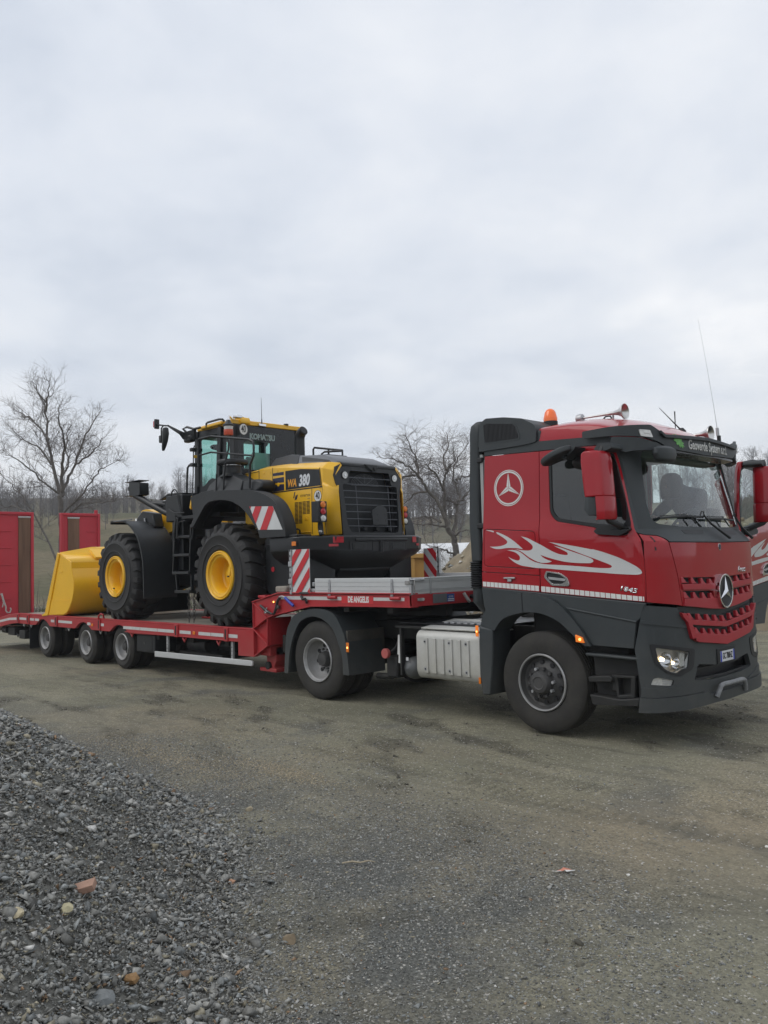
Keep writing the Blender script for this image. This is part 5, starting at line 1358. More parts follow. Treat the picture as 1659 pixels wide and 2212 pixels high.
for sg in (-1, 1):
    fg = round_poly([(-.655, 3.290), (-.60, 3.303), (-.235, 3.250), (-.19, 3.215), (-.145, 3.075), (-.18, 3.055), (-.62, 3.066), (-.640, 3.10)], .02, 2)
    P = [(x, z) for x, z in fg]
    flat(P, [inset(P, .016)], lambda u, v, d: (u, sg * (1.219 + d), v), .012).obj("air_grille_frame", 'grey', truck, bevel=.004)
    flat(inset(P, .014), [], lambda u, v, d: (u, sg * (1.2165 + d), v), .002).obj("air_grille_back", 'ink', truck)
    g = G()
    for k in range(26):
        x = -.625 + k * .0175; zt = 3.285 if x < -.6 else 3.30 - (x + .6) * .15; 
        if x > -.235: zt = 3.245 - (x + .235) * 2.0
        if x > -.19: zt = min(zt, 3.15)
        g.box((x, sg * 1.213, 3.072), (x + .006, sg * 1.221, zt - .012))
    g.obj("air_grille_slats", 'blk', truck)['kind'] = 'stuff'
G().box((.02, -1.19, 2.95), (.09, 1.19, 3.13)).obj("fairing_foot", 'grey', truck, .02)
vis = mirror_s([(0, 2.985), (.4, 2.98), (.7, 2.965), (.80, 2.955), (.86, 3.00), (.97, 3.050), (1.30, 3.040), (1.62, 3.03), (1.62, 2.96), (1.27, 2.948), (1.05, 2.93), (.86, 2.885), (.80, 2.86), (.74, 2.835), (.55, 2.825), (.2, 2.815), (0, 2.812)])
panel("sun_visor", round_poly(vis, .015, 2), 'grey', truck, fn=mapZ, off=.05, thick=.03, bevel=.012, sv=[2.9])
panel("visor_top", mirror_s([(0, 2.955), (.8, 2.93), (.86, 2.97), (.86, 3.0), (.8, 2.962), (0, 2.992)]), 'grey', truck, fn=mapZ, off=.075, thick=.05, bevel=.012)
rg = []   # gloss underside of the visor
for s_ in np.linspace(-.8, .8, 17):
    a = Vector(mapZ(s_, 2.82, .03)); b = Vector(mapZ(s_, 2.80, -.10)); rg.append([tuple(a), tuple(b), tuple(b - Vector((0, 0, .02))), tuple(a - Vector((0, 0, .02)))])
G().loft(rg).obj("visor_underside", 'black_gloss', truck)
for sg in (1, -1):
    m1 = panel("side_marker_lamp", round_poly([(sg * 1.095, 3.0), (sg * .985, 2.995), (sg * .955, 2.925), (sg * 1.08, 2.935)], .01, 2), 'whitelens', truck, fn=mapZ, off=.062, thick=.02, bevel=.005)
    panel("marker_lamp_core", [(sg * 1.05, 2.975), (sg * .99, 2.972), (sg * .985, 2.958), (sg * 1.045, 2.961)], 'white', truck, fn=mapZ, off=.066, thick=.006, bevel=.002)
    panel("wind_deflector", round_poly([(sg * 1.32, 2.945), (sg * 1.10, 2.925), (sg * .86, 2.868), (sg * .85, 2.835), (sg * .95, 2.80), (sg * 1.14, 2.80), (sg * 1.22, 2.785), (sg * 1.34, 2.86)], .02, 3), 'grey', truck, fn=mapZ, off=.045, thick=.05, bevel=.015)
# front mirror under the visor (near corner)
c = Vector(mapZ(.86, 2.76, .10))
g = G(); g.loft([[tuple(c + Vector((.075 * math.cos(a) * r, .20 * math.sin(a) * r, zz))) for a in np.linspace(0, 2 * PI, 20, endpoint=False)] for zz, r in ((-.075, .55), (-.055, .85), (0, 1.0), (.05, .95), (.075, .6))])
g.obj("front_mirror", 'grey', truck, .008)
# lettering and leaf on the visor
me = text_mesh("Geoverde System s.r.l.", .125, lambda u, v, d: mapZ(-.07 - u, 2.892 + v * 1.12 + .0, .054 + d), .002, bold=.0022, sx=.80)
link("visor_lettering", me, MT['white'], truck)
leaf = []
for i in range(44):
    a = 2 * PI * i / 44; r = 1 + .16 * (1 if i % 4 < 2 else -1); x = math.cos(a) * .098 * r; y = math.sin(a) * .040 * r
    c_, s_ = math.cos(-.5), math.sin(-.5); leaf.append((.57 - (x * c_ - y * s_), 2.915 + x * s_ + y * c_))
panel("leaf_emblem", leaf, 'green', truck, fn=mapZ, off=.054, thick=.002, bevel=0)
# beacon
b_ = empty("beacon", (0, 0, 0), truck)
G().cyl((-.075, -.75, 3.225), (-.075, -.75, 3.285), .078, 24).obj("beacon_base", 'blk', b_, .006)
G().lathe([(0, .074), (.03, .077), (.06, .070), (.10, .060), (.125, .045), (.140, .022), (.143, .001)], (-.075, -.75, 3.282), 'z', 28).obj("beacon_dome", 'beacon', b_)
# air horns
def horn(y, xf, z0=3.30):
    h = empty("air_horn", (0, 0, 0), truck)
    G().lathe([(0, .001), (.01, .045), (.05, .050), (.075, .045), (.08, .012)], (xf - .56, y, z0), 'x', 24).obj("horn_capsule", 'steel', h)
    G().lathe([(.07, .010), (.35, .014), (.45, .020), (.52, .034), (.555, .062), (.57, .080), (.585, .082), (.575, .070), (.50, .030)], (xf - .56, y, z0), 'x', 28).obj("horn_trumpet", 'trumpet', h)
    g = G(); g.cyl((xf - .50, y, z0 - .055), (xf - .50, y, z0), .012, 8); g.cyl((xf - .12, y, z0 - .12), (xf - .12, y, z0), .012, 8); g.box((xf - .56, y - .03, z0 - .062), (xf - .45, y + .03, z0 - .05)); g.box((xf - .15, y - .03, z0 - .125), (xf - .09, y + .03, z0 - .11))
    g.obj("horn_bracket", 'steel', h)
    G().tube([(xf - .25, y, z0 - .06), (xf - .22, y + .02, z0 - .02), (xf - .17, y + .03, z0 - .02), (xf - .13, y + .03, z0 - .08)], .008, 6).obj("horn_hose", 'hose', h)
horn(-.55, .69); horn(.55, 1.10, 3.115)
# aerials
a_ = empty("roof_aerial", (0, 0, 0), truck)
g = G(); g.loft([[(.76 + .07 * math.cos(t) * k, .60 + .035 * math.sin(t) * k, z) for t in np.linspace(0, 2 * PI, 12, endpoint=False)] for z, k in ((3.14, 1), (3.19, .8), (3.225, .35))]); g.obj("aerial_base", 'blk', a_)
G().tube([(.76, .60, 3.20), (.60, .42, 3.46)], [.009, .003], 6).obj("aerial_rod", 'blk', a_)
G().tube([(.60, .79, 3.18), (.60, .79, 3.46)], [.004, .008], 6).obj("short_aerial", 'blk', truck)
a_ = empty("whip_aerial", (0, 0, 0), truck)
g = G(); g.cyl((1.10, .80, 3.02), (1.10, .80, 3.11), .022, 10); g.obj("whip_mount", 'blk', a_)
G().cyl((1.09, .80, 3.11), (1.085, .80, 3.20), .018, 10).obj("whip_coil", 'steel', a_)
G().tube([(1.085, .80, 3.20), (1.06, .80, 3.45), (1.0, .80, 3.95), (.931, .80, 4.475)], [.004, .0025, .0018, .0012], 5).obj("whip_rod", 'steel', a_)

# ---- mirrors
def mirror_set(fn, par):
    """housing on the door; fn maps near-side world points"""
    def T(g): g.v = [tuple(fn(*v)) for v in g.v]; return g
    mr = empty("door_mirror", (0, 0, 0), par)
    def ring(z, k=1.0, x0=.79, x1=1.0): return [(x0, -1.30, z), (x0 + .02, -1.27, z), (x1 - .03, -1.285, z), (x1, -1.32, z), (x1 + .01, -1.42, z), (x1 - .02, -1.50, z), (x1 - .09, -1.535, z), (x0 - .01, -1.53, z), (x0 - .025, -1.50, z)]
    rs_ = [ring(z, 1, x0, x1) for z, x0, x1 in ((2.795, .81, .95), (2.775, .785, .97), (2.70, .78, .985), (2.45, .80, 1.0), (2.36, .81, 1.005))]
    T(G().loft(rs_)).obj("mirror_housing", 'red', mr, .012, 3)
    rs_ = [ring(z, 1, x0, x1) for z, x0, x1 in ((2.36, .92, 1.005), (2.24, .93, 1.01), (2.16, .93, 1.01), (2.142, .945, 1.0))]
    T(G().loft(rs_)).obj("mirror_housing_lower", 'red', mr, .012, 3)
    rs_ = [ring(z, 1, x0, .925) for z, x0 in ((2.358, .812), (2.24, .80), (2.185, .84))]
    T(G().loft(rs_)).obj("mirror_black_cover", 'grey', mr, .015, 3)
    T(G().box((.785, -1.48, 2.42), (.80, -1.33, 2.74))).obj("mirror_glass", 'mirrorglass', mr)
    g = G(); g.tube([(1.0, -1.20, 2.06), (1.0, -1.28, 2.09), (.96, -1.38, 2.13), (.95, -1.42, 2.18)], [.035, .03, .028, .03], 8)
    T(g).obj('mirror_arm', 'blk', mr, .004); g = G(); g.tube([(.96, -1.20, 2.84), (.95, -1.30, 2.85), (.93, -1.40, 2.83), (.92, -1.42, 2.77)], [.035, .035, .032, .03], 8); T(g).obj("mirror_arm", 'blk', mr, .004)
    T(G().prism(round_poly([(.845, 2.815), (.90, 2.875), (1.03, 2.862), (1.045, 2.81), (.95, 2.79)], .02, 3), 'y', -1.42, -1.21)).obj("mirror_arm_cover", 'grey', mr, .015)
    T(G().prism(round_poly([(.70, 2.05), (.73, 2.015), (.98, 1.99), (1.09, 2.04), (1.08, 2.075), (.80, 2.10)], .02, 3), 'y', -1.245, -1.20)).obj("mirror_foot", 'blk', mr, .012)
    return mr
ident = lambda x, y, z: (x, y, z)
mirror_set(ident, near_door)
def open_pt(x, y, z):
    y = -y; vx, vy = x - 1.14, y - 1.2; a = math.radians(-85); c, sn = math.cos(a), math.sin(a)
    return (_HX + vx * c - vy * sn, _HY + .03 + vx * sn + vy * c, z)
mirror_set(lambda x, y, z: (open_pt(x, y, z)[0], open_pt(x, y, z)[1] + .10, open_pt(x, y, z)[2]), far_door)
# kerb mirror over the passenger window
km = empty("kerb_mirror", (0, 0, 0), near_door)
c = Vector((.42, -1.40, 2.80)); g = G()
R_ = Matrix.Rotation(math.radians(-22), 3, 'Y')
g.loft([[tuple(c + R_ @ Vector((.185 * math.cos(a) * k, .12 * math.sin(a) * k, z))) for a in np.linspace(0, 2 * PI, 24, endpoint=False)] for z, k in ((-.03, .80), (-.02, .95), (.01, 1.0), (.03, .97), (.045, .7))])
g.obj("kerb_mirror_head", 'grey', km, .006)
g = G(); g.prism(round_poly([(.44, 2.79), (.53, 2.885), (.64, 2.875), (.62, 2.85), (.56, 2.80), (.50, 2.765)], .01, 2), 'y', -1.40, -1.21); g.obj("kerb_mirror_arm", 'grey', km, .012)
g = G(); g.lathe([(0, .13), (.10, .10), (.16, .03), (.165, .001)], (.60, -1.20, 2.74), 'y', 18); g.v = [(x, -1.20 - (y + 1.20) * .3 - .01, z * .6 + 2.74 * .4) for x, y, z in g.v]; g.obj("kerb_mirror_back", 'blk', km)

# ---- snorkel
sn = empty("air_intake", (0, 0, 0), truck)
def rr(cx, cy_, z, hx, hy): 
    return [(cx + hx * (abs(math.cos(a)) ** .5) * (1 if math.cos(a) > 0 else -1), cy_ + hy * (abs(math.sin(a)) ** .5) * (1 if math.sin(a) > 0 else -1), z) for a in np.linspace(0, 2 * PI, 20, endpoint=False)]
G().loft([rr(-.845, -1.08, 1.78, .075, .10), rr(-.85, -1.08, 2.2, .08, .11), rr(-.825, -1.08, 2.8, .075, .11), rr(-.80, -1.08, 3.05, .08, .12), rr(-.79, -1.08, 3.20, .085, .125), rr(-.775, -1.08, 3.29, .08, .12), rr(-.745, -1.08, 3.335, .045, .09)]).obj("intake_duct", 'grey', sn, .01)
G().box((-.78, -1.19, 3.02), (-.69, -.97, 3.32)).obj("intake_head", 'grey', sn, .03)
g = G(); rg = []
for i in range(25):
    z = 1.78 - i * .3 / 24; k = 1.12 if i % 2 else .95; rg.append(rr(-.865, -1.08, z, .075 * k, .10 * k))
g.loft(rg); g.obj("intake_bellows", 'blk', sn)
G().tube([(-.865, -1.08, 1.49), (-.87, -1.07, 1.36), (-.84, -.98, 1.25), (-.74, -.85, 1.17)], [.085, .095, .09, .08], 12).obj("intake_elbow", 'grey', sn)
for z in (2.90, 2.17): G().box((-.80, -1.19, z - .03), (-.70, -1.14, z + .03)).obj("intake_clip", 'blk', sn, .01)

# ---- chassis and running gear
ch = empty("chassis", (0, 0, 0), truck)
for sg in (-1, 1):
    G().box((-4.45, sg * .38, .78), (1.15, sg * .46, 1.02)).obj("frame_rail", 'chassis', ch, .006)
for x in (-4.3, -3.0, -2.2, -1.3, .7): G().box((x - .06, -.40, .80), (x + .06, .40, .98)).obj("cross_member", 'chassis', ch, .006)
G().box((-.60, -.42, .62), (.75, .42, 1.28)).obj("engine_block", 'chassis', ch, .03)
G().box((-.3, -.9, .75), (.85, .9, 1.30)).obj("underbody", 'chassis', ch, .03)
for x, t in ((0, 1.9), (-3.583, 2.1)): G().cyl((x, -t / 2, .52), (x, t / 2, .52), .075, 12).obj("axle_beam", 'chassis', ch)
G().lathe([(-.18, .02), (-.16, .16), (-.05, .2), (.05, .2), (.16, .16), (.18, .02)], (-3.583, 0, .54), 'y', 20).obj("differential", 'chassis', ch)
G().prism([(-4.15, 1.02), (-2.95, 1.02), (-2.85, 1.06), (-3.2, 1.14), (-4.0, 1.14), (-4.2, 1.06)], 'y', -.5, .5).obj("fifth_wheel", 'chassis', ch, .01)
G().box((-2.25, -1.0, 1.035), (-.95, .95, 1.055)).obj("catwalk", 'blk', ch, .004)
for k in range(9): G().box((-1.55 + k * .1, -.95, 1.056), (-1.49 + k * .1, .3, 1.068)).obj("catwalk_tread", 'steel', ch, .002)
for k, (x, y) in enumerate(((-1.35, -.2), (-1.2, .0), (-1.28, .25))):
    G().tube([(x, y, 1.07), (x + .05, y, 1.3), (x - .1, y + .05, 1.42), (x - .55, y + .1, 1.36), (-1.9, y * .5, 1.34)], .018, 8).obj("coiled_air_line", 'hose', ch)
G().box((-1.2, .1, 1.07), (-.95, .9, 1.30)).obj("chassis_box", 'chassis', ch, .01)
for dz in (0, .05): G().tube([(-1.25, -.62, 1.07 + dz), (-1.05, -.62, 1.13 + dz), (-.85, -.62, 1.07 + dz)], .012, 6).obj("pipe_run", 'hose', ch)

# tank with ribbed cover
tk = empty("fuel_tank", (0, 0, 0), truck)
prof = round_poly([(-1.215, .50), (-1.165, .425), (-.58, .425), (-.58, 1.0), (-1.16, .985), (-1.215, .935)], [.06, .08, .05, .05, .03, .05], 4)
G().prism(prof, 'x', -1.755, -.80).obj("tank_shell", 'tank', tk, .012)
G().prism([(-1.165, .998), (-.56, 1.062), (-.56, 1.082), (-1.170, 1.016)], 'x', -1.72, -.76).obj("tank_step_cover", 'tank', tk, .005)
for k, xr in enumerate((-1.567, -1.442, -1.318, -1.192, -1.068, -.944)):
    g = G(); g.add([(xr - .068, -1.2152, .50), (xr, -1.2152, .498), (xr, -1.2152, .903), (xr - .068, -1.2152, .905), (xr - .062, -1.216, .503), (xr, -1.230, .503), (xr, -1.230, .898), (xr - .062, -1.216, .90)],
                   [(0, 1, 2, 3), (4, 7, 6, 5), (0, 4, 5, 1), (1, 5, 6, 2), (2, 6, 7, 3), (3, 7, 4, 0)])
    g.obj("tank_cover_rib", 'tank', tk)
    if k in (0, 3, 5):
        for z in (.86, .545):
            G().cyl((xr - .045, -1.224, z), (xr - .045, -1.214, z), .022, 14).obj("cover_bolt_cup", 'steel', tk)
            G().cyl((xr - .045, -1.229, z), (xr - .045, -1.222, z), .010, 8).obj("cover_bolt", 'chassis', tk)
G().box((-.792, -1.21, .45), (-.778, -.6, .98)).obj("tank_end_gap", 'ink', tk)
G().box((-.835, -1.236, .955), (-.795, -1.222, 1.075)).obj("tank_marker_light", 'amber_on', tk, .005)
G().cyl((-.815, -1.239, 1.01), (-.815, -1.234, 1.01), .010, 10).obj("tank_marker_bulb", 'amber_dot', tk)
G().box((-.815, -1.232, .44), (-.785, -1.216, .51)).obj("tank_reflector", 'amber', tk, .003)
G().lathe([(-.24, .001), (-.22, .07), (-.18, .115), (-.12, .135), (.3, .135), (.3, .001)], (-2.03, -.86, .50), 'y', 28).obj("air_tank", mat("grey_air_tank", (.10, .11, .115), .4, 0, .12, 5, dirt=.35), ch)
G().box((-2.045, -1.102, .60), (-2.005, -1.096, .64)).obj("air_tank_label", 'plate', ch)
for sg in (-1, 1): G().box((-2.13, sg * 1.06, .42), (-2.10, sg * 1.12, 1.0)).obj("bracket_post", 'chassis', ch, .005)
G().box((-2.2, -1.12, .99), (-1.75, -.4, 1.02)).obj("bracket_shelf", 'chassis', ch, .005)
G().box((-2.1, -.7, .4), (-1.8, .6, .98)).obj("battery_box", 'chassis', ch, .02)
G().cyl((-2.20, -1.05, .66), (-2.18, -1.05, .90), .03, 10).obj("filter_canister", 'white', ch)
G().cyl((-2.18, -1.06, .56), (-2.16, -1.06, .78), .028, 10).obj("filter_canister", 'white', ch)
G().cyl((-2.42, -1.10, .66), (-2.42, -1.05, .66), .062, 20).obj("red_coupling_cap", mat("faded_red_cap", (.42, .10, .09), .5), ch, .006)
G().tube([(-2.42, -1.0, .66), (-2.34, -.98, .72), (-2.27, -1.0, .80), (-2.20, -1.0, .97)], .02, 8).obj("fuel_hose", 'hose', ch)
G().box((-2.5, -1.0, .35), (-2.3, -.8, .62)).obj("exhaust_box", 'chassis', ch, .03)
G().tube([(-2.75, -.9, .34), (-2.45, -.95, .36), (-2.3, -.9, .45)], .04, 8).obj("exhaust_pipe", 'chassis', ch)

# rear fender and flap
ro = [(-4.262, .30), (-4.235, .58), (-4.191, .87), (-4.11, 1.01), (-4.0, 1.11), (-3.743, 1.187), (-3.453, 1.203), (-3.207, 1.149), (-3.061, .995), (-2.978, .842), (-2.935, .60), (-2.907, .37)]
ri = [(-3.03, .37), (-3.035, .56), (-3.078, .70), (-3.185, .912), (-3.30, 1.01), (-3.43, 1.07), (-3.616, 1.098), (-3.80, 1.06), (-3.925, .985), (-4.057, .792), (-4.14, .55), (-4.176, .30)]
oc2 = [(v.x, v.y) for v in catmull([(a, b, 0) for a, b in ro], 4)]; ic2 = [(v.x, v.y) for v in catmull([(a, b, 0) for a, b in ri], 4)]
rear_f = empty("rear_fender", (0, 0, 0), truck)
for sg in (-1, 1):
    flat(oc2 + ic2, [], lambda u, v, d: (u, sg * (1.262 + d), v), .04).obj("fender_side", 'grey', rear_f, bevel=.012)
    inn = [(u * .985 + -3.6 * .015, v * .985) for u, v in oc2]
    g = G(); g.prism(oc2 + list(reversed(inn)), 'y', sg * .62, sg * 1.225); g.obj("fender_skin", 'grey', rear_f, ang=50)
    G().box((-2.995, sg * .56, .365), (-2.965, sg * 1.226, .93)).obj("mud_flap", 'flap', rear_f, .006)
G().box((-2.945, -1.272, .665), (-2.895, -1.262, .785)).obj("fender_marker_light", 'amber', rear_f, .003)
G().cyl((-2.92, -1.276, .722), (-2.92, -1.270, .722), .013, 10).obj("fender_marker_bulb", 'amber_dot', rear_f)
G().cyl((-4.30, -1.05, .70), (-4.26, -1.05, .70), .065, 18).obj("rear_lamp", 'redlens', rear_f, .006)
G().box((-4.5, -1.1, .55), (-4.42, 1.1, .80)).obj("rear_beam", 'chassis', ch, .01)

# ---- wheels
def tyre_mesh(R, W_, rimr, n=72, grooves=True, bulge=.012):
    """outer face at y=0 towards -y, body extends to +y"""
    prof = [(.035, rimr), (.012, rimr + .02), (.0, rimr + (R - rimr) * .35), (-.0, rimr + (R - rimr) * .62), (.012, R - .05), (.022, R - .022), (.040, R - .004), (.055, R)]
    if grooves:
        gs = np.linspace(.055, W_ - .055, 6)[1:-1]
        for q in gs: prof += [(q - .008, R), (q - .006, R - .014), (q + .006, R - .014), (q + .008, R)]
    prof += [(W_ - .055, R), (W_ - .04, R - .004), (W_ - .022, R - .022), (W_ - .012, R - .05), (W_, rimr + (R - rimr) * .6), (W_ - .012, rimr + .02), (W_ - .035, rimr)]
    g = G(); g.lathe(prof, (0, 0, 0), 'y', n); return g
_unused=0
def make_wheel(name, parent, loc, R, W_, rimr, kind, flip=False, dual=False):
    w = empty(name, loc, parent)
    w.rotation_euler = (0, 0, PI if flip else 0)
    key = (R, W_, rimr)
    tm = _tyres.get(key)
    if tm is None: tm = _tyres[key] = tyre_mesh(R, W_, rimr).mesh("tyre", 30)
    a = link("tyre", tm, MT['rubber'], w, world=False)
    if dual: link("tyre", tm, MT['rubber'], w, loc=(0, W_ + .025, 0), world=False)
    rk = (kind, rimr); parts = _rims.get(rk)
    if parts is None:
        parts = []
        lipm = G().lathe([(.035, rimr + .004), (.004, rimr + .010), (-.006, rimr + .002), (-.004, rimr - .008), (.010, rimr - .014)], (0, 0, 0), 'y', 56).mesh("rim_lip", 40)
        parts.append(("rim_lip", lipm, 'rimlip'))
        if kind == 'front':
            rm = G().lathe([(.010, rimr - .012), (.06, rimr - .035), (.07, rimr - .06), (.055, rimr - .085), (.045, rimr - .105), (.03, .165), (.02, .155), (.02, .12)], (0, 0, 0), 'y', 56).mesh("rim", 30)
            parts.append(("rim", rm, 'rimdark'))
            hm = G().lathe([(.02, .125), (-.03, .118), (-.055, .10), (-.062, .065), (-.055, .055), (-.055, .001)], (0, 0, 0), 'y', 32).mesh("hub", 30)
            parts.append(("hub", hm, 'rimdark'))
            nm_ = G()
            for k in range(10):
                t = 2 * PI * k / 10 + .1; cx, cz = .145 * math.cos(t), .145 * math.sin(t)
                parts.append(("wheel_nut", G().cyl((cx, .03, cz), (cx, -.018, cz), .017, 6).mesh("wheel_nut"), 'rimdark' if k % 3 else 'steel'))
            for k in range(10):
                t = 2 * PI * k / 10 + .4; cx, cz = .205 * math.cos(t), .205 * math.sin(t)
                parts.append(("rim_hole", G().cyl((cx, .053, cz), (cx, .041, cz), .024, 14).mesh("rim_hole"), 'ink'))
        else:
            dp = .16 if kind == 'deep' else .13; rm = G().lathe([(.010, rimr - .012), (.03, rimr - .03), (.07, rimr - .032), (dp * .8, rimr - .05), (dp, rimr - .075), (dp + .012, rimr - .11), (dp, rimr - .14), (dp - .004, .10)], (0, 0, 0), 'y', 56).mesh("rim", 30)
            parts.append(("rim", rm, 'rim'))
            k_ = rimr / .29
            hm = G().lathe([(dp, .11 * k_), (dp - .05, .10 * k_), (dp - .085, .085 * k_), (dp - .09, .001)], (0, 0, 0), 'y', 28).mesh("hub", 30)
            parts.append(("hub", hm, 'rimdark'))
            for k in range(8):
                t = 2 * PI * k / 8 + .2; cx, cz = (rimr - .105) * math.cos(t), (rimr - .105) * math.sin(t)
                parts.append(("rim_hole", G().cyl((cx, dp + .03, cz), (cx, dp - .001, cz), .027 * k_, 14).mesh("rim_hole"), 'ink'))
            for k in range(10):
                t = 2 * PI * k / 10; cx, cz = .135 * k_ * math.cos(t), .135 * k_ * math.sin(t)
                parts.append(("wheel_nut", G().cyl((cx, dp, cz), (cx, dp - .03, cz), .014, 6).mesh("wheel_nut"), 'rimdark'))
        _rims[rk] = parts
    for nm_, me, mm in parts:
        link(nm_, me, MT[mm], w, world=False)
    return w
_tyres = {}; _rims = {}
make_wheel("front_wheel", truck, (0, -1.21, .520), .520, .315, .285, 'front')
make_wheel("front_wheel", truck, (0, 1.21, .520), .520, .315, .285, 'front', True)
make_wheel("rear_wheel", truck, (-3.583, -1.225, .520), .520, .30, .285, 'deep', dual=True)
make_wheel("rear_wheel", truck, (-3.583, 1.225, .520), .520, .30, .285, 'deep', True, dual=True)

# ---- cab interior
it = empty("cab_interior", (0, 0, 0), truck)
G().prism(round_poly([(.72, 1.4), (1.12, 1.4), (1.20, 1.95), (1.14, 2.05), (.82, 2.04), (.72, 1.9)], .04, 3), 'y', -1.08, 1.08).obj("dashboard", 'dashgrey', it, .02)
for y in (-.62,):
    G().prism(round_poly([(-.15, 1.55), (.42, 1.60), (.44, 1.76), (-.10, 1.74)], .05, 3), 'y', y - .26, y + .26).obj("seat_cushion", 'seatcloth', it, .03)
    G().prism(round_poly([(-.22, 1.72), (-.03, 1.72), (-.13, 2.50), (-.30, 2.48)], .05, 3), 'y', y - .24, y + .24).obj("seat_backrest", 'seatcloth', it, .04)
y = .60
G().prism(round_poly([(.0, 1.58), (.55, 1.62), (.57, 1.78), (.05, 1.76)], .05, 3), 'y', y - .26, y + .26).obj("seat_cushion", 'seatcloth', it, .03)
G().prism(round_poly([(-.05, 1.74), (.13, 1.74), (.03, 2.5), (-.14, 2.48)], .05, 3), 'y', y - .25, y + .25).obj("seat_backrest", 'seatcloth', it, .05)
g = G(); ctr = Vector((.72, .60, 2.12)); nx = Vector((-.75, 0, .66)).normalized(); u_ = Vector((0, 1, 0)); v_ = nx.cross(u_)
g.tube([ctr + (u_ * math.cos(t) + v_ * math.sin(t)) * .225 for t in np.linspace(0, 2 * PI, 32, endpoint=False)], .016, 8, closed=True)
for t in (0, PI, -PI / 2): g.tube([ctr, ctr + (u_ * math.cos(t) + v_ * math.sin(t)) * .225], .014, 6)
g.tube([ctr, ctr - nx * .3], .03, 8); g.obj("steering_wheel", 'blk', it)
G().box((.95, .70, 2.04), (1.0, .98, 2.30)).obj("dash_display", 'blk', it, .01)
G().box((-.68, -1.0, 1.85), (.0, 1.0, 1.97)).obj("bunk", 'seatcloth', it, .04)
G().box((.80, -.98, 2.78), (.98, .98, 2.90)).obj("header_shelf", 'lining', it, .02)
G().prism([(.98, 2.62), (1.03, 2.66), (1.13, 2.14), (1.08, 2.12)], 'y', 1.03, 1.06).obj("pillar_trim", 'brown', it)

# person leaning in at the open left door: one skinned body
def skinned(name, verts, edges, radii, m, parent, root=0, sub=2):
    me = bpy.data.meshes.new(name); me.from_pydata(verts, edges, []); me.materials.append(m)
    o = bpy.data.objects.new(name, me); COL.objects.link(o)
    if parent: o.parent = parent; o.matrix_parent_inverse = inv_of(parent)
    o.modifiers.new("skin", 'SKIN')
    if not me.skin_vertices: me.attributes
    s = o.modifiers.new("sub", 'SUBSURF'); s.levels = sub; s.render_levels = sub
    bm = bmesh.new(); bm.from_mesh(me); lay = bm.verts.layers.skin.verify(); bm.verts.ensure_lookup_table()
    for i, r in enumerate(radii):
        bm.verts[i][lay].radius = r if isinstance(r, tuple) else (r, r); bm.verts[i][lay].use_root = (i == root)
    bm.to_mesh(me); bm.free()
    return o
SKIN = mat("skin", (.42, .26, .19), .6, 0, .06, 20); JACKET = mat("dark_jacket", (.030, .038, .042), .9, 0, .15, 12, bump=.1)
dv = empty("person", (.45, 1.42, .99), label='person in a dark hooded jacket leaning in at the open left door', cat='person')
TROUSER = mat("dark_trousers", (.028, .030, .036), .9, 0, .15, 12, bump=.1)
V = [(.45, 1.46, 1.88), (.45, 1.43, 2.05), (.46, 1.36, 2.25), (.47, 1.27, 2.42), (.42, 1.20, 2.50), (.64, 1.28, 2.44), (.72, 1.10, 2.26), (.66, .92, 2.20), (.64, .86, 2.20),
     (.27, 1.26, 2.40), (.19, 1.06, 2.24), (.24, .88, 2.18), (.25, .82, 2.18), (.37, 1.14, 2.56), (.355, 1.13, 2.62)]
E_ = [(0, 1), (1, 2), (2, 3), (3, 4), (3, 5), (5, 6), (6, 7), (7, 8), (3, 9), (9, 10), (10, 11), (11, 12), (4, 13), (13, 14)]
Rr = [(.17, .13), (.16, .125), (.18, .14), (.15, .13), (.09, .09), .095, .068, .052, .038, .095, .068, .052, .038, .115, .115]
skinned("jacket", V, E_, Rr, JACKET, dv)
V = [(.45, 1.46, 1.90), (.54, 1.46, 1.80), (.54, 1.43, 1.45), (.54, 1.46, 1.08), (.36, 1.46, 1.80), (.36, 1.43, 1.45), (.36, 1.46, 1.08)]
E_ = [(0, 1), (1, 2), (2, 3), (0, 4), (4, 5), (5, 6)]
skinned("trousers", V, E_, [(.15, .12), .10, .075, .055, .10, .075, .055], TROUSER, dv)
for x in (.36, .54):
    g = G(); g.prism(round_poly([(1.54, 0.99), (1.54, 1.12), (1.42, 1.12), (1.36, 1.05), (1.27, 1.04), (1.26, .99)], .02, 3), 'x', x - .05, x + .05); g.obj("boot", 'ink', dv, .012)
hc = Vector((.355, 1.075, 2.565))
g = G(); g.loft([[tuple(hc + Vector((.072 * math.cos(a) * k, .085 * math.sin(a) * k, z))) for a in np.linspace(0, 2 * PI, 24, endpoint=False)] for z, k in ((-.105, .35), (-.085, .65), (-.03, .92), (.03, 1.0), (.08, .8), (.10, .4))]); g.obj("head", SKIN, dv)
G().tube([hc + Vector((0, -.078, .02)), hc + Vector((0, -.105, -.015)), hc + Vector((0, -.085, -.02))], [.007, .013, .009], 6).obj("nose", SKIN, dv)
g = G(); hh_ = hc + Vector((.005, .035, .01)); g.loft([[tuple(hh_ + Vector((.135 * math.cos(a) * k, .125 * math.sin(a) * k, z))) for a in np.linspace(0, 2 * PI, 24, endpoint=False)] for z, k in ((-.16, .95), (-.10, 1.0), (0, 1.0), (.07, .95), (.12, .75), (.15, .4))]); g.obj('hood', JACKET, dv, .01)
for sg in (-1, 1): 
    g = G(); g.lathe([(-.010, .002), (-.006, .010), (0, .012)], hc + Vector((sg * .028, -.073, .015)), 'y', 10); g.obj("eye", 'ink', dv)
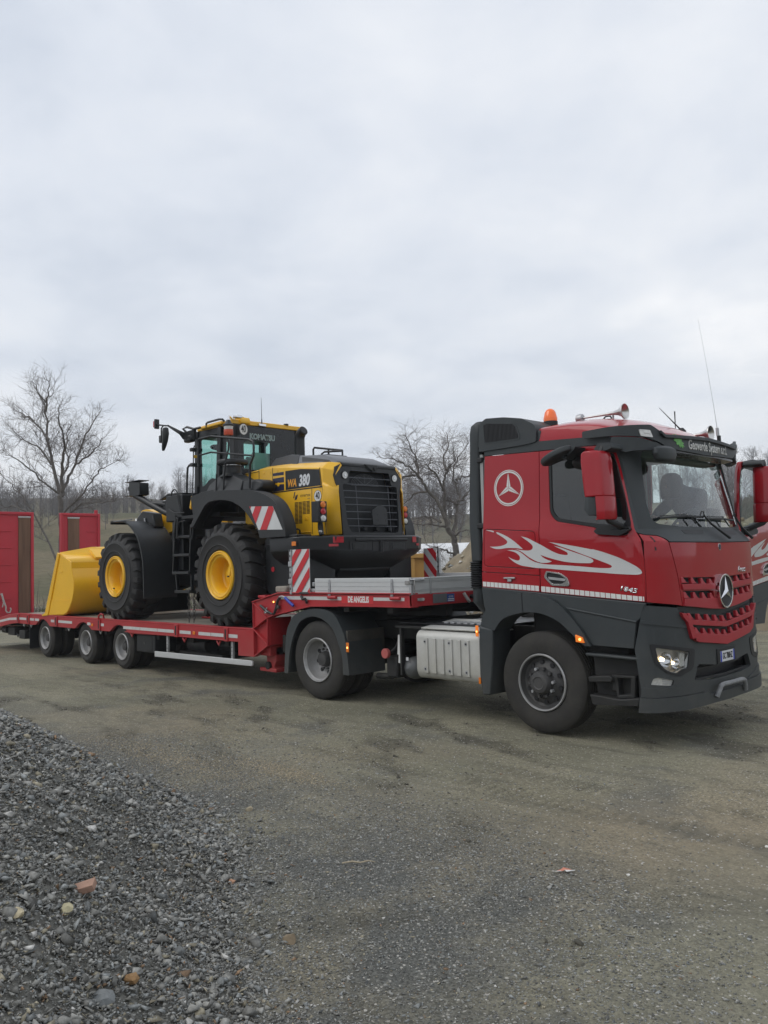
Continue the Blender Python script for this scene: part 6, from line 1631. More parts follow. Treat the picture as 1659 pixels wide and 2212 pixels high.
G().box(hc + Vector((-.024, -.082, -.052)), hc + Vector((.024, -.07, -.046))).obj("mouth", mat("lips", (.30, .12, .10), .6), dv)
for bx in (.64, .25):
    c0 = Vector((bx, .835, 2.20)); sg = 1 if bx > .4 else -1
    g = G(); g.loft([[tuple(c0 + Vector((.038 * math.cos(a) * k, yy, .017 * math.sin(a) * k))) for a in np.linspace(0, 2 * PI, 10, endpoint=False)] for yy, k in ((.03, .7), (0, 1), (-.05, .95))]); g.obj("palm", SKIN, dv)
    for f in range(4):
        b = c0 + Vector((-.027 + f * .018, -.048, .0)); ln = (.8, 1.0, .95, .75)[f]
        G().tube([b, b + Vector((0, -.028 * ln, .004)), b + Vector((0, -.045 * ln, -.012)), b + Vector((0, -.045 * ln, -.032))], [.009, .0085, .008, .006], 6).obj("finger", SKIN, dv)
    b = c0 + Vector((-sg * .034, .0, 0)); G().tube([b, b + Vector((-sg * .02, -.025, -.004)), b + Vector((-sg * .018, -.048, -.014))], [.011, .010, .007], 6).obj("thumb", SKIN, dv)
dv.location.z += .05
# step well of the open side, the person stands on it
G().box((.10, 1.235, 1.005), (1.10, 1.60, 1.04)).obj("entry_step", 'chassis', truck, .01)
G().tube([(.55, 1.55, .97), (.55, 1.42, .80), (.55, 1.26, .70)], .02, 6).obj("step_stay", 'chassis', truck)
# ================================================================== LOW-LOADER TRAILER
tr = empty("low_loader_trailer", (-9.5, 0, 0), label='red low loader trailer with wooden deck, raised neck and upright ramps', cat='trailer')
DZ = .875
# deck boards
for k in range(11):
    y0 = -1.20 + k * .2182
    G().box((-13.9, y0 + .004, DZ - .045), (-5.05, y0 + .214, DZ)).obj("deck_board", 'deckwood', tr, .004)
G().box((-13.9, -1.21, DZ - .10), (-5.0, 1.21, DZ - .05)).obj("deck_underplate", 'chassis', tr)
for sg in (-1, 1):
    # side rail with wheel cut-outs
    P = [(-13.90, .665), (-13.05, .655)]
    for xc in (-12.551, -10.607, -9.129):
        r = .455
        for a in np.linspace(158, 22, 11):
            P.append((xc + r * math.cos(math.radians(a)), max(.66, .40 + (r - .06) * math.sin(math.radians(a)))))
    P += [(-8.58, .660), (-5.36, .690), (-5.36, .475), (-4.955, .478), (-4.955, .88), (-13.90, .885)]
    g = flat([(x, z) for x, z in P], [], lambda u, v, d: (u, sg * (1.268 + d), v), .06); g.obj("side_rail", 'tred', tr, bevel=.006)
    G().box((-13.9, sg * 1.272, .862), (-4.96, sg * 1.19, .888)).obj("rail_cap", 'tred', tr, .005)
    G().box((-8.9, sg * 1.274, .690), (-5.36, sg * 1.20, .662 + .012)).obj("rail_lower_flange", 'tred', tr, .003)
    # tail section, sloping down to the back
    T_ = [(-13.905, .885), (-13.905, .665), (-14.3, .64), (-14.98, .545), (-16.4, .33), (-16.4, .42), (-14.98, .765), (-14.4, .85)]
    flat(T_, [], lambda u, v, d: (u, sg * (1.268 + d), v), .06).obj("tail_rail", 'tred', tr, bevel=.006)
for k in range(11):
    y0 = -1.20 + k * .2182
    g = G(); g.prism([(-13.91, DZ - .04), (-13.91, DZ), (-14.4, .845), (-14.98, .755), (-16.4, .40), (-16.4, .36), (-14.98, .715), (-14.4, .80)], 'y', y0 + .004, y0 + .214); g.obj("tail_board", 'deckwood' if k not in (2, 8) else 'tred', tr, .003)
# reflective tape
def tape(x0, x1, z0a, z0b, h=.052, y=-1.2705, nm="reflective_tape"):
    g = G(); g.add([(x0, y, z0a), (x1, y, z0b), (x1, y, z0b + h), (x0, y, z0a + h)], [(0, 1, 2, 3)]); return g.obj(nm, 'tape', tr)
for x0, x1 in ((-8.96, -8.35), (-8.34, -7.75), (-7.74, -7.20), (-7.02, -6.68), (-6.45, -6.1), (-6.09, -5.72), (-5.62, -5.37)):
    tape(x0, x1, .728, .728)
for x0, x1 in ((-9.98, -9.72), (-10.42, -10.28), (-11.75, -11.1), (-12.42 + .3, -11.95), (-12.95, -12.98 + .25), (-13.22, -13.0), (-13.82, -13.42)):
    tape(x0, x1, .745, .745)
g = G(); g.add([(-13.92, -1.2705, .735), (-14.4, -1.2705, .715), (-14.98, -1.2705, .648), (-15.6, -1.2705, .55), (-15.6, -1.2705, .60), (-14.98, -1.2705, .70), (-14.4, -1.2705, .77), (-13.92, -1.2705, .79)], [(0, 1, 6, 7), (1, 2, 5, 6), (2, 3, 4, 5)]); g.obj("reflective_tape", 'tape', tr)
# lashing brackets on the rail
for x in (-13.87, -13.30, -11.83, -9.9, -7.11, -5.66):
    b_ = empty("lashing_bracket", (x, -1.27, .78), tr)
    G().box((x - .055, -1.292, .668), (x + .055, -1.262, .872)).obj("bracket_plate", 'tred', b_, .006)
    G().box((x - .018, -1.2945, .70), (x + .018, -1.29, .85)).obj("bracket_slot", 'ink', b_)
    if x in (-9.9,):
        G().tube([Vector((x, -1.285, .86)), Vector((x + .01, -1.29, .93)), Vector((x + .07, -1.28, .975)), Vector((x + .13, -1.26, .96)), Vector((x + .12, -1.24, .89))], .018, 8).obj("lashing_ring", 'tred', b_)
for x, m_ in ((-6.58, 'amber'), (-10.36 + .16, 'amber'), (-13.35 + .02, 'redlens')):
    G().box((x - .035, -1.278, .728), (x + .035, -1.27, .78)).obj("side_marker_light", m_, tr, .003)
for x in (-8.66, -6.9, -5.9): G().tube([(x - .05, -1.255, .66), (x, -1.25, .60), (x + .05, -1.255, .66)], .014, 6).obj("rope_hook", 'tred', tr)
for x in (-13.6, -13.0 - .2, -11.3, -9.9): G().tube([(x - .05, -1.245, .66), (x, -1.245, .60), (x + .05, -1.245, .66)], .014, 6).obj("rope_hook", 'rim', tr)
# undercarriage
for sg in (-1, 1): G().box((-15.2, sg * .42, .42), (-4.7, sg * .54, .80)).obj("main_beam", 'chassis', tr, .006)
for x in (-14.6, -13.4, -11.6, -9.85, -7.9, -6.8, -5.8): G().box((x - .05, -1.18, .58), (x + .05, 1.18, .74)).obj("cross_beam", 'chassis', tr, .005)
for x in (-12.551, -10.607, -9.129):
    G().cyl((x, -1.0, .395), (x, 1.0, .395), .065, 12).obj("axle_beam", 'chassis', tr)
    for sg in (-1, 1):
        G().box((x - .35, sg * .60, .36), (x + .1, sg * .70, .48)).obj("suspension_arm", 'chassis', tr, .01)
        G().cyl((x - .35, sg * .65, .42), (x - .35, sg * .65, .72), .10, 14).obj("air_bellow", 'blk', tr)
for x in (-12.551, -10.607, -9.129):
    make_wheel("trailer_wheel", tr, (x, -1.215, .395), .395, .235, .232, 'small', dual=True)
    make_wheel("trailer_wheel", tr, (x, 1.215, .395), .395, .235, .232, 'small', True, dual=True)
G().box((-13.375, -1.22, .135), (-13.355, -.75, .66)).obj("rear_mud_flap", 'blk', tr, .004)
G().box((-13.375, .75, .135), (-13.355, 1.22, .66)).obj("rear_mud_flap", 'blk', tr, .004)
g = G(); g.box((-14.02, -1.20, .315), (-13.70, -.85, .50)); g.obj("tail_tool_box", 'chassis', tr, .015)
G().box((-14.82, -1.15, .36), (-14.42, -.8, .54)).obj("tail_lamp_box", 'chassis', tr, .015)
G().cyl((-15.1, -1.12, .47), (-14.84, -1.12, .47), .08, 14).obj("hydraulic_motor", 'chassis', tr)
for k in range(3): G().tube([(-14.42, -1.1, .42 - k * .02), (-14.3, -1.12, .37 - k * .02), (-14.15, -1.12, .42), (-14.02, -1.1, .45)], .010, 5).obj("tail_cable", 'hose', tr)
G().box((-8.575, -1.215, .345), (-7.93, -.80, .655)).obj("tool_box", 'blk', tr, .015)
G().box((-8.54, -1.222, .375), (-8.02, -1.214, .625)).obj("tool_box_door", 'blk', tr, .008)
G().cyl((-8.27, -1.232, .51), (-8.27, -1.22, .51), .022, 12).obj("tool_box_lock", 'rimdark', tr)
G().cyl((-7.45, -.75, .50), (-6.9, -.75, .50), .14, 20).obj("trailer_air_tank", 'rimdark', tr, .01)
G().cyl((-6.75, -.6, .50), (-6.35, -.6, .50), .13, 20).obj("trailer_air_tank", 'chassis', tr, .01)
G().box((-7.5, -1.0, .32), (-6.2, -.45, .40)).obj("tank_cradle", 'chassis', tr, .01)
# side guard
for sg in (-1, 1):
    g = G(); g.prism([(-7.875, .300), (-7.875, .392), (-5.06, .416), (-5.03, .40), (-5.03, .35), (-5.06, .336)], 'y', sg * 1.255, sg * 1.225); g.obj("side_guard_rail", 'alu', tr, .006)
    for x in (-7.50, -5.59):
        p_ = empty("side_guard_post", (x, sg * 1.22, .4), tr)
        G().box((x - .028, sg * 1.225, .40), (x + .028, sg * 1.19, .665)).obj("post_channel", 'steel', p_, .003)
        for z in (.46, .52, .58): G().cyl((x, sg * 1.228, z), (x, sg * 1.224, z), .009, 8).obj("post_hole", 'ink', p_)
# ------- neck
NP = [(-4.960, 1.258), (-4.915, 1.284), (-4.80, 1.303), (-4.62, 1.335), (-4.36, 1.388), (-4.20, 1.396), (-1.765, 1.402), (-1.765, 1.262), (-2.51, 1.258), (-3.635, 1.240), (-4.438, 1.101), (-4.62, 1.055), (-4.951, .889)]
for sg in (-1, 1):
    flat(NP, [], lambda u, v, d: (u, sg * (1.262 + d), v), .05).obj("neck_web", 'tred', tr, bevel=.004)
    G().prism([(-4.975, 1.262), (-4.62, 1.340), (-4.36, 1.394), (-4.2, 1.402), (-1.765, 1.408), (-1.765, 1.424), (-4.21, 1.420), (-4.37, 1.412), (-4.62, 1.358), (-4.985, 1.278)], 'y', sg * 1.285, sg * 1.15).obj("neck_top_flange", 'tred', tr, .004)
    G().prism([(-4.951, .880), (-4.62, 1.046), (-4.438, 1.092), (-3.635, 1.230), (-2.51, 1.248), (-1.765, 1.252), (-1.765, 1.264), (-2.51, 1.260), (-3.635, 1.244), (-4.44, 1.107), (-4.62, 1.060), (-4.951, .894)], 'y', sg * 1.285, sg * 1.15).obj("neck_bottom_flange", 'tred', tr, .003)
    # gusseted stand-off between deck and neck
    flat([(-4.955, .478), (-4.624, .655), (-4.612, 1.055), (-4.951, .885)], [], lambda u, v, d: (u, sg * (1.225 + d), v), .03).obj("stand_web", 'tred', tr, bevel=.003)
    for a, b in (((-4.955, .485), (-4.620, .660)), ((-4.618, .655), (-4.612, 1.05)), ((-4.955, .880), (-4.62, .668)), ((-4.955, .485), (-4.955, 1.26)), ((-4.94, 1.255), (-4.63, 1.06))):
        G().bar((a[0], sg * 1.245, a[1]), (b[0], sg * 1.245, b[1]), .075, .016, up=(0, 1, 0) if False else (0, 0, 1)).obj("gusset_rib", 'tred', tr, .003)
    G().prism([(-4.66, .64), (-4.60, .665), (-4.60, 1.05), (-4.66, 1.03)], 'y', sg * 1.24, sg * .86).obj("stand_front_plate", 'tred', tr, .004)
    G().cyl((-4.713, sg * 1.232, 1.02), (-4.713, sg * 1.226, 1.02), .032, 14).obj("drain_hole", 'ink', tr)
G().box((-4.93, -1.2, .50), (-4.66, 1.2, .86)).obj("stand_cross_box", 'tred', tr, .006)
for sg in (-1, 1): G().prism([(-4.9, .86), (-4.62, 1.05), (-3.6, 1.22), (-1.9, 1.25), (-1.9, 1.10), (-3.4, 1.08), (-4.5, .90), (-4.7, .70)], 'y', sg * .38, sg * .50).obj("neck_main_beam", 'chassis', tr, .006)
G().prism([(-4.95, 1.24), (-4.3, 1.37), (-1.79, 1.385), (-1.79, 1.36), (-4.3, 1.34), (-4.95, 1.21)], 'y', -1.20, 1.20).obj("neck_floor", 'deckwood', tr)
G().box((-3.95, -.6, 1.14), (-3.0, .6, 1.20)).obj("coupling_plate", 'chassis', tr, .01)
for x in (-3.9, -3.0, -2.2): G().box((x - .05, -1.2, 1.17), (x + .05, 1.2, 1.30)).obj("neck_cross_member", 'chassis', tr, .005)
# front headboard beam and its fittings
G().box((-1.80, -1.262, 1.262), (-1.762, 1.262, 1.405)).obj("neck_front_beam", 'tred', tr, .005)
fx = -1.760
G().prism(round_poly([(-1.175, 1.325), (-1.06, 1.325), (-1.06, 1.36), (-1.175, 1.36)], .016, 3), 'x', fx, fx + .016).obj("front_marker_lamp", 'rim', tr, .003)
G().cyl((fx, -1.088, 1.342), (fx + .022, -1.088, 1.342), .016, 12).obj("front_marker_lens", 'whitelens', tr)
G().box((fx, -.90, 1.285), (fx + .006, -.645, 1.395)).obj("grey_cover_plate", 'hgrey', tr, .002)
bp_ = empty("makers_plate", (fx, -.57, 1.33), tr)
G().box((fx, -.640, 1.290), (fx + .006, -.505, 1.385)).obj("plate_blue", mat("blue_plate", (.02, .07, .26), .4), bp_, .002)
link("plate_print", text_mesh("CE 0123", .030, lambda u, v, d: (fx + .007 + d, -.572 + u, 1.352 + v), .001, sx=.8), MT['white'], bp_)
for z in (1.305, 1.325): G().box((fx + .006, -.63, z - .006), (fx + .0072, -.515, z + .004)).obj("plate_lines", 'white', bp_)
G().tube([(fx + .02, -.34, 1.385), (fx + .05, -.30, 1.30), (fx + .04, -.26, 1.275)], .02, 6).obj("white_cable_loop", 'strap', tr)
for y in (-.18, -.08, .02): G().cyl((fx, y, 1.335), (fx + .06, y, 1.335), .028, 12).obj("air_coupling", 'blk', tr, .003)
# lettering and tape on the neck
tape(-4.32, -3.02, 1.318, 1.322, .046, -1.2635)
tape(-2.42, -1.885, 1.326, 1.328, .040, -1.2635)
me = text_mesh("DE ANGELIS", .098, lambda u, v, d: (-2.70 + u, -1.2645 - d * 0, 1.333 + v * 1.05), 0, bold=.0045, sx=.74)
link("side_lettering", me, MT['white'], tr)
G().box((-3.02, -1.2640, 1.285), (-2.425, -1.2632, 1.382)).obj("lettering_ground", mat("bright_red_panel", (.55, .03, .035), .4), tr)
# lamp, lever and straps on the neck
G().box((-4.50, -1.275, 1.266), (-4.42, -1.262, 1.296)).obj("neck_marker_light", 'amber', tr, .004)
G().cyl((-4.457, -1.279, 1.280), (-4.457, -1.272, 1.280), .013, 10).obj("neck_marker_bulb", 'amber_dot', tr)
rs_ = empty("ratchet_strap", (-4.3, -1.28, 1.2), None, label='black ratchet strap with blue handle hanging on the red trailer neck', cat='ratchet strap')
G().tube([(-4.30, -1.28, 1.345), (-4.33, -1.30, 1.30), (-4.36, -1.30, 1.20), (-4.42, -1.295, 1.125), (-4.455, -1.285, 1.105)], [.022, .02, .024, .018, .012], 6).obj("strap_web", 'hose', rs_)
G().tube([(-4.76, -1.285, 1.225), (-4.66, -1.295, 1.18), (-4.56, -1.295, 1.135), (-4.47, -1.29, 1.11)], [.018, .022, .02, .012], 6).obj("strap_web", 'hose', rs_)
G().tube([(-4.16, -1.30, 1.345), (-4.06, -1.305, 1.285), (-3.975, -1.30, 1.235)], .020, 10).obj("handle_grip", 'blue', rs_, .003)
G().tube([(-4.30, -1.29, 1.352), (-4.22, -1.30, 1.362), (-4.15, -1.30, 1.345)], .013, 6).obj("handle_lever", 'steel', rs_)
G().box((-4.375, -1.315, 1.19), (-4.30, -1.28, 1.235)).obj("ratchet_body", 'chain', rs_, .006)
G().box((-4.64, -1.315, 1.115), (-4.59, -1.285, 1.140)).obj("strap_buckle", 'chrome', rs_, .004)
G().tube([(-4.58, -1.30, 1.20), (-4.60, -1.31, 1.165), (-4.56, -1.31, 1.14)], .008, 6).obj("strap_hook", 'steel', rs_)
g = G(); g.box((-3.86, -1.29, 1.40), (-3.66, -1.265, 1.425)); g.obj("board_clamp", 'rimdark', tr, .004)
G().tube([(-3.83, -1.28, 1.37), (-3.77, -1.30, 1.325), (-3.72, -1.30, 1.335), (-3.70, -1.29, 1.30), (-3.71, -1.285, 1.275)], .018, 6).obj("clamp_lever", 'blk', tr)
for x in (-3.20, -2.04): G().cyl((x - .06, -1.285, 1.358), (x + .10, -1.285, 1.358), .022, 10).obj("hinge_sleeve", 'tred', tr, .004)
G().box((-4.86, -1.26, 1.33), (-4.68, -1.12, 1.37)).obj("neck_hook_block", 'tred', tr, .012)
G().box((-4.45, -1.25, 1.41), (-4.20, -1.0, 1.50)).obj("wooden_chock", mat("grey_old_wood", (.30, .27, .23), .85, 0, .2, 12), tr, .02)
# ------- aluminium drop-side box
bx = empty("drop_side_box", (0, 0, 0), tr)
def board(p0, p1, axis, nm="drop_side_board"):
    """profiled board with ribs; axis = normal direction"""
    b_ = G().box(p0, p1).obj(nm, 'alu', bx, .006)
    return b_
board((-3.555, -1.262, 1.412), (-1.80, -1.236, 1.606), 'y'); board((-3.555, 1.236, 1.412), (-1.80, 1.262, 1.606), 'y')
board((-1.795, -1.240, 1.405), (-1.768, -.935, 1.604), 'x'); board((-1.795, -.925, 1.405), (-1.768, 1.240, 1.604), 'x')
for z in (1.447, 1.50, 1.555):
    G().box((-3.54, -1.2645, z - .0025), (-1.81, -1.2618, z + .0025)).obj("profile_line", 'steel', bx)
for z in (1.440, 1.455, 1.545, 1.560, 1.585):
    G().box((-1.7685, -1.23, z - .002), (-1.7655, 1.23, z + .002)).obj("profile_line", 'steel', bx)
G().box((-1.80, -1.268, 1.400), (-1.762, -1.236, 1.608)).obj("corner_post", 'steel', bx, .004)
G().box((-1.7685, -.938, 1.400), (-1.756, -.918, 1.608)).obj("front_post", 'steel', bx, .003)
for x in (-3.252, -2.089):
    h_ = empty("board_hinge", (x, -1.27, 1.47), bx)
    g = G(); g.prism([(x - .026, 1.350), (x + .026, 1.350), (x + .016, 1.585), (x, 1.595), (x - .016, 1.585)], 'y', -1.274, -1.264); g.obj("hinge_strap", 'steel', h_, .003)
    for z in (1.39, 1.46, 1.54): G().cyl((x, -1.281, z), (x, -1.273, z), .008, 8).obj("hinge_rivet", 'rimlip', h_)
for P in ((-1.84, -1.27, 1.545), ):
    l_ = empty("corner_latch", P, bx)
    G().box((-1.86, -1.278, 1.525), (-1.79, -1.262, 1.570)).obj("latch_plate", 'rim', l_, .003)
    g = G(); g.tube([(-1.765, -1.285, 1.53), (-1.765, -1.285, 1.585), (-1.755, -1.225, 1.585), (-1.755, -1.225, 1.53)], .010, 6, closed=True); g.obj("latch_loop", 'chrome', l_)
    G().box((-1.762, -1.23, 1.565), (-1.745, -1.05, 1.590)).obj("latch_lever", 'chrome', l_, .005)
    G().cyl((-1.755, -1.225, 1.41), (-1.755, -1.225, 1.53), .008, 8).obj("latch_rod", 'chrome', l_)
g = G(); g.box((-3.66, -1.262, 1.425), (-3.56, -1.235, 1.47)); g.box((-3.60, -1.27, 1.50), (-3.555, -1.235, 1.555)); g.obj("rear_board_fitting", 'steel', bx, .006)
G().box((-3.55, -1.23, 1.405), (-1.80, 1.23, 1.412)).obj("box_floor", 'alu', bx)
# ------- striped marker boards
def marker(x0, x1, z0, z1, y, mirror_, label):
    mb = empty("marker_board", ((x0 + x1) / 2, y, z0), None, label=label, cat='marker board', group='red and white striped marker boards on the trailer neck')
    sg = -1 if y < 0 else 1
    G().box((x0, y, z0), (x1, y + sg * -.006, z1)).obj("board_panel", 'signwhite', mb, .002)
    W_ = x1 - x0; H_ = z1 - z0; sl = 1.12; p = .275
    for k in range(-1, 4):
        # red bands rise to the right on the near board, to the left on the far one
        c0 = z0 - .20 + k * p; 
        def zz(x): return c0 + sl * ((x - x0) if not mirror_ else (x1 - x))
        P = [(x0, zz(x0)), (x1, zz(x1)), (x1, zz(x1) + p * .5), (x0, zz(x0) + p * .5)]
        Q = P
        for lim, less, in ((z1, True), (z0, False)):
            out = []
            for i in range(len(Q)):
                a, b = Q[i - 1], Q[i]; ia = (a[1] < lim) == less; ib = (b[1] < lim) == less
                if ia != ib: t = (lim - a[1]) / (b[1] - a[1]); out.append((a[0] + t * (b[0] - a[0]), lim))
                if ib: out.append(b)
            Q = out
            if len(Q) < 3: break
        if len(Q) >= 3:
            g = G(); g.add([(a, -1.2845 if y < 0 else y - .0075, b) for a, b in Q], [tuple(range(len(Q)))]); g.obj("red_stripe", 'signred', mb)
    px_ = x0 - .065 if y < 0 else x1 + .012
    G().box((px_, y - .01, z0 - .02), (px_ + .045, y + .03, z1 + .003)).obj("mounting_post", 'steel', mb, .003)
    for z in np.arange(z0 + .04, z1, .075): G().box((px_ + .012, y - .0125, z), (px_ + .030, y - .009, z + .03)).obj("post_slot", 'ink', mb)
    for z in (z0 + .12, z0 + .36): G().box((px_ - .01, y - .022, z), (px_ + .065, y + .01, z + .07)).obj("post_clamp", 'steel', mb, .006)
    return mb
marker(-4.005, -3.635, 1.412, 2.003, -1.277, False, 'red and white striped marker board nearest the camera beside the drop side box')
marker(-3.912, -3.642, 1.425, 1.995, 1.277, True, 'far red and white striped marker board, seen beyond the box against the earth bank')
# landing leg
for sg in (-1, 1):
    lg_ = empty("landing_leg", (-4.78, sg * 1.0, .25), tr)
    G().prism([(-4.92, .62), (-4.66, .62), (-4.66, .42), (-4.71, .34), (-4.70, .31), (-4.90, .31), (-4.88, .42)], 'y', sg * 1.10, sg * .88).obj("leg_column", 'tred', lg_, .008)
    G().box((-5.02, sg * 1.13, .26), (-4.62, sg * .82, .315)).obj("leg_foot", 'tred', lg_, .01)
    G().cyl((-4.82, sg * 1.14, .35), (-4.82, sg * .84, .35), .055, 14).obj("leg_pivot", 'chassis', lg_)
# ------- ramps standing upright
def ramp(y0, y1, label, sg):
    X0 = -15.36; X1 = -15.27; z0, z1 = .62, 3.225
    rp = empty("loading_ramp", (X0, (y0 + y1) / 2, z0), tr); rp['label'] = label
    G().box((X0, y0, z0), (X1 - .03, y1, z1)).obj("ramp_plate", 'rred', rp, .02)
    for (a, b) in ((y0, y0 + .07), (y1 - .07, y1)):
        G().box((X0 - .02, a, z0), (X1 + .01, b, z1 + .01)).obj("ramp_edge", 'rred', rp, .015)
    G().box((X0 - .02, y0 + .07, z1 - .06), (X1 + .005, y1 - .07, z1 + .01)).obj("ramp_top_edge", 'rred', rp, .012)
    # wooden running strip
    if sg < 0: w0, w1 = -.735, -.455
    else: w0, w1 = .475, .765
    G().box((X1 - .032, w0, z0), (X1 - .005, w1, 3.095)).obj("wooden_strip", 'wood', rp, .004)
    G().box((X1 - .032, w0 - .01, 3.095), (X1 + .0, w1 + .01, 3.135)).obj("strip_end_cap", 'steel', rp, .005)
    for z in (2.775, 2.375, 1.973, 1.567, 1.157):
        a, b = (y0 + .08, -.90) if sg < 0 else (.95, y1 - .07)
        G().box((X1 - .032, a, z - .010), (X1 - .012, b, z + .010)).obj("grip_bar", 'rred', rp, .003)
    if sg > 0: G().cyl((X0 + .04, y1 - .09, z1), (X0 + .04, y1 - .09, z1 + .10), .045, 12).obj("ramp_pin", 'rred', rp, .008)
ramp(-1.31, -.375, 'nearer upright ramp, cut off by the left edge of the photo', -1)
ramp(.285, 1.315, 'farther upright ramp behind the bucket', 1)
st = empty("lashing_hook", (-15.2, -1.1, .85), None, label='dirty white strap with a hook against the nearer red ramp', cat='strap')
G().tube([(-15.22, -1.155, 1.30), (-15.20, -1.14, 1.24), (-15.20, -1.11, 1.12), (-15.19, -1.06, .98)], [.028, .022, .024, .018], 7).obj("strap_cord", 'strap', st)
G().tube([(-15.19, -1.06, .98), (-15.19, -1.065, .90), (-15.18, -1.03, .85), (-15.18, -.975, .85), (-15.18, -.95, .92), (-15.18, -.965, .96)], .017, 8).obj("hook", 'strap', st)
G().tube([(-15.18, -1.12, 1.10), (-15.17, -1.14, 1.02), (-15.17, -1.15, .98)], .012, 5).obj("loose_end", 'strap', st)
# tie-down chains under the loader
def chain(p, q, label):
    p, q = Vector(p), Vector(q); L_ = (q - p).length; n_ = int(L_ / .052); d_ = (q - p).normalized()
    c_ = empty("tie_down_chain", p, None, label=label, cat='chain', group='tie down chains under the loader')
    me = None
    for i in range(n_):
        c = p + d_ * (i + .5) * L_ / n_; a = d_.orthogonal().normalized(); b = d_.cross(a)
        if i % 2: a = b
        g = G(); g.tube([c + d_ * math.cos(t) * .034 + a * math.sin(t) * .018 for t in np.linspace(0, 2 * PI, 10, endpoint=False)], .006, 4, closed=True); g.obj("chain_link", 'chain', c_)
chain((-7.17, -1.0, 1.42), (-7.17, -1.0, .89), 'tie down chain hanging below the loader steps, the one nearer the front wheel')
chain((-7.00, -1.0, 1.42), (-7.02, -1.0, .89), 'tie down chain hanging below the loader steps, the one nearer the rear wheel')
# red cross bar lying on deck
G().box((-8.0, -.25, .878), (-7.0, .35, .91)).obj("deck_centre_plate", 'tred', tr, .01)
# ================================================================== WHEEL LOADER on the deck (front towards -x)
ld = empty("wheel_loader", (-7.5, 0, DZ), label='yellow and black wheel loader with grey rear grille on the low loader', cat='wheel loader')
# ---- wheels
LR = .795; LW = .60; LRIM = .365
carc = G()
prof = [(.05, LRIM), (.0, LRIM + .03), (-.012, .47), (-.015, .56), (.0, .63), (.025, .68), (.05, .715), (.075, .735), (.14, .745), (LW - .14, .745), (LW - .075, .735), (LW - .05, .715), (LW - .02, .68), (LW, .63), (LW + .012, .52), (LW, LRIM + .03), (LW - .05, LRIM)]
carc.lathe(prof, (0, 0, 0), 'y', 80); carc_me = carc.mesh("tyre", 40)
ring_me = G().lathe([(-.0135, .455), (-.022, .462), (-.0145, .470), (-.0155, .60), (-.019, .606), (-.008, .614)], (0, 0, 0), 'y', 72).mesh("sidewall_ring", 40)
def lug(flip):
    """one heavy tread bar, running from the sidewall over the shoulder to the middle"""
    def P(y, ang, r): return (r * math.sin(ang), y if not flip else LW - y, r * math.cos(ang))
    st = [(.012, .655, .690, .0), (.03, .69, .775, .0), (.07, .73, LR, .01), (.16, .735, LR, .035), (.24, .738, LR, .075), (.325, .738, LR - .003, .115)]
    w = .078; rings = []
    for i, (y, r0, r1, a) in enumerate(st):
        k = 1.0 if i > 1 else .86
        rings.append([P(y, a - w * k, r0), P(y, a - w * k * .86, r1), P(y, a + w * k * .86, r1), P(y, a + w * k, r0)])
    return G().loft(rings).mesh("tread_lug", 40)
lugA, lugB = lug(False), lug(True)
rimm = G().lathe([(.055, LRIM + .002), (.01, LRIM + .012), (-.012, LRIM + .004), (-.015, LRIM - .008), (-.004, LRIM - .02), (.006, LRIM - .032), (.004, LRIM - .042), (.02, LRIM - .055), (.024, LRIM - .085), (.05, .262), (.15, .252), (.21, .245), (.235, .225), (.245, .12), (.24, .001)], (0, 0, 0), 'y', 64).mesh("rim", 30)
rim_ring = G().lathe([(-.004, LRIM - .022), (-.014, LRIM - .030), (-.012, LRIM - .046), (.002, LRIM - .052)], (0, 0, 0), 'y', 64).mesh("lock_ring", 40)
hub_me = G().lathe([(.245, .15), (.20, .14), (.17, .09), (.165, .001)], (0, 0, 0), 'y', 32).mesh("wheel_hub", 30)
gb_ = G(); gb_.obox((.205, -.002, .215), (.06, .03, .16), Matrix.Rotation(math.radians(-8), 3, 'Y')); gb_me = gb_.mesh("valve_guard")
def loader_wheel(loc, flip, a0, valve):
    w = empty("loader_wheel", loc, ld); w.rotation_euler = (0, a0, 0) if not flip else (0, a0, PI)
    link("tyre", carc_me, MT['lrubber'], w, world=False)
    link("sidewall_ring", ring_me, MT['lrubber'], w, world=False)
    for k in range(22):
        for me, ph in ((lugA, 0), (lugB, .5)):
            link("tread_lug", me, MT['lrubber'], w, rot=(0, 2 * PI * (k + ph) / 22, 0), world=False)
    link("rim", rimm, MT['lyel'], w, world=False); link("lock_ring", rim_ring, MT['lyel'], w, world=False)
    link("wheel_hub", hub_me, MT['lyel'], w, world=False)
    v_ = empty("valve", (0, 0, 0)); v_.parent = w; bpy.data.objects.remove(v_)
    o = link("valve_guard", gb_me, MT['lyel'], w, rot=(0, valve - a0, 0), world=False)
    g = G(); g.cyl((.20, .02, .10), (.20, -.01, .10), .012, 8); link("valve_stem", g.mesh("valve_stem"), MT['chain'], w, rot=(0, valve - a0, 0), world=False)
zc = DZ + LR - .004
loader_wheel((-5.775, -1.30, zc), False, .1, .55); loader_wheel((-9.195, -1.30, zc), False, .23, 2.3)
loader_wheel((-5.775, 1.30, zc), True, .1, .55); loader_wheel((-9.195, 1.30, zc), True, .2, .3)
for x in (-5.775, -9.195):
    G().cyl((x, -.72, zc), (x, .72, zc), .20, 20).obj("axle", 'lblk', ld); G().lathe([(-.3, .02), (-.25, .25), (0, .32), (.25, .25), (.3, .02)], (x, 0, zc), 'y', 20).obj("axle_housing", 'lblk', ld)
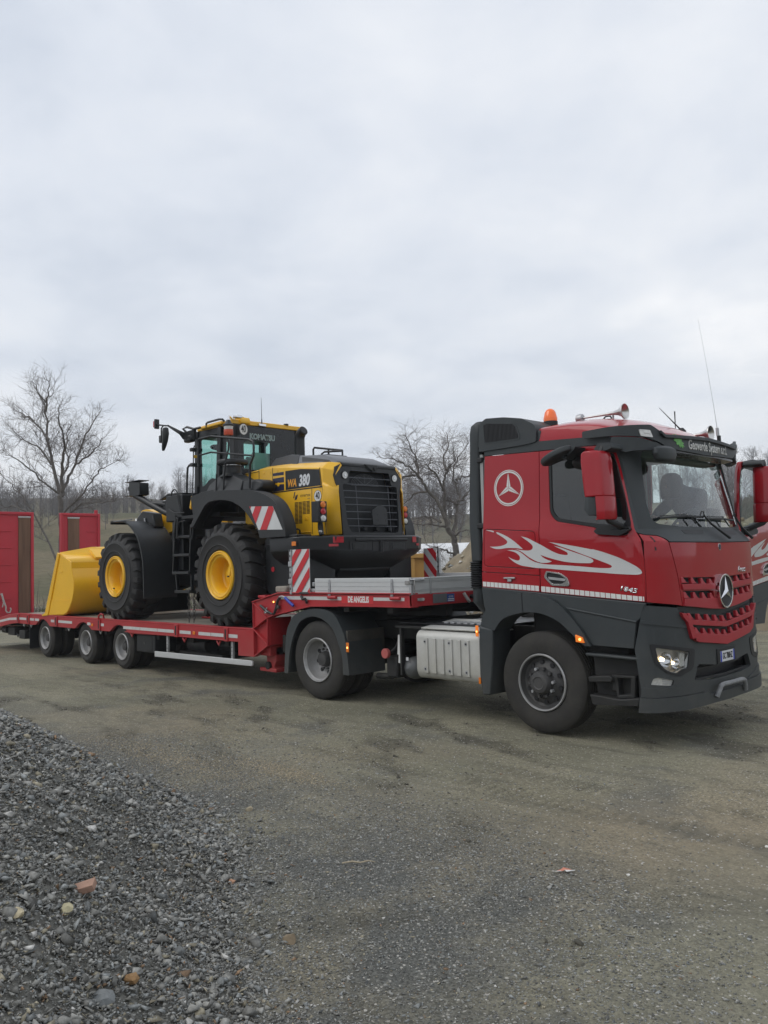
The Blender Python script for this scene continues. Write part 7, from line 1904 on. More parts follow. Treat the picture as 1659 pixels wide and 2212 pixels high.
# ---- frames
G().prism([(-7.0, 1.45), (-4.2, 1.38), (-3.9, 1.7), (-4.0, 2.2), (-6.6, 2.35), (-7.2, 2.2)], 'y', -.50, .50).obj("rear_frame", 'lblk', ld, .02)
G().prism([(-10.0, 1.5), (-7.5, 1.45), (-7.3, 1.9), (-7.9, 2.6), (-9.3, 2.75), (-9.7, 2.3)], 'y', -.42, .42).obj("front_frame", 'lblk', ld, .02)
# side panel and tank between rear wheel and counterweight
for sg in (-1, 1):
    G().prism(round_poly([(-4.98, 2.20), (-4.95, 1.40), (-4.4, 1.28), (-3.95, 1.45), (-3.95, 2.18)], .05, 3), 'y', sg * .55, sg * 1.02).obj("side_tank", 'lblk', ld, .03)
G().cyl((-4.79, -1.032, 1.735), (-4.79, -1.02, 1.735), .038, 20).obj("round_red_reflector", 'redref', ld, .003)
G().tube([(-4.98, -1.04, 2.02), (-4.9, -1.08, 2.09), (-4.7, -1.08, 2.10), (-4.62, -1.04, 2.05)], .010, 6).obj("hand_hold", 'hose', ld)
# ---- counterweight
sec = []
def cw_ring(z, k, x_back, y_half, x_front=-4.55):
    """plan outline at height z"""
    pts = [(x_front, -y_half), (x_back - .46, -y_half), (x_back - .36, -y_half * .97), (x_back - .22, -y_half * .82), (x_back - .05, -y_half * .66), (x_back, -y_half * .5), (x_back, 0)]
    full = pts + [(x, -y) for x, y in reversed(pts[:-1])]
    return [(x, y, z) for x, y in full]
G().loft([cw_ring(1.28, 1, -4.30, .40, -4.5), cw_ring(1.50, 1, -4.15, .62, -4.5), cw_ring(1.68, 1, -3.96, .84, -4.5), cw_ring(1.82, 1, -3.76, 1.06), cw_ring(1.91, 1, -3.62, 1.20), cw_ring(1.99, 1, -3.555, 1.255), cw_ring(2.165, 1, -3.545, 1.262), cw_ring(2.185, 1, -3.56, 1.255), cw_ring(2.19, 1, -3.60, 1.22)]).obj("counterweight", 'lblk', ld, .012, ang=25)
G().box((-4.55, -1.25, 2.185), (-3.93, -.98, 2.215)).obj("counterweight_top_plate", 'lblk', ld, .015)
cwb = empty("counterweight_recess", (-3.54, 0, 2.03), ld)
fx2 = -3.543
for y0, y1 in ((-.62, -.20), (.16, .50)):
    G().box((fx2, y0, 1.975), (fx2 + .004, y1, 2.095)).obj("recess_pocket", 'ink', cwb, .002)
    G().box((fx2 + .003, y0 + .04, 1.99), (fx2 + .012, y0 + .30, 2.08)).obj("pocket_plate", 'lblk', cwb, .004)
    for yy in (y0 + .08, y0 + .26): G().cyl((fx2 + .010, yy, 2.035), (fx2 + .014, yy, 2.035), .013, 10).obj("plate_hole", 'ink', cwb)
G().box((fx2, -.19, 1.965), (fx2 + .006, .15, 2.10)).obj("tow_slot", 'ink', cwb)
G().cyl((fx2 + .01, -.02, 1.95), (fx2 + .01, -.02, 2.11), .03, 12).obj("tow_pin", 'lblk', cwb)
def cwp(y, z, off=.004):
    """point on the rounded back of the counterweight"""
    a = abs(y); xb = np.interp(a, [0, .63, .833, 1.035, 1.224, 1.262], [-3.545, -3.545, -3.595, -3.765, -3.905, -4.005]); return (xb + off, y, z)
for y0, y1, z0, z1 in ((-.865, -.72, 2.085, 2.168), (-.91, -.80, 2.035, 2.07), (.64, .75, 2.085, 2.168), (.75, .84, 2.035, 2.07)):
    flat([(y0, z0), (y1, z0), (y1, z1), (y0, z1)], [], lambda u, v, d: cwp(u, v, .006 + d), .004, [(y0 + y1) / 2]).obj("red_reflector", 'redref', ld)
G().box((-4.03, -1.268, 2.055), (-3.94, -1.258, 2.115)).obj("orange_reflector", 'amber', ld, .003)
G().prism([(-3.56, 2.10), (-3.55, 2.145), (-3.52, 2.14), (-3.52, 2.11)], 'y', -.52, .52).obj("counterweight_ridge", 'lblk', ld, .006)
# ---- engine hood
top = [(-5.80, 3.30), (-5.40, 3.335), (-5.05, 3.325), (-4.44, 3.29), (-4.05, 3.262), (-3.78, 3.235)]
HW = .80
def hring(x, zt, zs, hw, zb=2.20):
    """closed section of the hood at x: shoulder bevel from side top (hw, zs) to roof (hw-.16, zt)"""
    return [(x, -hw, zb), (x, -hw, zs), (x, -hw + .16, zt), (x, hw - .16, zt), (x, hw, zs), (x, hw, zb)]
G().loft([hring(-5.40, 3.330, 3.28, HW), hring(-5.05, 3.325, 3.275, HW), hring(-4.78, 3.315, 3.25, HW), hring(-4.37, 3.285, 3.205, HW), hring(-3.95, 3.255, 3.165, HW)], caps=True).obj("hood_body", 'lyel', ld, .010, ang=8)
G().loft([hring(-5.80, 3.295, 3.25, HW - .005), hring(-5.41, 3.325, 3.27, HW - .005)]).obj("hood_front_block", 'lyel', ld, .012, ang=8)
# rear corner section, chamfered in to the grille
def cring(x, y0, zt, zs, zb):
    return [(x, -y0, zb), (x, -y0, zs), (x, -y0 + .12, zt), (x, y0 - .12, zt), (x, y0, zs), (x, y0, zb)]
G().loft([cring(-3.942, HW - .002, 3.250, 3.162, 2.208), cring(-3.90, HW - .004, 3.250, 3.158, 2.206), cring(-3.79, .70, 3.235, 3.12, 2.20), cring(-3.765, .655, 3.20, 3.06, 2.19)], caps=False).obj("hood_rear_section", 'lyel', ld, .008, ang=8)
# facets below the light corner
for sg in (-1, 1):
    g = G(); g.add([(-3.895, sg * .803, 2.90), (-3.73, sg * .64, 2.82), (-3.70, sg * .62, 2.21), (-3.87, sg * .803, 2.21), (-3.90, sg * .79, 2.95), (-3.75, sg * .62, 2.90)], [(0, 1, 2, 3), (0, 4, 5, 1)])
    o = g.obj("corner_facet", 'lyel', ld); o.modifiers.new("t", 'SOLIDIFY').thickness = .01
hs = lambda u, v, d: (u, -HW - .0015 - d, v)
def hflat(P, nm, m, th=.002, off=0.0, par=ld, bevel=0, holes=()):
    return flat(P, holes, lambda u, v, d: (u, -HW - off - th - d, v), th).obj(nm, m, par, bevel=bevel)
# seams as thin dark joints
def seam(a, b, w=.009, nm="panel_joint"):
    G().bar((a[0], -HW - .0008, a[1]), (b[0], -HW - .0008, b[1]), w, .003, up=(0, 1, 0)).obj(nm, 'ink', ld)
seam((-5.175, 2.891), (-3.89, 2.889), .018); seam((-5.052, 3.27), (-5.065, 2.893)); seam((-3.948, 3.16), (-3.91, 2.89)); seam((-3.90, 2.88), (-3.83, 2.22)); seam((-4.131, 2.884), (-4.141, 2.23))
seam((-5.405, 3.27), (-5.405, 3.10)); seam((-5.80, 3.235), (-5.41, 3.252))
for x, z in ((-5.28, 3.21), (-5.12, 3.21), (-4.93, 3.215), (-5.12, 2.95)): G().cyl((x, -HW - .006, z), (x, -HW + .005, z), .022, 14).obj("hood_bolt_boss", 'lyel', ld, .003)
G().cyl((-4.915, -HW - .008, 3.004), (-4.915, -HW, 3.004), .03, 14).obj("hood_bolt_boss", 'lyel', ld, .003)
hflat([(-4.739, 2.907), (-3.928, 2.910), (-3.958, 3.141), (-4.373, 3.187), (-4.740, 3.190)], "number_panel", 'lblk', .003, 0)
for P in ([(-5.048, 3.142), (-4.780, 3.137), (-4.779, 3.186), (-5.048, 3.184)], [(-5.048, 3.034), (-4.777, 3.026), (-4.777, 3.107), (-5.050, 3.105)], [(-5.051, 2.902), (-4.778, 2.906), (-4.776, 3.002), (-5.049, 3.006)]):
    hflat(P, "navy_patch", 'navy', .0015)
def side_text(txt, size, x, z, m, nm, sx=1.0, bold=0.0, shear=0.0, off=.0035, rot=0.0, par=ld, sp=1.0):
    c, s_ = math.cos(rot), math.sin(rot)
    me = text_mesh(txt, size, lambda u, v, d: (x + u * c - v * s_, -HW - off, z + u * s_ + v * c), 0, shear, bold, sx, spacing=sp)
    link(nm, me, MT[m], par); me.materials.clear() if False else None
side_text("WA", .155, -4.590, 2.992, 'orange_letter', "model_letters", sx=.80, bold=.006, shear=.22)
side_text("380", .220, -4.305, 3.010, 'bright_silver', "model_digits", sx=.74, bold=.009, shear=.22)
side_text("cimertex", .072, -4.285, 2.797, 'ink', "dealer_name", sx=.92, off=.001)
side_text("italia", .036, -4.207, 2.745, 'hgrey', "dealer_country", sx=.95, off=.001)
for k, (x, z) in enumerate(((-4.530, 2.815), (-4.500, 2.775), (-4.470, 2.782))):
    h = .045 if k == 0 else .035
    hflat([(x - .018 - .018, z - h), (x + .006 - .018, z - h), (x + .018, z + h), (x - .006, z + h)], "dealer_emblem", 'navy', .001)
# vent slots
for c in range(4):
    x0 = -4.533 + c * .0905
    for r in range(17):
        z0 = 2.706 - r * .0188
        if c >= 2 and z0 < 2.53: continue
        G().box((x0, -HW - .0015, z0 - .0115), (x0 + .078, -HW + .002, z0)).obj("vent_slot", 'ink', ld)
lt = empty("hood_latch", (-4.26, -HW, 2.46), ld)
G().box((-4.315, -HW - .006, 2.43), (-4.215, -HW, 2.495)).obj("latch_frame", 'lyel', lt, .004)
G().cyl((-4.268, -HW - .012, 2.455), (-4.268, -HW, 2.455), .012, 10).obj("latch_key", 'orange_letter', lt)
G().box((-4.46, -HW - .012, 2.252), (-4.17, -HW, 2.268)).obj("hood_step_edge", 'lyel', ld, .004)
G().tube([(-4.504, -.86, 2.215), (-4.504, -.88, 2.30), (-4.47, -.89, 2.308), (-4.36, -.89, 2.308), (-4.335, -.88, 2.295), (-4.335, -.86, 2.21)], .013, 8).obj("grab_handle", 'lblk', ld)
def speed_disc(fn, nm="speed_sign"):
    s_ = empty(nm, (0, 0, 0), ld)
    C_ = lambda r: [(r * math.cos(2 * PI * i / 40), r * math.sin(2 * PI * i / 40)) for i in range(40)]
    flat(C_(.082), [], lambda u, v, d: fn(u, v, .001 + d), .001).obj("sign_face", 'white', s_)
    flat(C_(.082), [C_(.077)], lambda u, v, d: fn(u, v, .0018), 0).obj("sign_rim", 'ink', s_)
    me = text_mesh("40", .125, lambda u, v, d: fn(u, v * 1.10, .0025), 0, bold=.003, sx=.72); link("sign_digits", me, MT['ink'], s_)
speed_disc(lambda u, v, d: (-4.003 + u, -HW - d - .001, 2.764 + v))
# grey plastic hood top with louvres, plus grab rail
G().loft([[(-5.42, -.62, 3.30), (-5.42, .62, 3.30), (-5.38, .50, 3.47), (-5.38, -.50, 3.47)], [(-4.85, -.66, 3.29), (-4.85, .66, 3.29), (-4.95, .52, 3.485), (-4.95, -.52, 3.485)], [(-4.60, -.68, 3.28), (-4.60, .68, 3.28), (-4.72, .54, 3.45), (-4.72, -.54, 3.45)]]).obj("hood_top_cover", 'lgrey', ld, .02)
G().loft([[(-4.66, -.67, 3.28), (-4.66, .67, 3.28), (-4.74, .54, 3.44), (-4.74, -.54, 3.44)], [(-4.10, -.62, 3.255), (-4.10, .62, 3.255), (-4.20, .50, 3.40), (-4.20, -.50, 3.40)], [(-3.86, -.55, 3.24), (-3.86, .55, 3.24), (-3.90, .50, 3.285), (-3.90, -.50, 3.285)]]).obj("hood_top_cover", 'hgrey', ld, .015)
G().loft([[(-4.55, -.628, 3.30), (-4.55, -.60, 3.30), (-4.60, -.56, 3.405), (-4.60, -.59, 3.405)], [(-3.98, -.592, 3.27), (-3.98, -.56, 3.27), (-4.02, -.55, 3.30), (-4.02, -.58, 3.30)]]).obj("cover_side_inset", 'lgrey', ld)
G().prism([(-5.1, 3.42), (-4.95, 3.515), (-4.7, 3.50), (-4.55, 3.38)], 'y', .0, .40).obj("hood_top_hump", 'lgrey', ld, .01)
for c in range(4):
    for r in range(5):
        x = -5.33 + c * .115; z = 3.335 + r * .026
        y = -.605 + (z - 3.30) * .70
        G().bar((x, y - .006, z), (x + .075, y - .008, z + .002), .02, .006).obj("louvre", 'ink', ld)
for P in ([(-5.59, .45, 3.40), (-5.59, .45, 3.71), (-5.56, .45, 3.735), (-5.20, .45, 3.67), (-4.86, .45, 3.61), (-4.86, .45, 3.36)], [(-4.86, .45, 3.60), (-5.10, .28, 3.60), (-5.15, .26, 3.57), (-5.15, .26, 3.44)], [(-5.20, .45, 3.66), (-5.20, .45, 3.44)]):
    G().tube(P, .017, 8).obj("hood_grab_rail", 'lblk', ld)
# exhaust
G().tube([(-5.70, .25, 3.35), (-5.70, .25, 3.86), (-5.69, .25, 3.93), (-5.64, .25, 3.985), (-5.585, .25, 4.01)], [.085, .085, .085, .08, .078], 20).obj("exhaust_stack", 'lblk', ld)
G().cyl((-5.60, .25, 4.003), (-5.578, .25, 4.013), .066, 16).obj("exhaust_mouth", 'ink', ld)
# ---- rear grille
gx = -3.77
def gmap(y, z, d):
    return (gx + (3.22 - z) * .075 + d - .03 * max(0, abs(y) - .35), y, z)
go = [(-.598, 2.183), (-.60, 2.52), (-.615, 2.82), (-.668, 2.93), (-.695, 3.05), (-.66, 3.17), (-.52, 3.232), (.52, 3.228), (.63, 3.15), (.655, 3.05), (.63, 2.93), (.60, 2.80), (.60, 2.52), (.60, 2.183)]
gi = round_poly([(-.44, 2.232), (-.50, 2.34), (-.545, 2.925), (-.43, 2.938), (-.40, 3.125), (.40, 3.128), (.43, 2.938), (.545, 2.925), (.53, 2.34), (.50, 2.232)], .03, 3)
G().loft([[(-3.98, -.46, 3.262), (-3.98, .46, 3.262), (-3.98, .46, 3.24), (-3.98, -.46, 3.24)], [(-3.88, -.52, 3.264), (-3.88, .52, 3.264), (-3.88, .52, 3.23), (-3.88, -.52, 3.23)], [(-3.79, -.55, 3.250), (-3.79, .55, 3.250), (-3.79, .55, 3.20), (-3.79, -.55, 3.20)], [(-3.755, -.54, 3.225), (-3.755, .54, 3.225), (-3.755, .54, 3.19), (-3.755, -.54, 3.19)]]).obj("grille_cap", 'lgrey', ld, .008)
gr2 = empty("rear_grille", (gx, 0, 2.7), ld)
flat(go, [gi], gmap, .05, [-.35, .35, 0], [2.5, 2.9]).obj("grille_surround", 'lgrey', gr2, bevel=.012)
flat(inset(gi, -.01), [], lambda u, v, d: gmap(u, v, d - .13), .01, None, None).obj("radiator", 'radiator', gr2)
G().loft([[gmap(u, v, -.045) for u, v in inset(gi, -.012)], [gmap(u, v, -.13) for u, v in inset(gi, -.012)]], caps=False).obj("fan_shroud", 'ink', gr2)
for sg in (-1, 1): flat([(sg * .46, 2.24), (sg * .56, 2.24), (sg * .56, 2.92), (sg * .50, 2.92)], [], lambda u, v, d: gmap(u, v, d - .08), .01).obj("radiator_side", 'ink', gr2)
for z in (3.028, 2.93, 2.832, 2.735, 2.635, 2.532, 2.428, 2.325):
    hw = .42 if z > 2.94 else np.interp(z, [2.23, 2.34, 2.925], [.44, .505, .545])
    G().tube([gmap(-hw, z, -.012), gmap(0, z, -.004), gmap(hw, z, -.012)], .0075, 6).obj("grille_bar", 'barg', gr2)
for y in (-.28, .37): G().tube([gmap(y * 1.0, 2.24, -.02), gmap(y, 2.92, -.02)], .006, 5).obj("grille_upright", 'barg', gr2)
g = G()
fan = empty("fan_guard", (gx, 0, 2.95), ld)
for k in range(9):
    r = .05 + k * .028
    G().tube([gmap(-.02 + r * math.cos(t), 2.93 + r * .62 * math.sin(t), -.10) for t in np.linspace(0, PI, 20)], .0028, 4).obj("guard_ring", 'hgrey', fan)
for t in np.linspace(0, PI, 5): G().tube([gmap(-.02, 2.93, -.10), gmap(-.02 + .28 * math.cos(t), 2.93 + .174 * math.sin(t), -.10)], .003, 4).obj("guard_spoke", 'hgrey', fan)
pc = round_poly([(.02, 2.345), (.02, 2.552), (.10, 2.60), (.165, 2.645), (.255, 2.632), (.325, 2.565), (.325, 2.345)], .01, 2)
flat([(y - .05, z) for y, z in pc], [], lambda u, v, d: gmap(u, v, d + .02), .012).obj("plate_bracket", 'lblk', gr2, bevel=.003)
for yy in (.08, .235):
    for zz in (2.41, 2.50): G().cyl(gmap(yy, zz, .019), gmap(yy, zz, .023), .012, 10).obj("bracket_hole", 'ink', gr2)
for y in (-.1, .14, .40): G().box(Vector(gmap(y - .03, 2.26, -.12)), Vector(gmap(y + .03, 2.33, -.06))).obj("engine_bit", 'lblk', gr2, .01)
G().prism([(-.12, 3.235), (.16, 3.235), (.13, 3.16), (.05, 3.13), (.0, 3.15)], 'x', gx - .10, gx + .035).obj("camera_hood", 'lgrey', gr2, .012)
G().cyl((gx + .035, .075, 3.175), (gx + .055, .075, 3.175), .024, 14).obj("reversing_camera", 'ink', gr2)
for sg in (-1, 1):
    l_ = empty("rear_work_lamp", gmap(sg * .50, 3.055, 0), ld)
    c = Vector(gmap(sg * .50, 3.055, .0)); a = Vector((1, 0, -.05)).normalized()
    G().cyl(c - a * .03, c + a * .014, .060, 28).obj("lamp_housing", 'ink', l_, .004)
    G().cyl(c + a * .012, c + a * .020, .050, 28).obj("lamp_reflector", 'whitelens', l_, .003)
    G().cyl(c + a * .018, c + a * .026, .016, 12).obj("lamp_bulb", 'chrome', l_)
# road lamps on posts
for sg in (-1, 1):
    X = -3.70 if sg < 0 else -3.97; Y = sg * (.97 if sg < 0 else .93)
    t_ = empty("tail_lamp_unit", (X, Y, 2.4), ld)
    G().box((X - .16, Y - .075, 2.375), (X - .01, Y + .075, 2.665)).obj("lamp_box", 'lblk', t_, .008)
    G().box((X - .012, Y - .072, 2.378), (X + .004, Y + .072, 2.662)).obj("lamp_panel", 'ink', t_, .004)
    for z, m_ in ((2.615, 'amber'), (2.52, 'redlens'), (2.425, 'whitelens')):
        G().lathe([(0, .044), (.014, .044), (.024, .036), (.028, .001)], (X + .002, Y, z), 'x', 24).obj("lamp_lens", m_, t_)
    G().tube([(X - .06, Y, 2.38), (X - .08, Y - sg * .02, 2.30), (X - .05, Y - sg * .01, 2.20)], [.035, .04, .035], 8).obj("lamp_post", 'lblk', t_)
    G().cyl((X - .03, Y - .04, 2.245), (X + .01, Y - .04, 2.245), .016, 10).obj("post_bolt", 'steel', t_)
# ---- rear fender
fo = [(-6.60, 2.43), (-6.50, 2.58), (-6.33, 2.79), (-6.20, 2.90), (-6.05, 2.955), (-5.75, 2.962), (-5.45, 2.945), (-5.10, 2.918), (-4.84, 2.882), (-4.60, 2.815), (-4.43, 2.740), (-4.32, 2.655), (-4.23, 2.54), (-4.165, 2.42), (-4.125, 2.29), (-4.115, 2.19)]
fi = [(-4.72, 2.19), (-4.765, 2.30), (-4.854, 2.388), (-4.98, 2.52), (-5.164, 2.659), (-5.33, 2.735), (-5.492, 2.785), (-5.75, 2.815), (-5.996, 2.812), (-6.12, 2.775), (-6.196, 2.727), (-6.36, 2.58), (-6.507, 2.440)]
foc = [(v.x, v.y) for v in catmull([(a, b, 0) for a, b in fo], 3)]; fic = [(v.x, v.y) for v in catmull([(a, b, 0) for a, b in fi], 3)]
for sg in (-1, 1):
    fd = empty("rear_fender", (-5.3, sg * 1.3, 2.6), ld)
    flat(foc + fic, [], lambda u, v, d: (u, sg * (1.305 + d), v), .05).obj("fender_side", 'lgrey', fd, bevel=.02)
    inn = [(a * .985 - 5.4 * .015, b * .982 + .02) for a, b in foc]
    G().prism(foc + list(reversed(inn)), 'y', sg * 1.10, sg * 1.27).obj("fender_skin", 'lgrey', fd, ang=50)
    G().prism([(-4.80, 2.19), (-4.72, 2.22), (-4.85, 2.40), (-5.16, 2.67), (-5.30, 2.75), (-5.5, 2.80), (-6.0, 2.83), (-6.2, 2.76), (-6.5, 2.46), (-6.55, 2.50), (-6.2, 2.90), (-5.5, 2.93), (-5.0, 2.86), (-4.62, 2.5), (-4.55, 2.19)], 'y', sg * .82, sg * 1.12).obj("fender_liner", 'lblk', fd)
sgn = empty("fender_hazard_sign", (-4.6, -1.31, 2.45), ld)
flat([(-4.954, 2.662), (-4.744, 2.312), (-4.176, 2.290), (-4.390, 2.630)], [], lambda u, v, d: (u, -1.3075 - d, v), .003).obj("sign_panel", 'signwhite', sgn)
P0 = [(-4.954, 2.662), (-4.744, 2.312), (-4.176, 2.290), (-4.390, 2.630)]
for k in range(3):
    # diagonal red bands clipped to the panel
    off = [-5.37, -5.065, -4.735][k]; w_ = .165 if k else .20
    band = [(off, 2.25), (off + w_, 2.25), (off + w_ + .30, 2.72), (off + .30, 2.72)]
    Q = band
    for i in range(4):
        a, b = P0[i], P0[(i + 1) % 4]; out = []
        def ins(p): return (b[0] - a[0]) * (p[1] - a[1]) - (b[1] - a[1]) * (p[0] - a[0]) >= 0
        for j in range(len(Q)):
            p, q = Q[j - 1], Q[j]; ip, iq = ins(p), ins(q)
            if ip != iq:
                fa = (b[0] - a[0]) * (p[1] - a[1]) - (b[1] - a[1]) * (p[0] - a[0]); fb = (b[0] - a[0]) * (q[1] - a[1]) - (b[1] - a[1]) * (q[0] - a[0]); t = fa / (fa - fb)
                out.append((p[0] + t * (q[0] - p[0]), p[1] + t * (q[1] - p[1])))
            if iq: out.append(q)
        Q = out
        if len(Q) < 3: break
    if len(Q) >= 3: G().add([(x, -1.3115, z) for x, z in Q], [tuple(range(len(Q)))]).obj("red_stripe", 'signred', sgn)
# ---- air cleaner housing above the fender
ac = empty("air_cleaner", (-5.9, -.95, 3.0), ld)
G().loft([[(-6.42, -1.12, 2.98), (-6.42, -.72, 2.98), (-6.38, -.76, 3.10), (-6.38, -1.08, 3.10)], [(-6.15, -1.16, 2.97), (-6.15, -.72, 2.97), (-6.08, -.80, 3.25), (-6.08, -1.05, 3.25)], [(-5.78, -1.16, 2.96), (-5.78, -.72, 2.96), (-5.76, -.80, 3.23), (-5.76, -1.05, 3.23)], [(-5.42, -1.14, 2.94), (-5.42, -.72, 2.94), (-5.42, -.80, 3.10), (-5.42, -1.10, 3.10)]]).obj("cleaner_box", 'lgrey', ac, .015)
G().loft([[(-5.41, -1.13, 2.93), (-5.41, -.80, 2.93), (-5.41, -.82, 3.105), (-5.41, -1.10, 3.105)], [(-5.06, -1.13, 2.885), (-5.06, -.80, 2.885), (-5.05, -.82, 3.085), (-5.05, -1.10, 3.085)], [(-4.935, -1.10, 2.95), (-4.935, -.82, 2.95), (-4.935, -.84, 3.045), (-4.935, -1.08, 3.045)]]).obj("cleaner_canister", 'lgrey', ac, .035, seg=3)
G().lathe([(3.20, .20), (3.235, .165), (3.26, .145), (3.36, .145), (3.37, .16), (3.375, .16)], (-5.905, -.95, 0), 'z', 28).obj("precleaner_stem", 'lgrey', ac)
G().lathe([(3.372, .150), (3.382, .152), (3.390, .150)], (-5.905, -.95, 0), 'z', 28).obj("stem_clamp", 'chrome', ac)
G().lathe([(3.392, .16), (3.395, .235), (3.41, .245), (3.45, .245), (3.465, .235), (3.475, .18), (3.478, .001)], (-5.90, -.95, 0), 'z', 32).obj("precleaner_cap", 'lgrey', ac)
# ---- handrail round the platform
hr = empty("platform_rail", (-6, -1.1, 3.0), ld)
R1 = [(-6.577, -1.15, 3.10), (-6.577, -1.15, 3.84), (-6.54, -1.15, 3.868), (-6.2, -1.15, 3.87), (-5.165, -1.15, 3.69), (-5.06, -1.15, 3.645), (-5.04, -1.15, 3.58), (-5.045, -1.15, 3.43), (-5.14, -1.15, 3.31), (-5.166, -1.15, 2.95)]
G().tube(R1, .018, 8).obj("top_tube", 'lblk', hr)
G().tube([(-6.575, -1.15, 3.60), (-6.2, -1.15, 3.615), (-5.05, -1.15, 3.432)], .015, 8).obj("middle_tube", 'lblk', hr)
G().tube([(-5.73, -1.15, 3.79), (-5.70, -1.15, 3.70), (-5.71, -1.15, 3.60), (-5.78, -1.15, 3.45), (-5.84, -1.15, 3.2), (-5.87, -1.15, 2.95)], .015, 8).obj("rail_post", 'lblk', hr)
G().tube([(-6.05, -1.15, 3.25), (-6.07, -1.15, 2.95)], .014, 8).obj("rail_post", 'lblk', hr)
# ---- cab
cb_ = empty("operator_cab", (-6.7, 0, 3.0), ld)
HC = .745; zr = 4.125
def post(p, q, w=.06, h=.06, nm="cab_pillar", m='lblk'): return G().bar(p, q, w, h).obj(nm, m, cb_, .012)
for sg in (-1, 1):
    post((-7.275, sg * HC, 2.75), (-7.235, sg * HC, 4.13), .09, .085)
    post((-6.62, sg * HC, 2.9), (-6.515, sg * HC, 4.13), .09, .10)
    post((-6.18, sg * (HC - .03), 3.0), (-6.19, sg * (HC - .03), 4.13), .10, .14)
    G().prism([(-7.24, 4.02), (-6.50, 4.02), (-6.50, 4.13), (-7.24, 4.13)], 'y', sg * (HC - .03), sg * (HC + .01)).obj("door_header", 'lblk', cb_, .01)
    # dark printed border of the door glass with the clear pane inside
    outl = [(-7.22, 3.02), (-7.20, 4.04), (-6.52, 4.04), (-6.58, 3.5), (-6.68, 3.10), (-6.9, 2.98)]
    clear = round_poly([(-7.115, 3.165), (-7.118, 3.965), (-7.06, 3.98), (-7.04, 3.84 + .19), (-6.90, 4.028), (-6.545, 4.01), (-6.60, 3.50), (-6.685, 3.27), (-6.80, 3.29), (-6.92, 3.255), (-7.0, 3.20)], .015, 2)
    flat(outl, [clear], lambda u, v, d: (u, sg * (HC + .006 + d), v), .008).obj("door_glass_border", 'lblk', cb_)
    flat(clear, [], lambda u, v, d: (u, sg * (HC + .003), v), 0).obj("door_glass", MT['glass_green'], cb_)
    flat([(-6.50, 3.05), (-6.49, 4.03), (-6.24, 4.03), (-6.24, 3.05)], [[(-6.375, 3.30), (-6.36, 3.93), (-6.245, 3.93), (-6.245, 3.30)]], lambda u, v, d: (u, sg * (HC + .004 + d), v), .008).obj("side_window_border", 'lblk', cb_)
    flat([(-6.375, 3.30), (-6.36, 3.93), (-6.245, 3.93), (-6.245, 3.30)], [], lambda u, v, d: (u, sg * (HC + .001), v), 0).obj("side_window", MT['glass_green'], cb_)
    G().prism([(-7.32, 2.62), (-7.32, 3.02), (-7.20, 3.08), (-6.1, 3.08), (-6.1, 2.62)], 'y', sg * (HC - .05), sg * (HC + .01)).obj("lower_side_panel", 'lblk', cb_, .015)
G().box((-7.32, -.74, 2.60), (-6.12, .74, 2.68)).obj("cab_floor_plate", 'lblk', cb_, .01)
G().box((-7.32, -.73, 2.62), (-7.26, .73, 3.10)).obj("front_panel", 'lblk', cb_, .01)
flat([(-.72, 3.10), (-.72, 4.05), (.72, 4.05), (.72, 3.10)], [], lambda u, v, d: (-7.275, u, v), 0).obj("front_windscreen", MT['glass_green'], cb_)
# rear window with printed border
rw = [(-.70, 3.12), (-.70, 4.12), (.72, 4.12), (.72, 3.12)]
rc = round_poly([(-.53, 3.40), (-.535, 3.84), (-.40, 3.885), (.06, 3.875), (.06, 3.37)], .02, 2)
flat(rw, [rc], lambda u, v, d: (-6.145 + d, u, v), .01).obj("rear_glass_border", 'black_gloss', cb_)
flat(rc, [], lambda u, v, d: (-6.150, u, v), 0).obj("rear_glass", MT['glass_green'], cb_)
me = text_mesh("KOMATSU", .125, lambda u, v, d: (-6.142, -.115 + u, 3.945 + v), 0, bold=.008, sx=.98)
link("window_lettering", me, mat("frosted_print", (.24, .31, .30), .5), cb_)
speed_disc(lambda u, v, d: (-6.142 + d, -.56 + u, 4.03 + v * 1.15), "speed_sign")
G().box((-6.16, -.72, 3.02), (-6.10, .72, 3.14)).obj("rear_sill", 'lblk', cb_, .01)
me = text_mesh("KOMATSU", .085, lambda u, v, d: (-6.94 + u, -.765, 2.985 + v + u * .10), 0, bold=.004, sx=.95); link("door_lettering", me, MT['white'], cb_)
# roof: yellow with rounded edge, hand rail and lamps
G().loft([[(-7.20 + k, -.76 + k * .6, z), (-6.17 - k * .6, -.76 + k * .6, z), (-6.17 - k * .6, .76 - k * .6, z), (-7.20 + k, .76 - k * .6, z)] for z, k in ((4.125, 0), (4.14, -.02), (4.185, -.02), (4.205, .04), (4.21, .2))]).obj("cab_roof", 'lyel', cb_, .015)
G().bar((-6.155, -.80, 4.165), (-6.155, .80, 4.165), .05, .075).obj("roof_rear_beam", 'lyel', cb_, .012)
G().bar((-7.02, -.80, 4.165), (-6.38, -.80, 4.175), .07, .06).obj("roof_side_beam", 'lyel', cb_, .02)
G().box((-6.19, .74, 4.13), (-6.10, .86, 4.19)).obj("beam_end", 'lyel', cb_, .006)
G().tube([(-6.84, -.83, 4.15), (-6.84, -.83, 4.215), (-6.80, -.83, 4.23), (-6.45, -.83, 4.235), (-6.35, -.83, 4.22), (-6.33, -.80, 4.18)], .018, 8).obj("roof_hand_rail", 'lblk', cb_)
G().prism(round_poly([(-6.30, 4.14), (-6.28, 4.24), (-6.12, 4.25), (-6.09, 4.20), (-6.09, 4.14)], .02, 2), 'y', -.62, -.42).obj("rear_roof_lamp", 'lyel', cb_, .01)
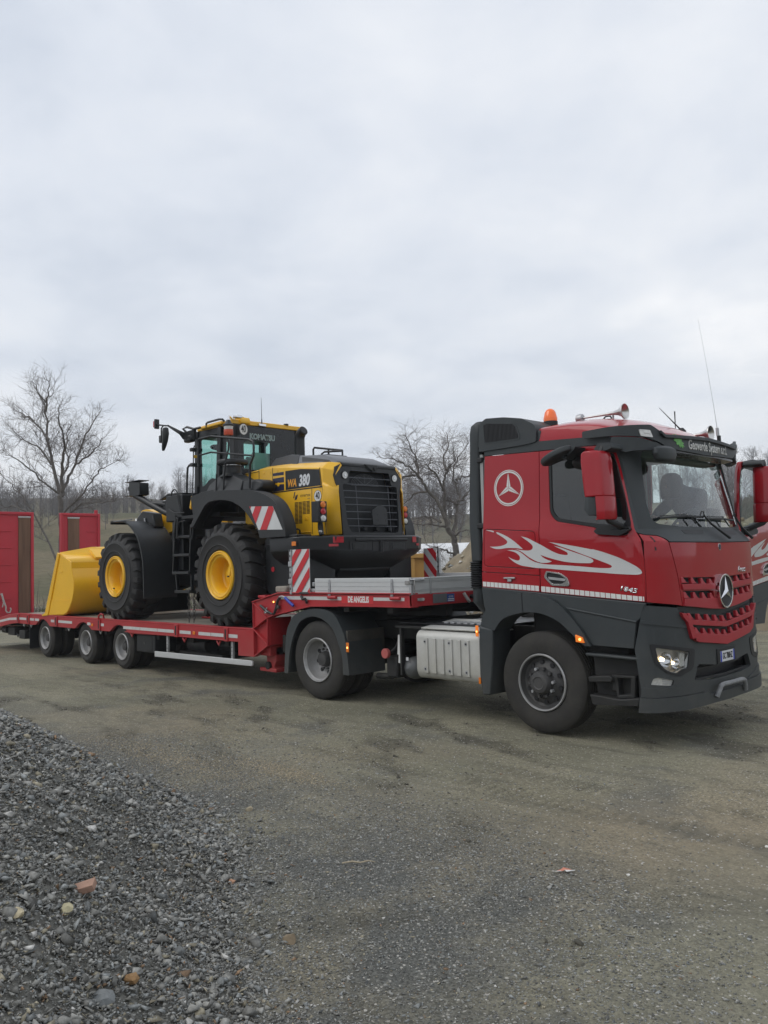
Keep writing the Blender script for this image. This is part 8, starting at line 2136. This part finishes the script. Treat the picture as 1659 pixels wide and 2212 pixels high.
G().cyl((-6.2, -.52, 4.25), (-6.2, -.52, 4.262), .035, 14).obj("roof_cap", 'lblk', cb_)
G().cyl((-6.15, .45, 4.20), (-6.15, .45, 4.225), .045, 14).obj("roof_cap", 'lblk', cb_)
bc = empty("roof_side_lamp", (-6.03, -.95, 4.0), cb_)
G().tube([(-6.18, -.74, 4.20), (-6.12, -.85, 4.235), (-6.03, -.93, 4.22), (-6.02, -.95, 4.15)], .018, 8).obj("lamp_bracket", 'chrome', bc)
G().box((-6.10, -.80, 4.20), (-5.98, -.68, 4.25)).obj("lamp_mount", 'chrome', bc, .01)
G().lathe([(4.045, .075), (4.055, .095), (4.075, .095), (4.10, .06), (4.15, .035)], (-6.02, -.95, 0), 'z', 20).obj("lamp_top", 'lblk', bc)
G().lathe([(3.995, .070), (4.040, .082), (4.046, .082)], (-6.02, -.95, 0), 'z', 20).obj("lamp_band", 'white', bc)
G().lathe([(3.90, .001), (3.90, .070), (3.915, .080), (3.995, .080)], (-6.02, -.95, 0), 'z', 20).obj("lamp_glass", mat("orange_red_lens", (.62, .10, .05), .3, 0, .1, 30, coat=.4), bc)
ra_ = empty("radio_aerial", (-6.13, -.14, 4.2), cb_)
G().box((-6.15, -.22, 4.125), (-6.09, -.06, 4.17)).obj("aerial_foot", 'chrome', ra_, .008); G().cyl((-6.12, -.14, 4.17), (-6.12, -.14, 4.25), .010, 8).obj("aerial_base", 'ink', ra_)
G().tube([(-6.12, -.14, 4.25), (-6.125, -.14, 4.62)], [.006, .003], 6).obj("aerial_rod", 'lblk', ra_)
# front mirror arm
ma = empty("front_mirror_arm", (-7.3, -.85, 4.1), ld)
G().loft([[(-7.18, -.80, 3.97), (-7.18, -.80, 4.14), (-7.18, -.86, 4.14), (-7.18, -.86, 3.97)], [(-7.36, -.90, 3.98), (-7.36, -.90, 4.10), (-7.36, -.96, 4.10), (-7.36, -.96, 3.98)], [(-7.36, -1.00, 4.055), (-7.36, -1.00, 4.125), (-7.34, -1.04, 4.125), (-7.34, -1.04, 4.055)], [(-6.94, -1.47, 4.09), (-6.94, -1.47, 4.125), (-6.92, -1.50, 4.125), (-6.92, -1.50, 4.09)]]).obj("arm_casting", 'lblk', ma, .008)
G().box((-7.42, -.92, 3.93), (-7.20, -.80, 4.05)).obj("arm_foot", 'lblk', ma, .03)
G().tube([(-7.36, -.88, 4.10), (-7.45, -.90, 4.18), (-7.35, -.88, 4.20), (-7.20, -.84, 4.15), (-7.06, -.80, 4.16)], .022, 6).obj("arm_stay", 'lblk', ma)
G().tube([(-6.92, -1.48, 4.107), (-7.0, -1.50, 4.117), (-7.24, -1.50, 4.165)], .013, 8).obj("lamp_stalk", 'lblk', ma)
G().box((-7.29, -1.54, 4.10), (-7.25, -1.46, 4.26)).obj("position_lamp_body", 'lblk', ma, .008)
G().box((-7.34, -1.53, 4.13), (-7.288, -1.47, 4.235)).obj("position_lamp_lens", 'redlens', ma, .006)
G().tube([(-7.06, -1.50, 4.12), (-7.12, -1.50, 4.09), (-7.125, -1.50, 3.92)], .012, 8).obj("mirror_stalk", 'lblk', ma)
G().box((-7.16, -1.53, 3.85), (-7.09, -1.47, 3.97)).obj("mirror_clamp", 'lblk', ma, .01)
G().loft([[(-6.99 + dx + .075 * math.cos(t) * k, -1.50 + .05 * math.sin(t) * k, z) for t in np.linspace(0, 2 * PI, 14, endpoint=False)] for z, k, dx in ((4.085, .5, 0), (4.07, .85, 0), (3.98, 1.0, 0), (3.86, .85, -.02), (3.78, .65, -.05), (3.72, .40, -.075), (3.71, .2, -.075))]).obj("mirror_head", 'lblk', ma, .004)
# hand rails in front of the door
G().tube([(-7.065, -.95, 3.545), (-7.22, -.95, 3.54), (-7.275, -.95, 3.50), (-7.30, -.95, 3.3), (-7.322, -.95, 2.95)], .020, 8).obj("entry_hand_rail", 'lblk', cb_)
G().tube([(-7.05, -.95, 3.86), (-7.08, -.95, 3.80), (-7.10, -.95, 3.4), (-7.138, -.95, 2.95)], .010, 8).obj("entry_hand_rail", 'lblk', cb_)
for z in (3.80, 3.54, 3.01): G().box((-7.18, -.97, z - .03), (-7.10, -.74, z + .03)).obj("rail_bracket", 'lblk', cb_, .008)
G().box((-7.155, -.905, 3.66), (-7.13, -.80, 3.71)).obj("yellow_latch", 'lyel', cb_, .004)
# interior
G().prism(round_poly([(-6.85, 2.95), (-6.45, 2.95), (-6.42, 3.10), (-6.82, 3.12)], .03, 2), 'y', -.28, .28).obj("seat_cushion", 'seatcloth', cb_, .03)
G().prism(round_poly([(-6.55, 3.08), (-6.42, 3.08), (-6.33, 3.62), (-6.45, 3.65)], .04, 3), 'y', -.26, .26).obj("seat_back", mat("pale_seat_cover", (.36, .42, .42), .8, 0, .1, 5), cb_, .05)
g = G(); ctr = Vector((-6.95, 0, 3.32)); nx = Vector((.55, 0, .83)).normalized(); u_ = Vector((0, 1, 0)); v_ = nx.cross(u_)
g.tube([ctr + (u_ * math.cos(t) + v_ * math.sin(t)) * .19 for t in np.linspace(0, 2 * PI, 28, endpoint=False)], .014, 6, closed=True); g.tube([ctr, ctr - nx * .5], .03, 8); g.obj("steering_wheel", 'lblk', cb_)
G().prism([(-7.24, 2.7), (-7.0, 2.7), (-7.04, 3.15), (-7.22, 3.2)], 'y', -.35, .35).obj("console", 'lblk', cb_, .02)
G().box((-6.72, -.52, 2.9), (-6.3, -.34, 3.24)).obj("armrest_console", 'lblk', cb_, .03)
G().box((-7.22, -.70, 4.00), (-6.2, .70, 4.11)).obj("headliner", 'lblk', cb_, .01)
G().lathe([(-.004, .11), (.004, .11)], (-6.98, -.30, 3.95), 'x', 16).obj("fan_disc", 'lgrey', cb_)
G().loft([[(-7.05, -.44 + .17 * math.cos(t) * k, 3.86 + .055 * math.sin(t) * k) for t in np.linspace(0, 2 * PI, 16, endpoint=False)] for k in (.9, 1.0)]).obj("inner_mirror", 'lgrey', cb_)
G().prism([(-6.26, 3.12), (-6.20, 3.12), (-6.20, 3.70), (-6.26, 3.66)], 'y', -.30, .16).obj("hanging_cloth", mat("pale_cloth", (.40, .47, .46), .8, 0, .12, 4), cb_, .02)
cb_.location.x -= .11; cb_.scale = (1, .905, 1)
# ---- steps and platform
sp_ = empty("access_steps", (-7.1, -1.15, 2), ld)
for a, b in (((-7.43, 1.70), (-7.33, 2.64)), ((-6.90, 1.70), (-6.845, 2.50))):
    G().bar((a[0], -1.10, a[1]), (b[0], -1.10, b[1]), .10, .035, up=(1, 0, 0)).obj("step_side", 'lblk', sp_, .006)
G().bar((-7.335, -1.10, 1.40), (-7.39, -1.10, 1.75), .05, .03).obj("step_side", 'lblk', sp_, .004)
G().bar((-6.89, -1.10, 1.40), (-6.90, -1.10, 1.75), .05, .03).obj("step_side", 'lblk', sp_, .004)
for z, x0, x1 in ((1.40, -7.34, -6.87), (1.71, -7.42, -6.90), (2.005, -7.35, -6.87), (2.305, -7.28, -6.85)):
    G().box((x0, -1.17, z - .022), (x1, -.90, z + .022)).obj("step_tread", 'lgrey', sp_, .006)
G().tube([(-7.27, -1.20, 2.24), (-7.285, -1.20, 2.32), (-7.20, -1.20, 2.60), (-7.17, -1.20, 2.625), (-7.15, -1.20, 2.60), (-7.19, -1.20, 2.3)], .016, 8).obj("step_hand_rail", 'lgrey', sp_)
G().tube([(-6.70, -1.18, 2.46), (-6.75, -1.18, 2.25)], .014, 6).obj("step_hand_rail", 'lgrey', sp_)
G().box((-7.75, -1.08, 2.58), (-7.22, -.60, 3.03)).obj("hydraulic_box", 'lblk', sp_, .02)
G().prism([(-8.03, 2.99), (-7.72, 3.08), (-7.26, 3.06), (-7.26, 3.02), (-7.72, 3.04)], 'y', -1.05, -.60).obj("box_lid", 'lblk', sp_, .006)
G().prism([(-8.04, 2.78), (-7.7, 2.72), (-7.5, 2.75), (-7.5, 2.98), (-8.0, 2.97)], 'y', -1.0, -.7).obj("lamp_arm_root", 'lblk', sp_, .02)
G().box((-7.60, -1.05, 1.75), (-7.25, -.60, 2.60)).obj("side_box", 'lblk', sp_, .015)
G().prism([(-6.84, 2.62), (-6.66, 2.87), (-6.75, 2.90), (-6.90, 2.70)], 'y', -1.06, -1.0).obj("yellow_bracket", 'lyel', sp_, .006)
G().prism([(-6.92, 2.75), (-6.86, 2.95), (-6.89, 2.97), (-6.95, 2.78)], 'y', -1.10, -1.05).obj("yellow_bracket", 'lyel', sp_, .006)
G().box((-7.35, -1.08, 2.60), (-6.1, -.70, 2.66)).obj("platform", 'lblk', sp_, .008)
G().prism([(-6.62, 2.40), (-6.35, 2.75), (-6.1, 2.93), (-6.1, 3.02), (-6.5, 3.0), (-6.85, 2.95), (-6.75, 2.55)], 'y', -1.15, -.75).obj("platform_fairing", 'lblk', sp_, .02)
for pts in ([(-7.55, -1.09, 3.02), (-7.50, -1.09, 3.10), (-7.42, -1.09, 3.12), (-7.33, -1.10, 3.06), (-7.30, -1.10, 2.9), (-7.22, -1.10, 2.72)], [(-7.62, -1.09, 2.80), (-7.4, -1.10, 2.72), (-7.1, -1.10, 2.71)], [(-7.42, -1.09, 2.68), (-7.42, -1.09, 2.50), (-7.40, -1.09, 2.42)], [(-7.4, -1.10, 2.53), (-7.25, -1.11, 2.56), (-7.05, -1.11, 2.57)]):
    G().tube([v for v in catmull(pts, 4)], .012, 6).obj("hydraulic_hose", 'lgrey', sp_)
# ---- front lamp carrier
fl_ = empty("front_lamp_carrier", (-8.8, -1.1, 3.2), ld)
G().prism(round_poly([(-8.90, 3.12), (-8.91, 3.375), (-8.515, 3.335), (-8.512, 3.12), (-8.60, 3.105)], .02, 2), 'y', -1.16, -.98).obj("lamp_case", 'lblk', fl_, .01)
G().box((-9.045, -1.17, 3.372), (-8.52, -.97, 3.384)).obj("case_top_lip", 'lblk', fl_); G().box((-9.035, -1.17, 3.118), (-8.88, -.97, 3.130)).obj("case_bottom_lip", 'lblk', fl_)
G().lathe([(-.02, .055), (-.06, .075), (-.09, .070), (-.10, .045), (-.085, .03)], (-8.90, -1.07, 3.265), 'x', 20).obj("round_lamp_back", 'lblk', fl_)
G().tube([(-8.78, -1.10, 3.13), (-8.33, -1.08, 2.95), (-7.95, -1.0, 2.78), (-7.62, -.95, 2.66)], [.06, .055, .055, .05], 14).obj("carrier_tube", 'lblk', fl_)
G().tube([(-8.36, -1.08, 2.955), (-8.1, -1.0, 2.925), (-7.8, -.92, 2.88)], [.045, .05, .05], 12).obj("carrier_tube", 'lblk', fl_)
# ---- front fender, lift arms, cylinders, bucket
fr_out = [(-9.42, 2.655), (-9.38, 2.69), (-8.92, 2.668), (-8.83, 2.645), (-8.62, 2.555), (-8.45, 2.42), (-8.34, 2.27), (-8.24, 2.03), (-8.20, 1.80), (-8.19, 1.30)]
fr_in = [(a - (.03 if a > -8.8 else 0), b - .028) for a, b in reversed(fr_out)]
oo = [(v.x, v.y) for v in catmull([(a, b, 0) for a, b in fr_out], 4)]; ii = [(v.x, v.y) for v in catmull([(a, b, 0) for a, b in fr_in], 4)]
for sg in (-1, 1):
    G().prism(oo + ii, 'y', sg * 1.27, sg * .62).obj("front_fender", 'lgrey', ld, .004, ang=50)
    G().box((-9.30, sg * 1.275, 2.665), (-8.62, sg * 1.25, 2.685)).obj("front_fender_trim", 'hgrey', ld, .004)
for sg in (-1, 1):
    G().prism(round_poly([(-8.1, 2.55), (-7.95, 2.82), (-8.3, 2.90), (-9.3, 2.75), (-10.4, 2.05), (-11.1, 1.35), (-11.0, 1.15), (-10.7, 1.2), (-10.2, 1.75), (-9.2, 2.35)], .08, 3), 'y', sg * .50, sg * .38).obj("lift_arm", 'lyel', ld, .01)
G().cyl((-9.40, -.56, 2.79), (-9.40, .56, 2.79), .10, 20).obj("arm_pivot_tube", 'lyel', ld, .015)
G().prism(round_poly([(-9.50, 2.62), (-9.48, 2.90), (-9.25, 2.92), (-8.95, 2.84), (-8.85, 2.66)], .05, 3), 'y', -.62, -.50).obj("arm_head_plate", 'lyel', ld, .02)
G().prism([(-9.28, 2.52), (-9.22, 2.74), (-9.02, 2.86), (-8.62, 2.80), (-8.55, 2.54)], 'y', -.85, -.66).obj("work_lamp_case", 'lblk', ld, .02)
G().prism([(-9.32, 2.60), (-9.26, 2.74), (-9.16, 2.60), (-9.06, 2.46), (-9.16, 2.47)], 'y', -.86, -.72).obj("headlamp_glass", 'whitelens', ld, .01)
G().tube([(-8.88, -.87, 2.72), (-8.86, -.87, 2.62), (-8.82, -.87, 2.58), (-8.80, -.87, 2.52)], [.02, .014, .018, .008], 6).obj("lamp_connector", 'steel', ld)
G().cyl((-8.2, 0, 2.80), (-9.6, 0, 2.55), .11, 20).obj("tilt_cylinder", 'lyel', ld, .01); G().cyl((-9.6, 0, 2.55), (-10.3, 0, 2.42), .05, 14).obj("tilt_rod", 'chrome', ld)
G().prism(round_poly([(-10.45, 2.55), (-10.2, 2.5), (-10.25, 1.9), (-10.6, 1.3), (-10.8, 1.35), (-10.5, 1.95)], .06, 3), 'y', -.12, .12).obj("bell_crank", 'lyel', ld, .01)
G().bar((-10.7, 0, 1.35), (-11.1, 0, 1.7), .12, .14).obj("bucket_link", 'lyel', ld, .01)
for sg in (-1, 1): G().cyl((-8.0, sg * .32, 1.75), (-9.9, sg * .32, 1.85), .085, 16).obj("lift_cylinder", 'lyel', ld)
bk = empty("bucket", (-11.8, 0, DZ), ld)
BP = [(-11.60, 2.205), (-11.145, 1.965), (-11.135, 1.84), (-11.045, 1.60), (-11.035, 1.45), (-11.075, 1.30), (-11.16, 1.13), (-11.30, .985), (-11.50, .908), (-11.80, .892), (-12.25, .885), (-12.545, .880)]
def sheet(pts, y0, y1, t, nm, m=MT['lyel']):
    P = [(a, b) for a, b in pts]; Q = []
    for i in range(len(P)):
        a = Vector(P[max(i - 1, 0)]); b = Vector(P[min(i + 1, len(P) - 1)]); d_ = (b - a).normalized(); n_ = Vector((d_.y, -d_.x)); q = Vector(P[i]) - n_ * -t * 1.0
        Q.append(tuple(q))
    return G().prism(P + list(reversed(Q)), 'y', y0, y1).obj(nm, m, bk, .004, ang=28)
curve = [(v.x, v.y) for v in catmull([(a, b, 0) for a, b in BP[2:10]], 3)]
sheet(curve, -1.25, 1.25, .03, "bucket_back")
sheet([BP[1], BP[2]], -1.252, 1.252, .04, "bucket_band")
sheet([(-11.80, .892), (-12.25, .885), (-12.545, .880)], -1.25, 1.25, .035, "bucket_floor")
# sloping top with raised spill guard in the middle
g = G(); g.add([(-11.145, -1.25, 1.965), (-11.70, -1.25, 2.175), (-11.62, -.62, 2.28), (-11.62, .62, 2.28), (-11.70, 1.25, 2.175), (-11.145, 1.25, 1.965)], [(0, 1, 2, 3, 4, 5)])
o = g.obj("spill_guard", 'lyel', bk); o.modifiers.new("t", 'SOLIDIFY').thickness = .03
for y in (-.42, .42):
    G().prism([(-11.14, 1.98), (-11.58, 2.22), (-11.20, 2.17)], 'y', y - .03, y + .03).obj("guard_rib", 'lyel', bk, .006)
G().prism([(-11.18, 2.02), (-11.55, 2.225), (-11.45, 2.24), (-11.16, 2.06)], 'y', -.74, -.50).obj("guard_patch", 'lyel', bk, .01)
SP = [(-11.752, 2.17), (-11.145, 1.965), (-11.135, 1.84), (-11.045, 1.60), (-11.035, 1.45), (-11.075, 1.30), (-11.16, 1.13), (-11.30, .985), (-11.507, .914), (-12.262, .880), (-12.30, .90)]
for sg in (-1, 1):
    G().prism(SP, 'y', sg * 1.235, sg * 1.262).obj("bucket_side", 'lyel', bk, .006)
    G().prism([(-11.752, 2.172), (-11.665, 2.145), (-12.22, .93), (-12.25, .878), (-12.545, .856), (-12.55, .885), (-12.40, .92)], 'y', sg * 1.262, sg * 1.285).obj("side_cutting_edge", 'lyel', bk, .006)
    G().prism([(-12.15, 1.20), (-11.20, 1.205), (-11.20, 1.19), (-12.16, 1.185)], 'y', sg * 1.262, sg * 1.272).obj("wear_plate_edge", 'lyel', bk, .003)
    G().prism([(-12.19, 1.185), (-11.13, 1.185), (-11.20, 1.09), (-11.32, .98), (-11.507, .920), (-12.25, .888)], 'y', sg * 1.262, sg * 1.269).obj("side_wear_plate", 'lyel', bk, .003)
    G().box((-11.72, sg * 1.270, 1.76), (-11.54, sg * 1.262, 1.80)).obj("side_label_plate", 'lyel', bk, .003)
G().box((-12.56, -1.27, .876), (-12.30, 1.27, .905)).obj("cutting_edge", 'chain', bk, .004)
for y in (-.55, .55): G().prism([(-11.06, 1.25), (-10.75, 1.2), (-10.75, 1.45), (-11.04, 1.6)], 'y', y - .16, y - .10).obj("bucket_ear", 'lyel', bk, .006); G().prism([(-11.06, 1.25), (-10.75, 1.2), (-10.75, 1.45), (-11.04, 1.6)], 'y', y + .10, y + .16).obj("bucket_ear", 'lyel', bk, .006)
G().box((-10.2, -.7, .93), (-9.95, .7, 1.3)).obj("front_axle_guard", 'lblk', ld, .02)
# ================================================================== air
hz = bpy.data.materials.new("winter_haze"); hz.use_nodes = True
N, L = hz.node_tree.nodes, hz.node_tree.links
N.clear(); o_ = N.new("ShaderNodeOutputMaterial"); v_ = N.new("ShaderNodeVolumePrincipled")
v_.inputs["Color"].default_value = (0.80, 0.85, 0.92, 1); v_.inputs["Density"].default_value = 0.0008; v_.inputs["Anisotropy"].default_value = 0.2
L.new(v_.outputs[0], o_.inputs["Volume"])
h_ = G().box((-450, -452, -1.6), (450, 448, 52)).obj("haze", hz)
tag(h_, 'thin pale winter haze over the yard and hills', kind='stuff')
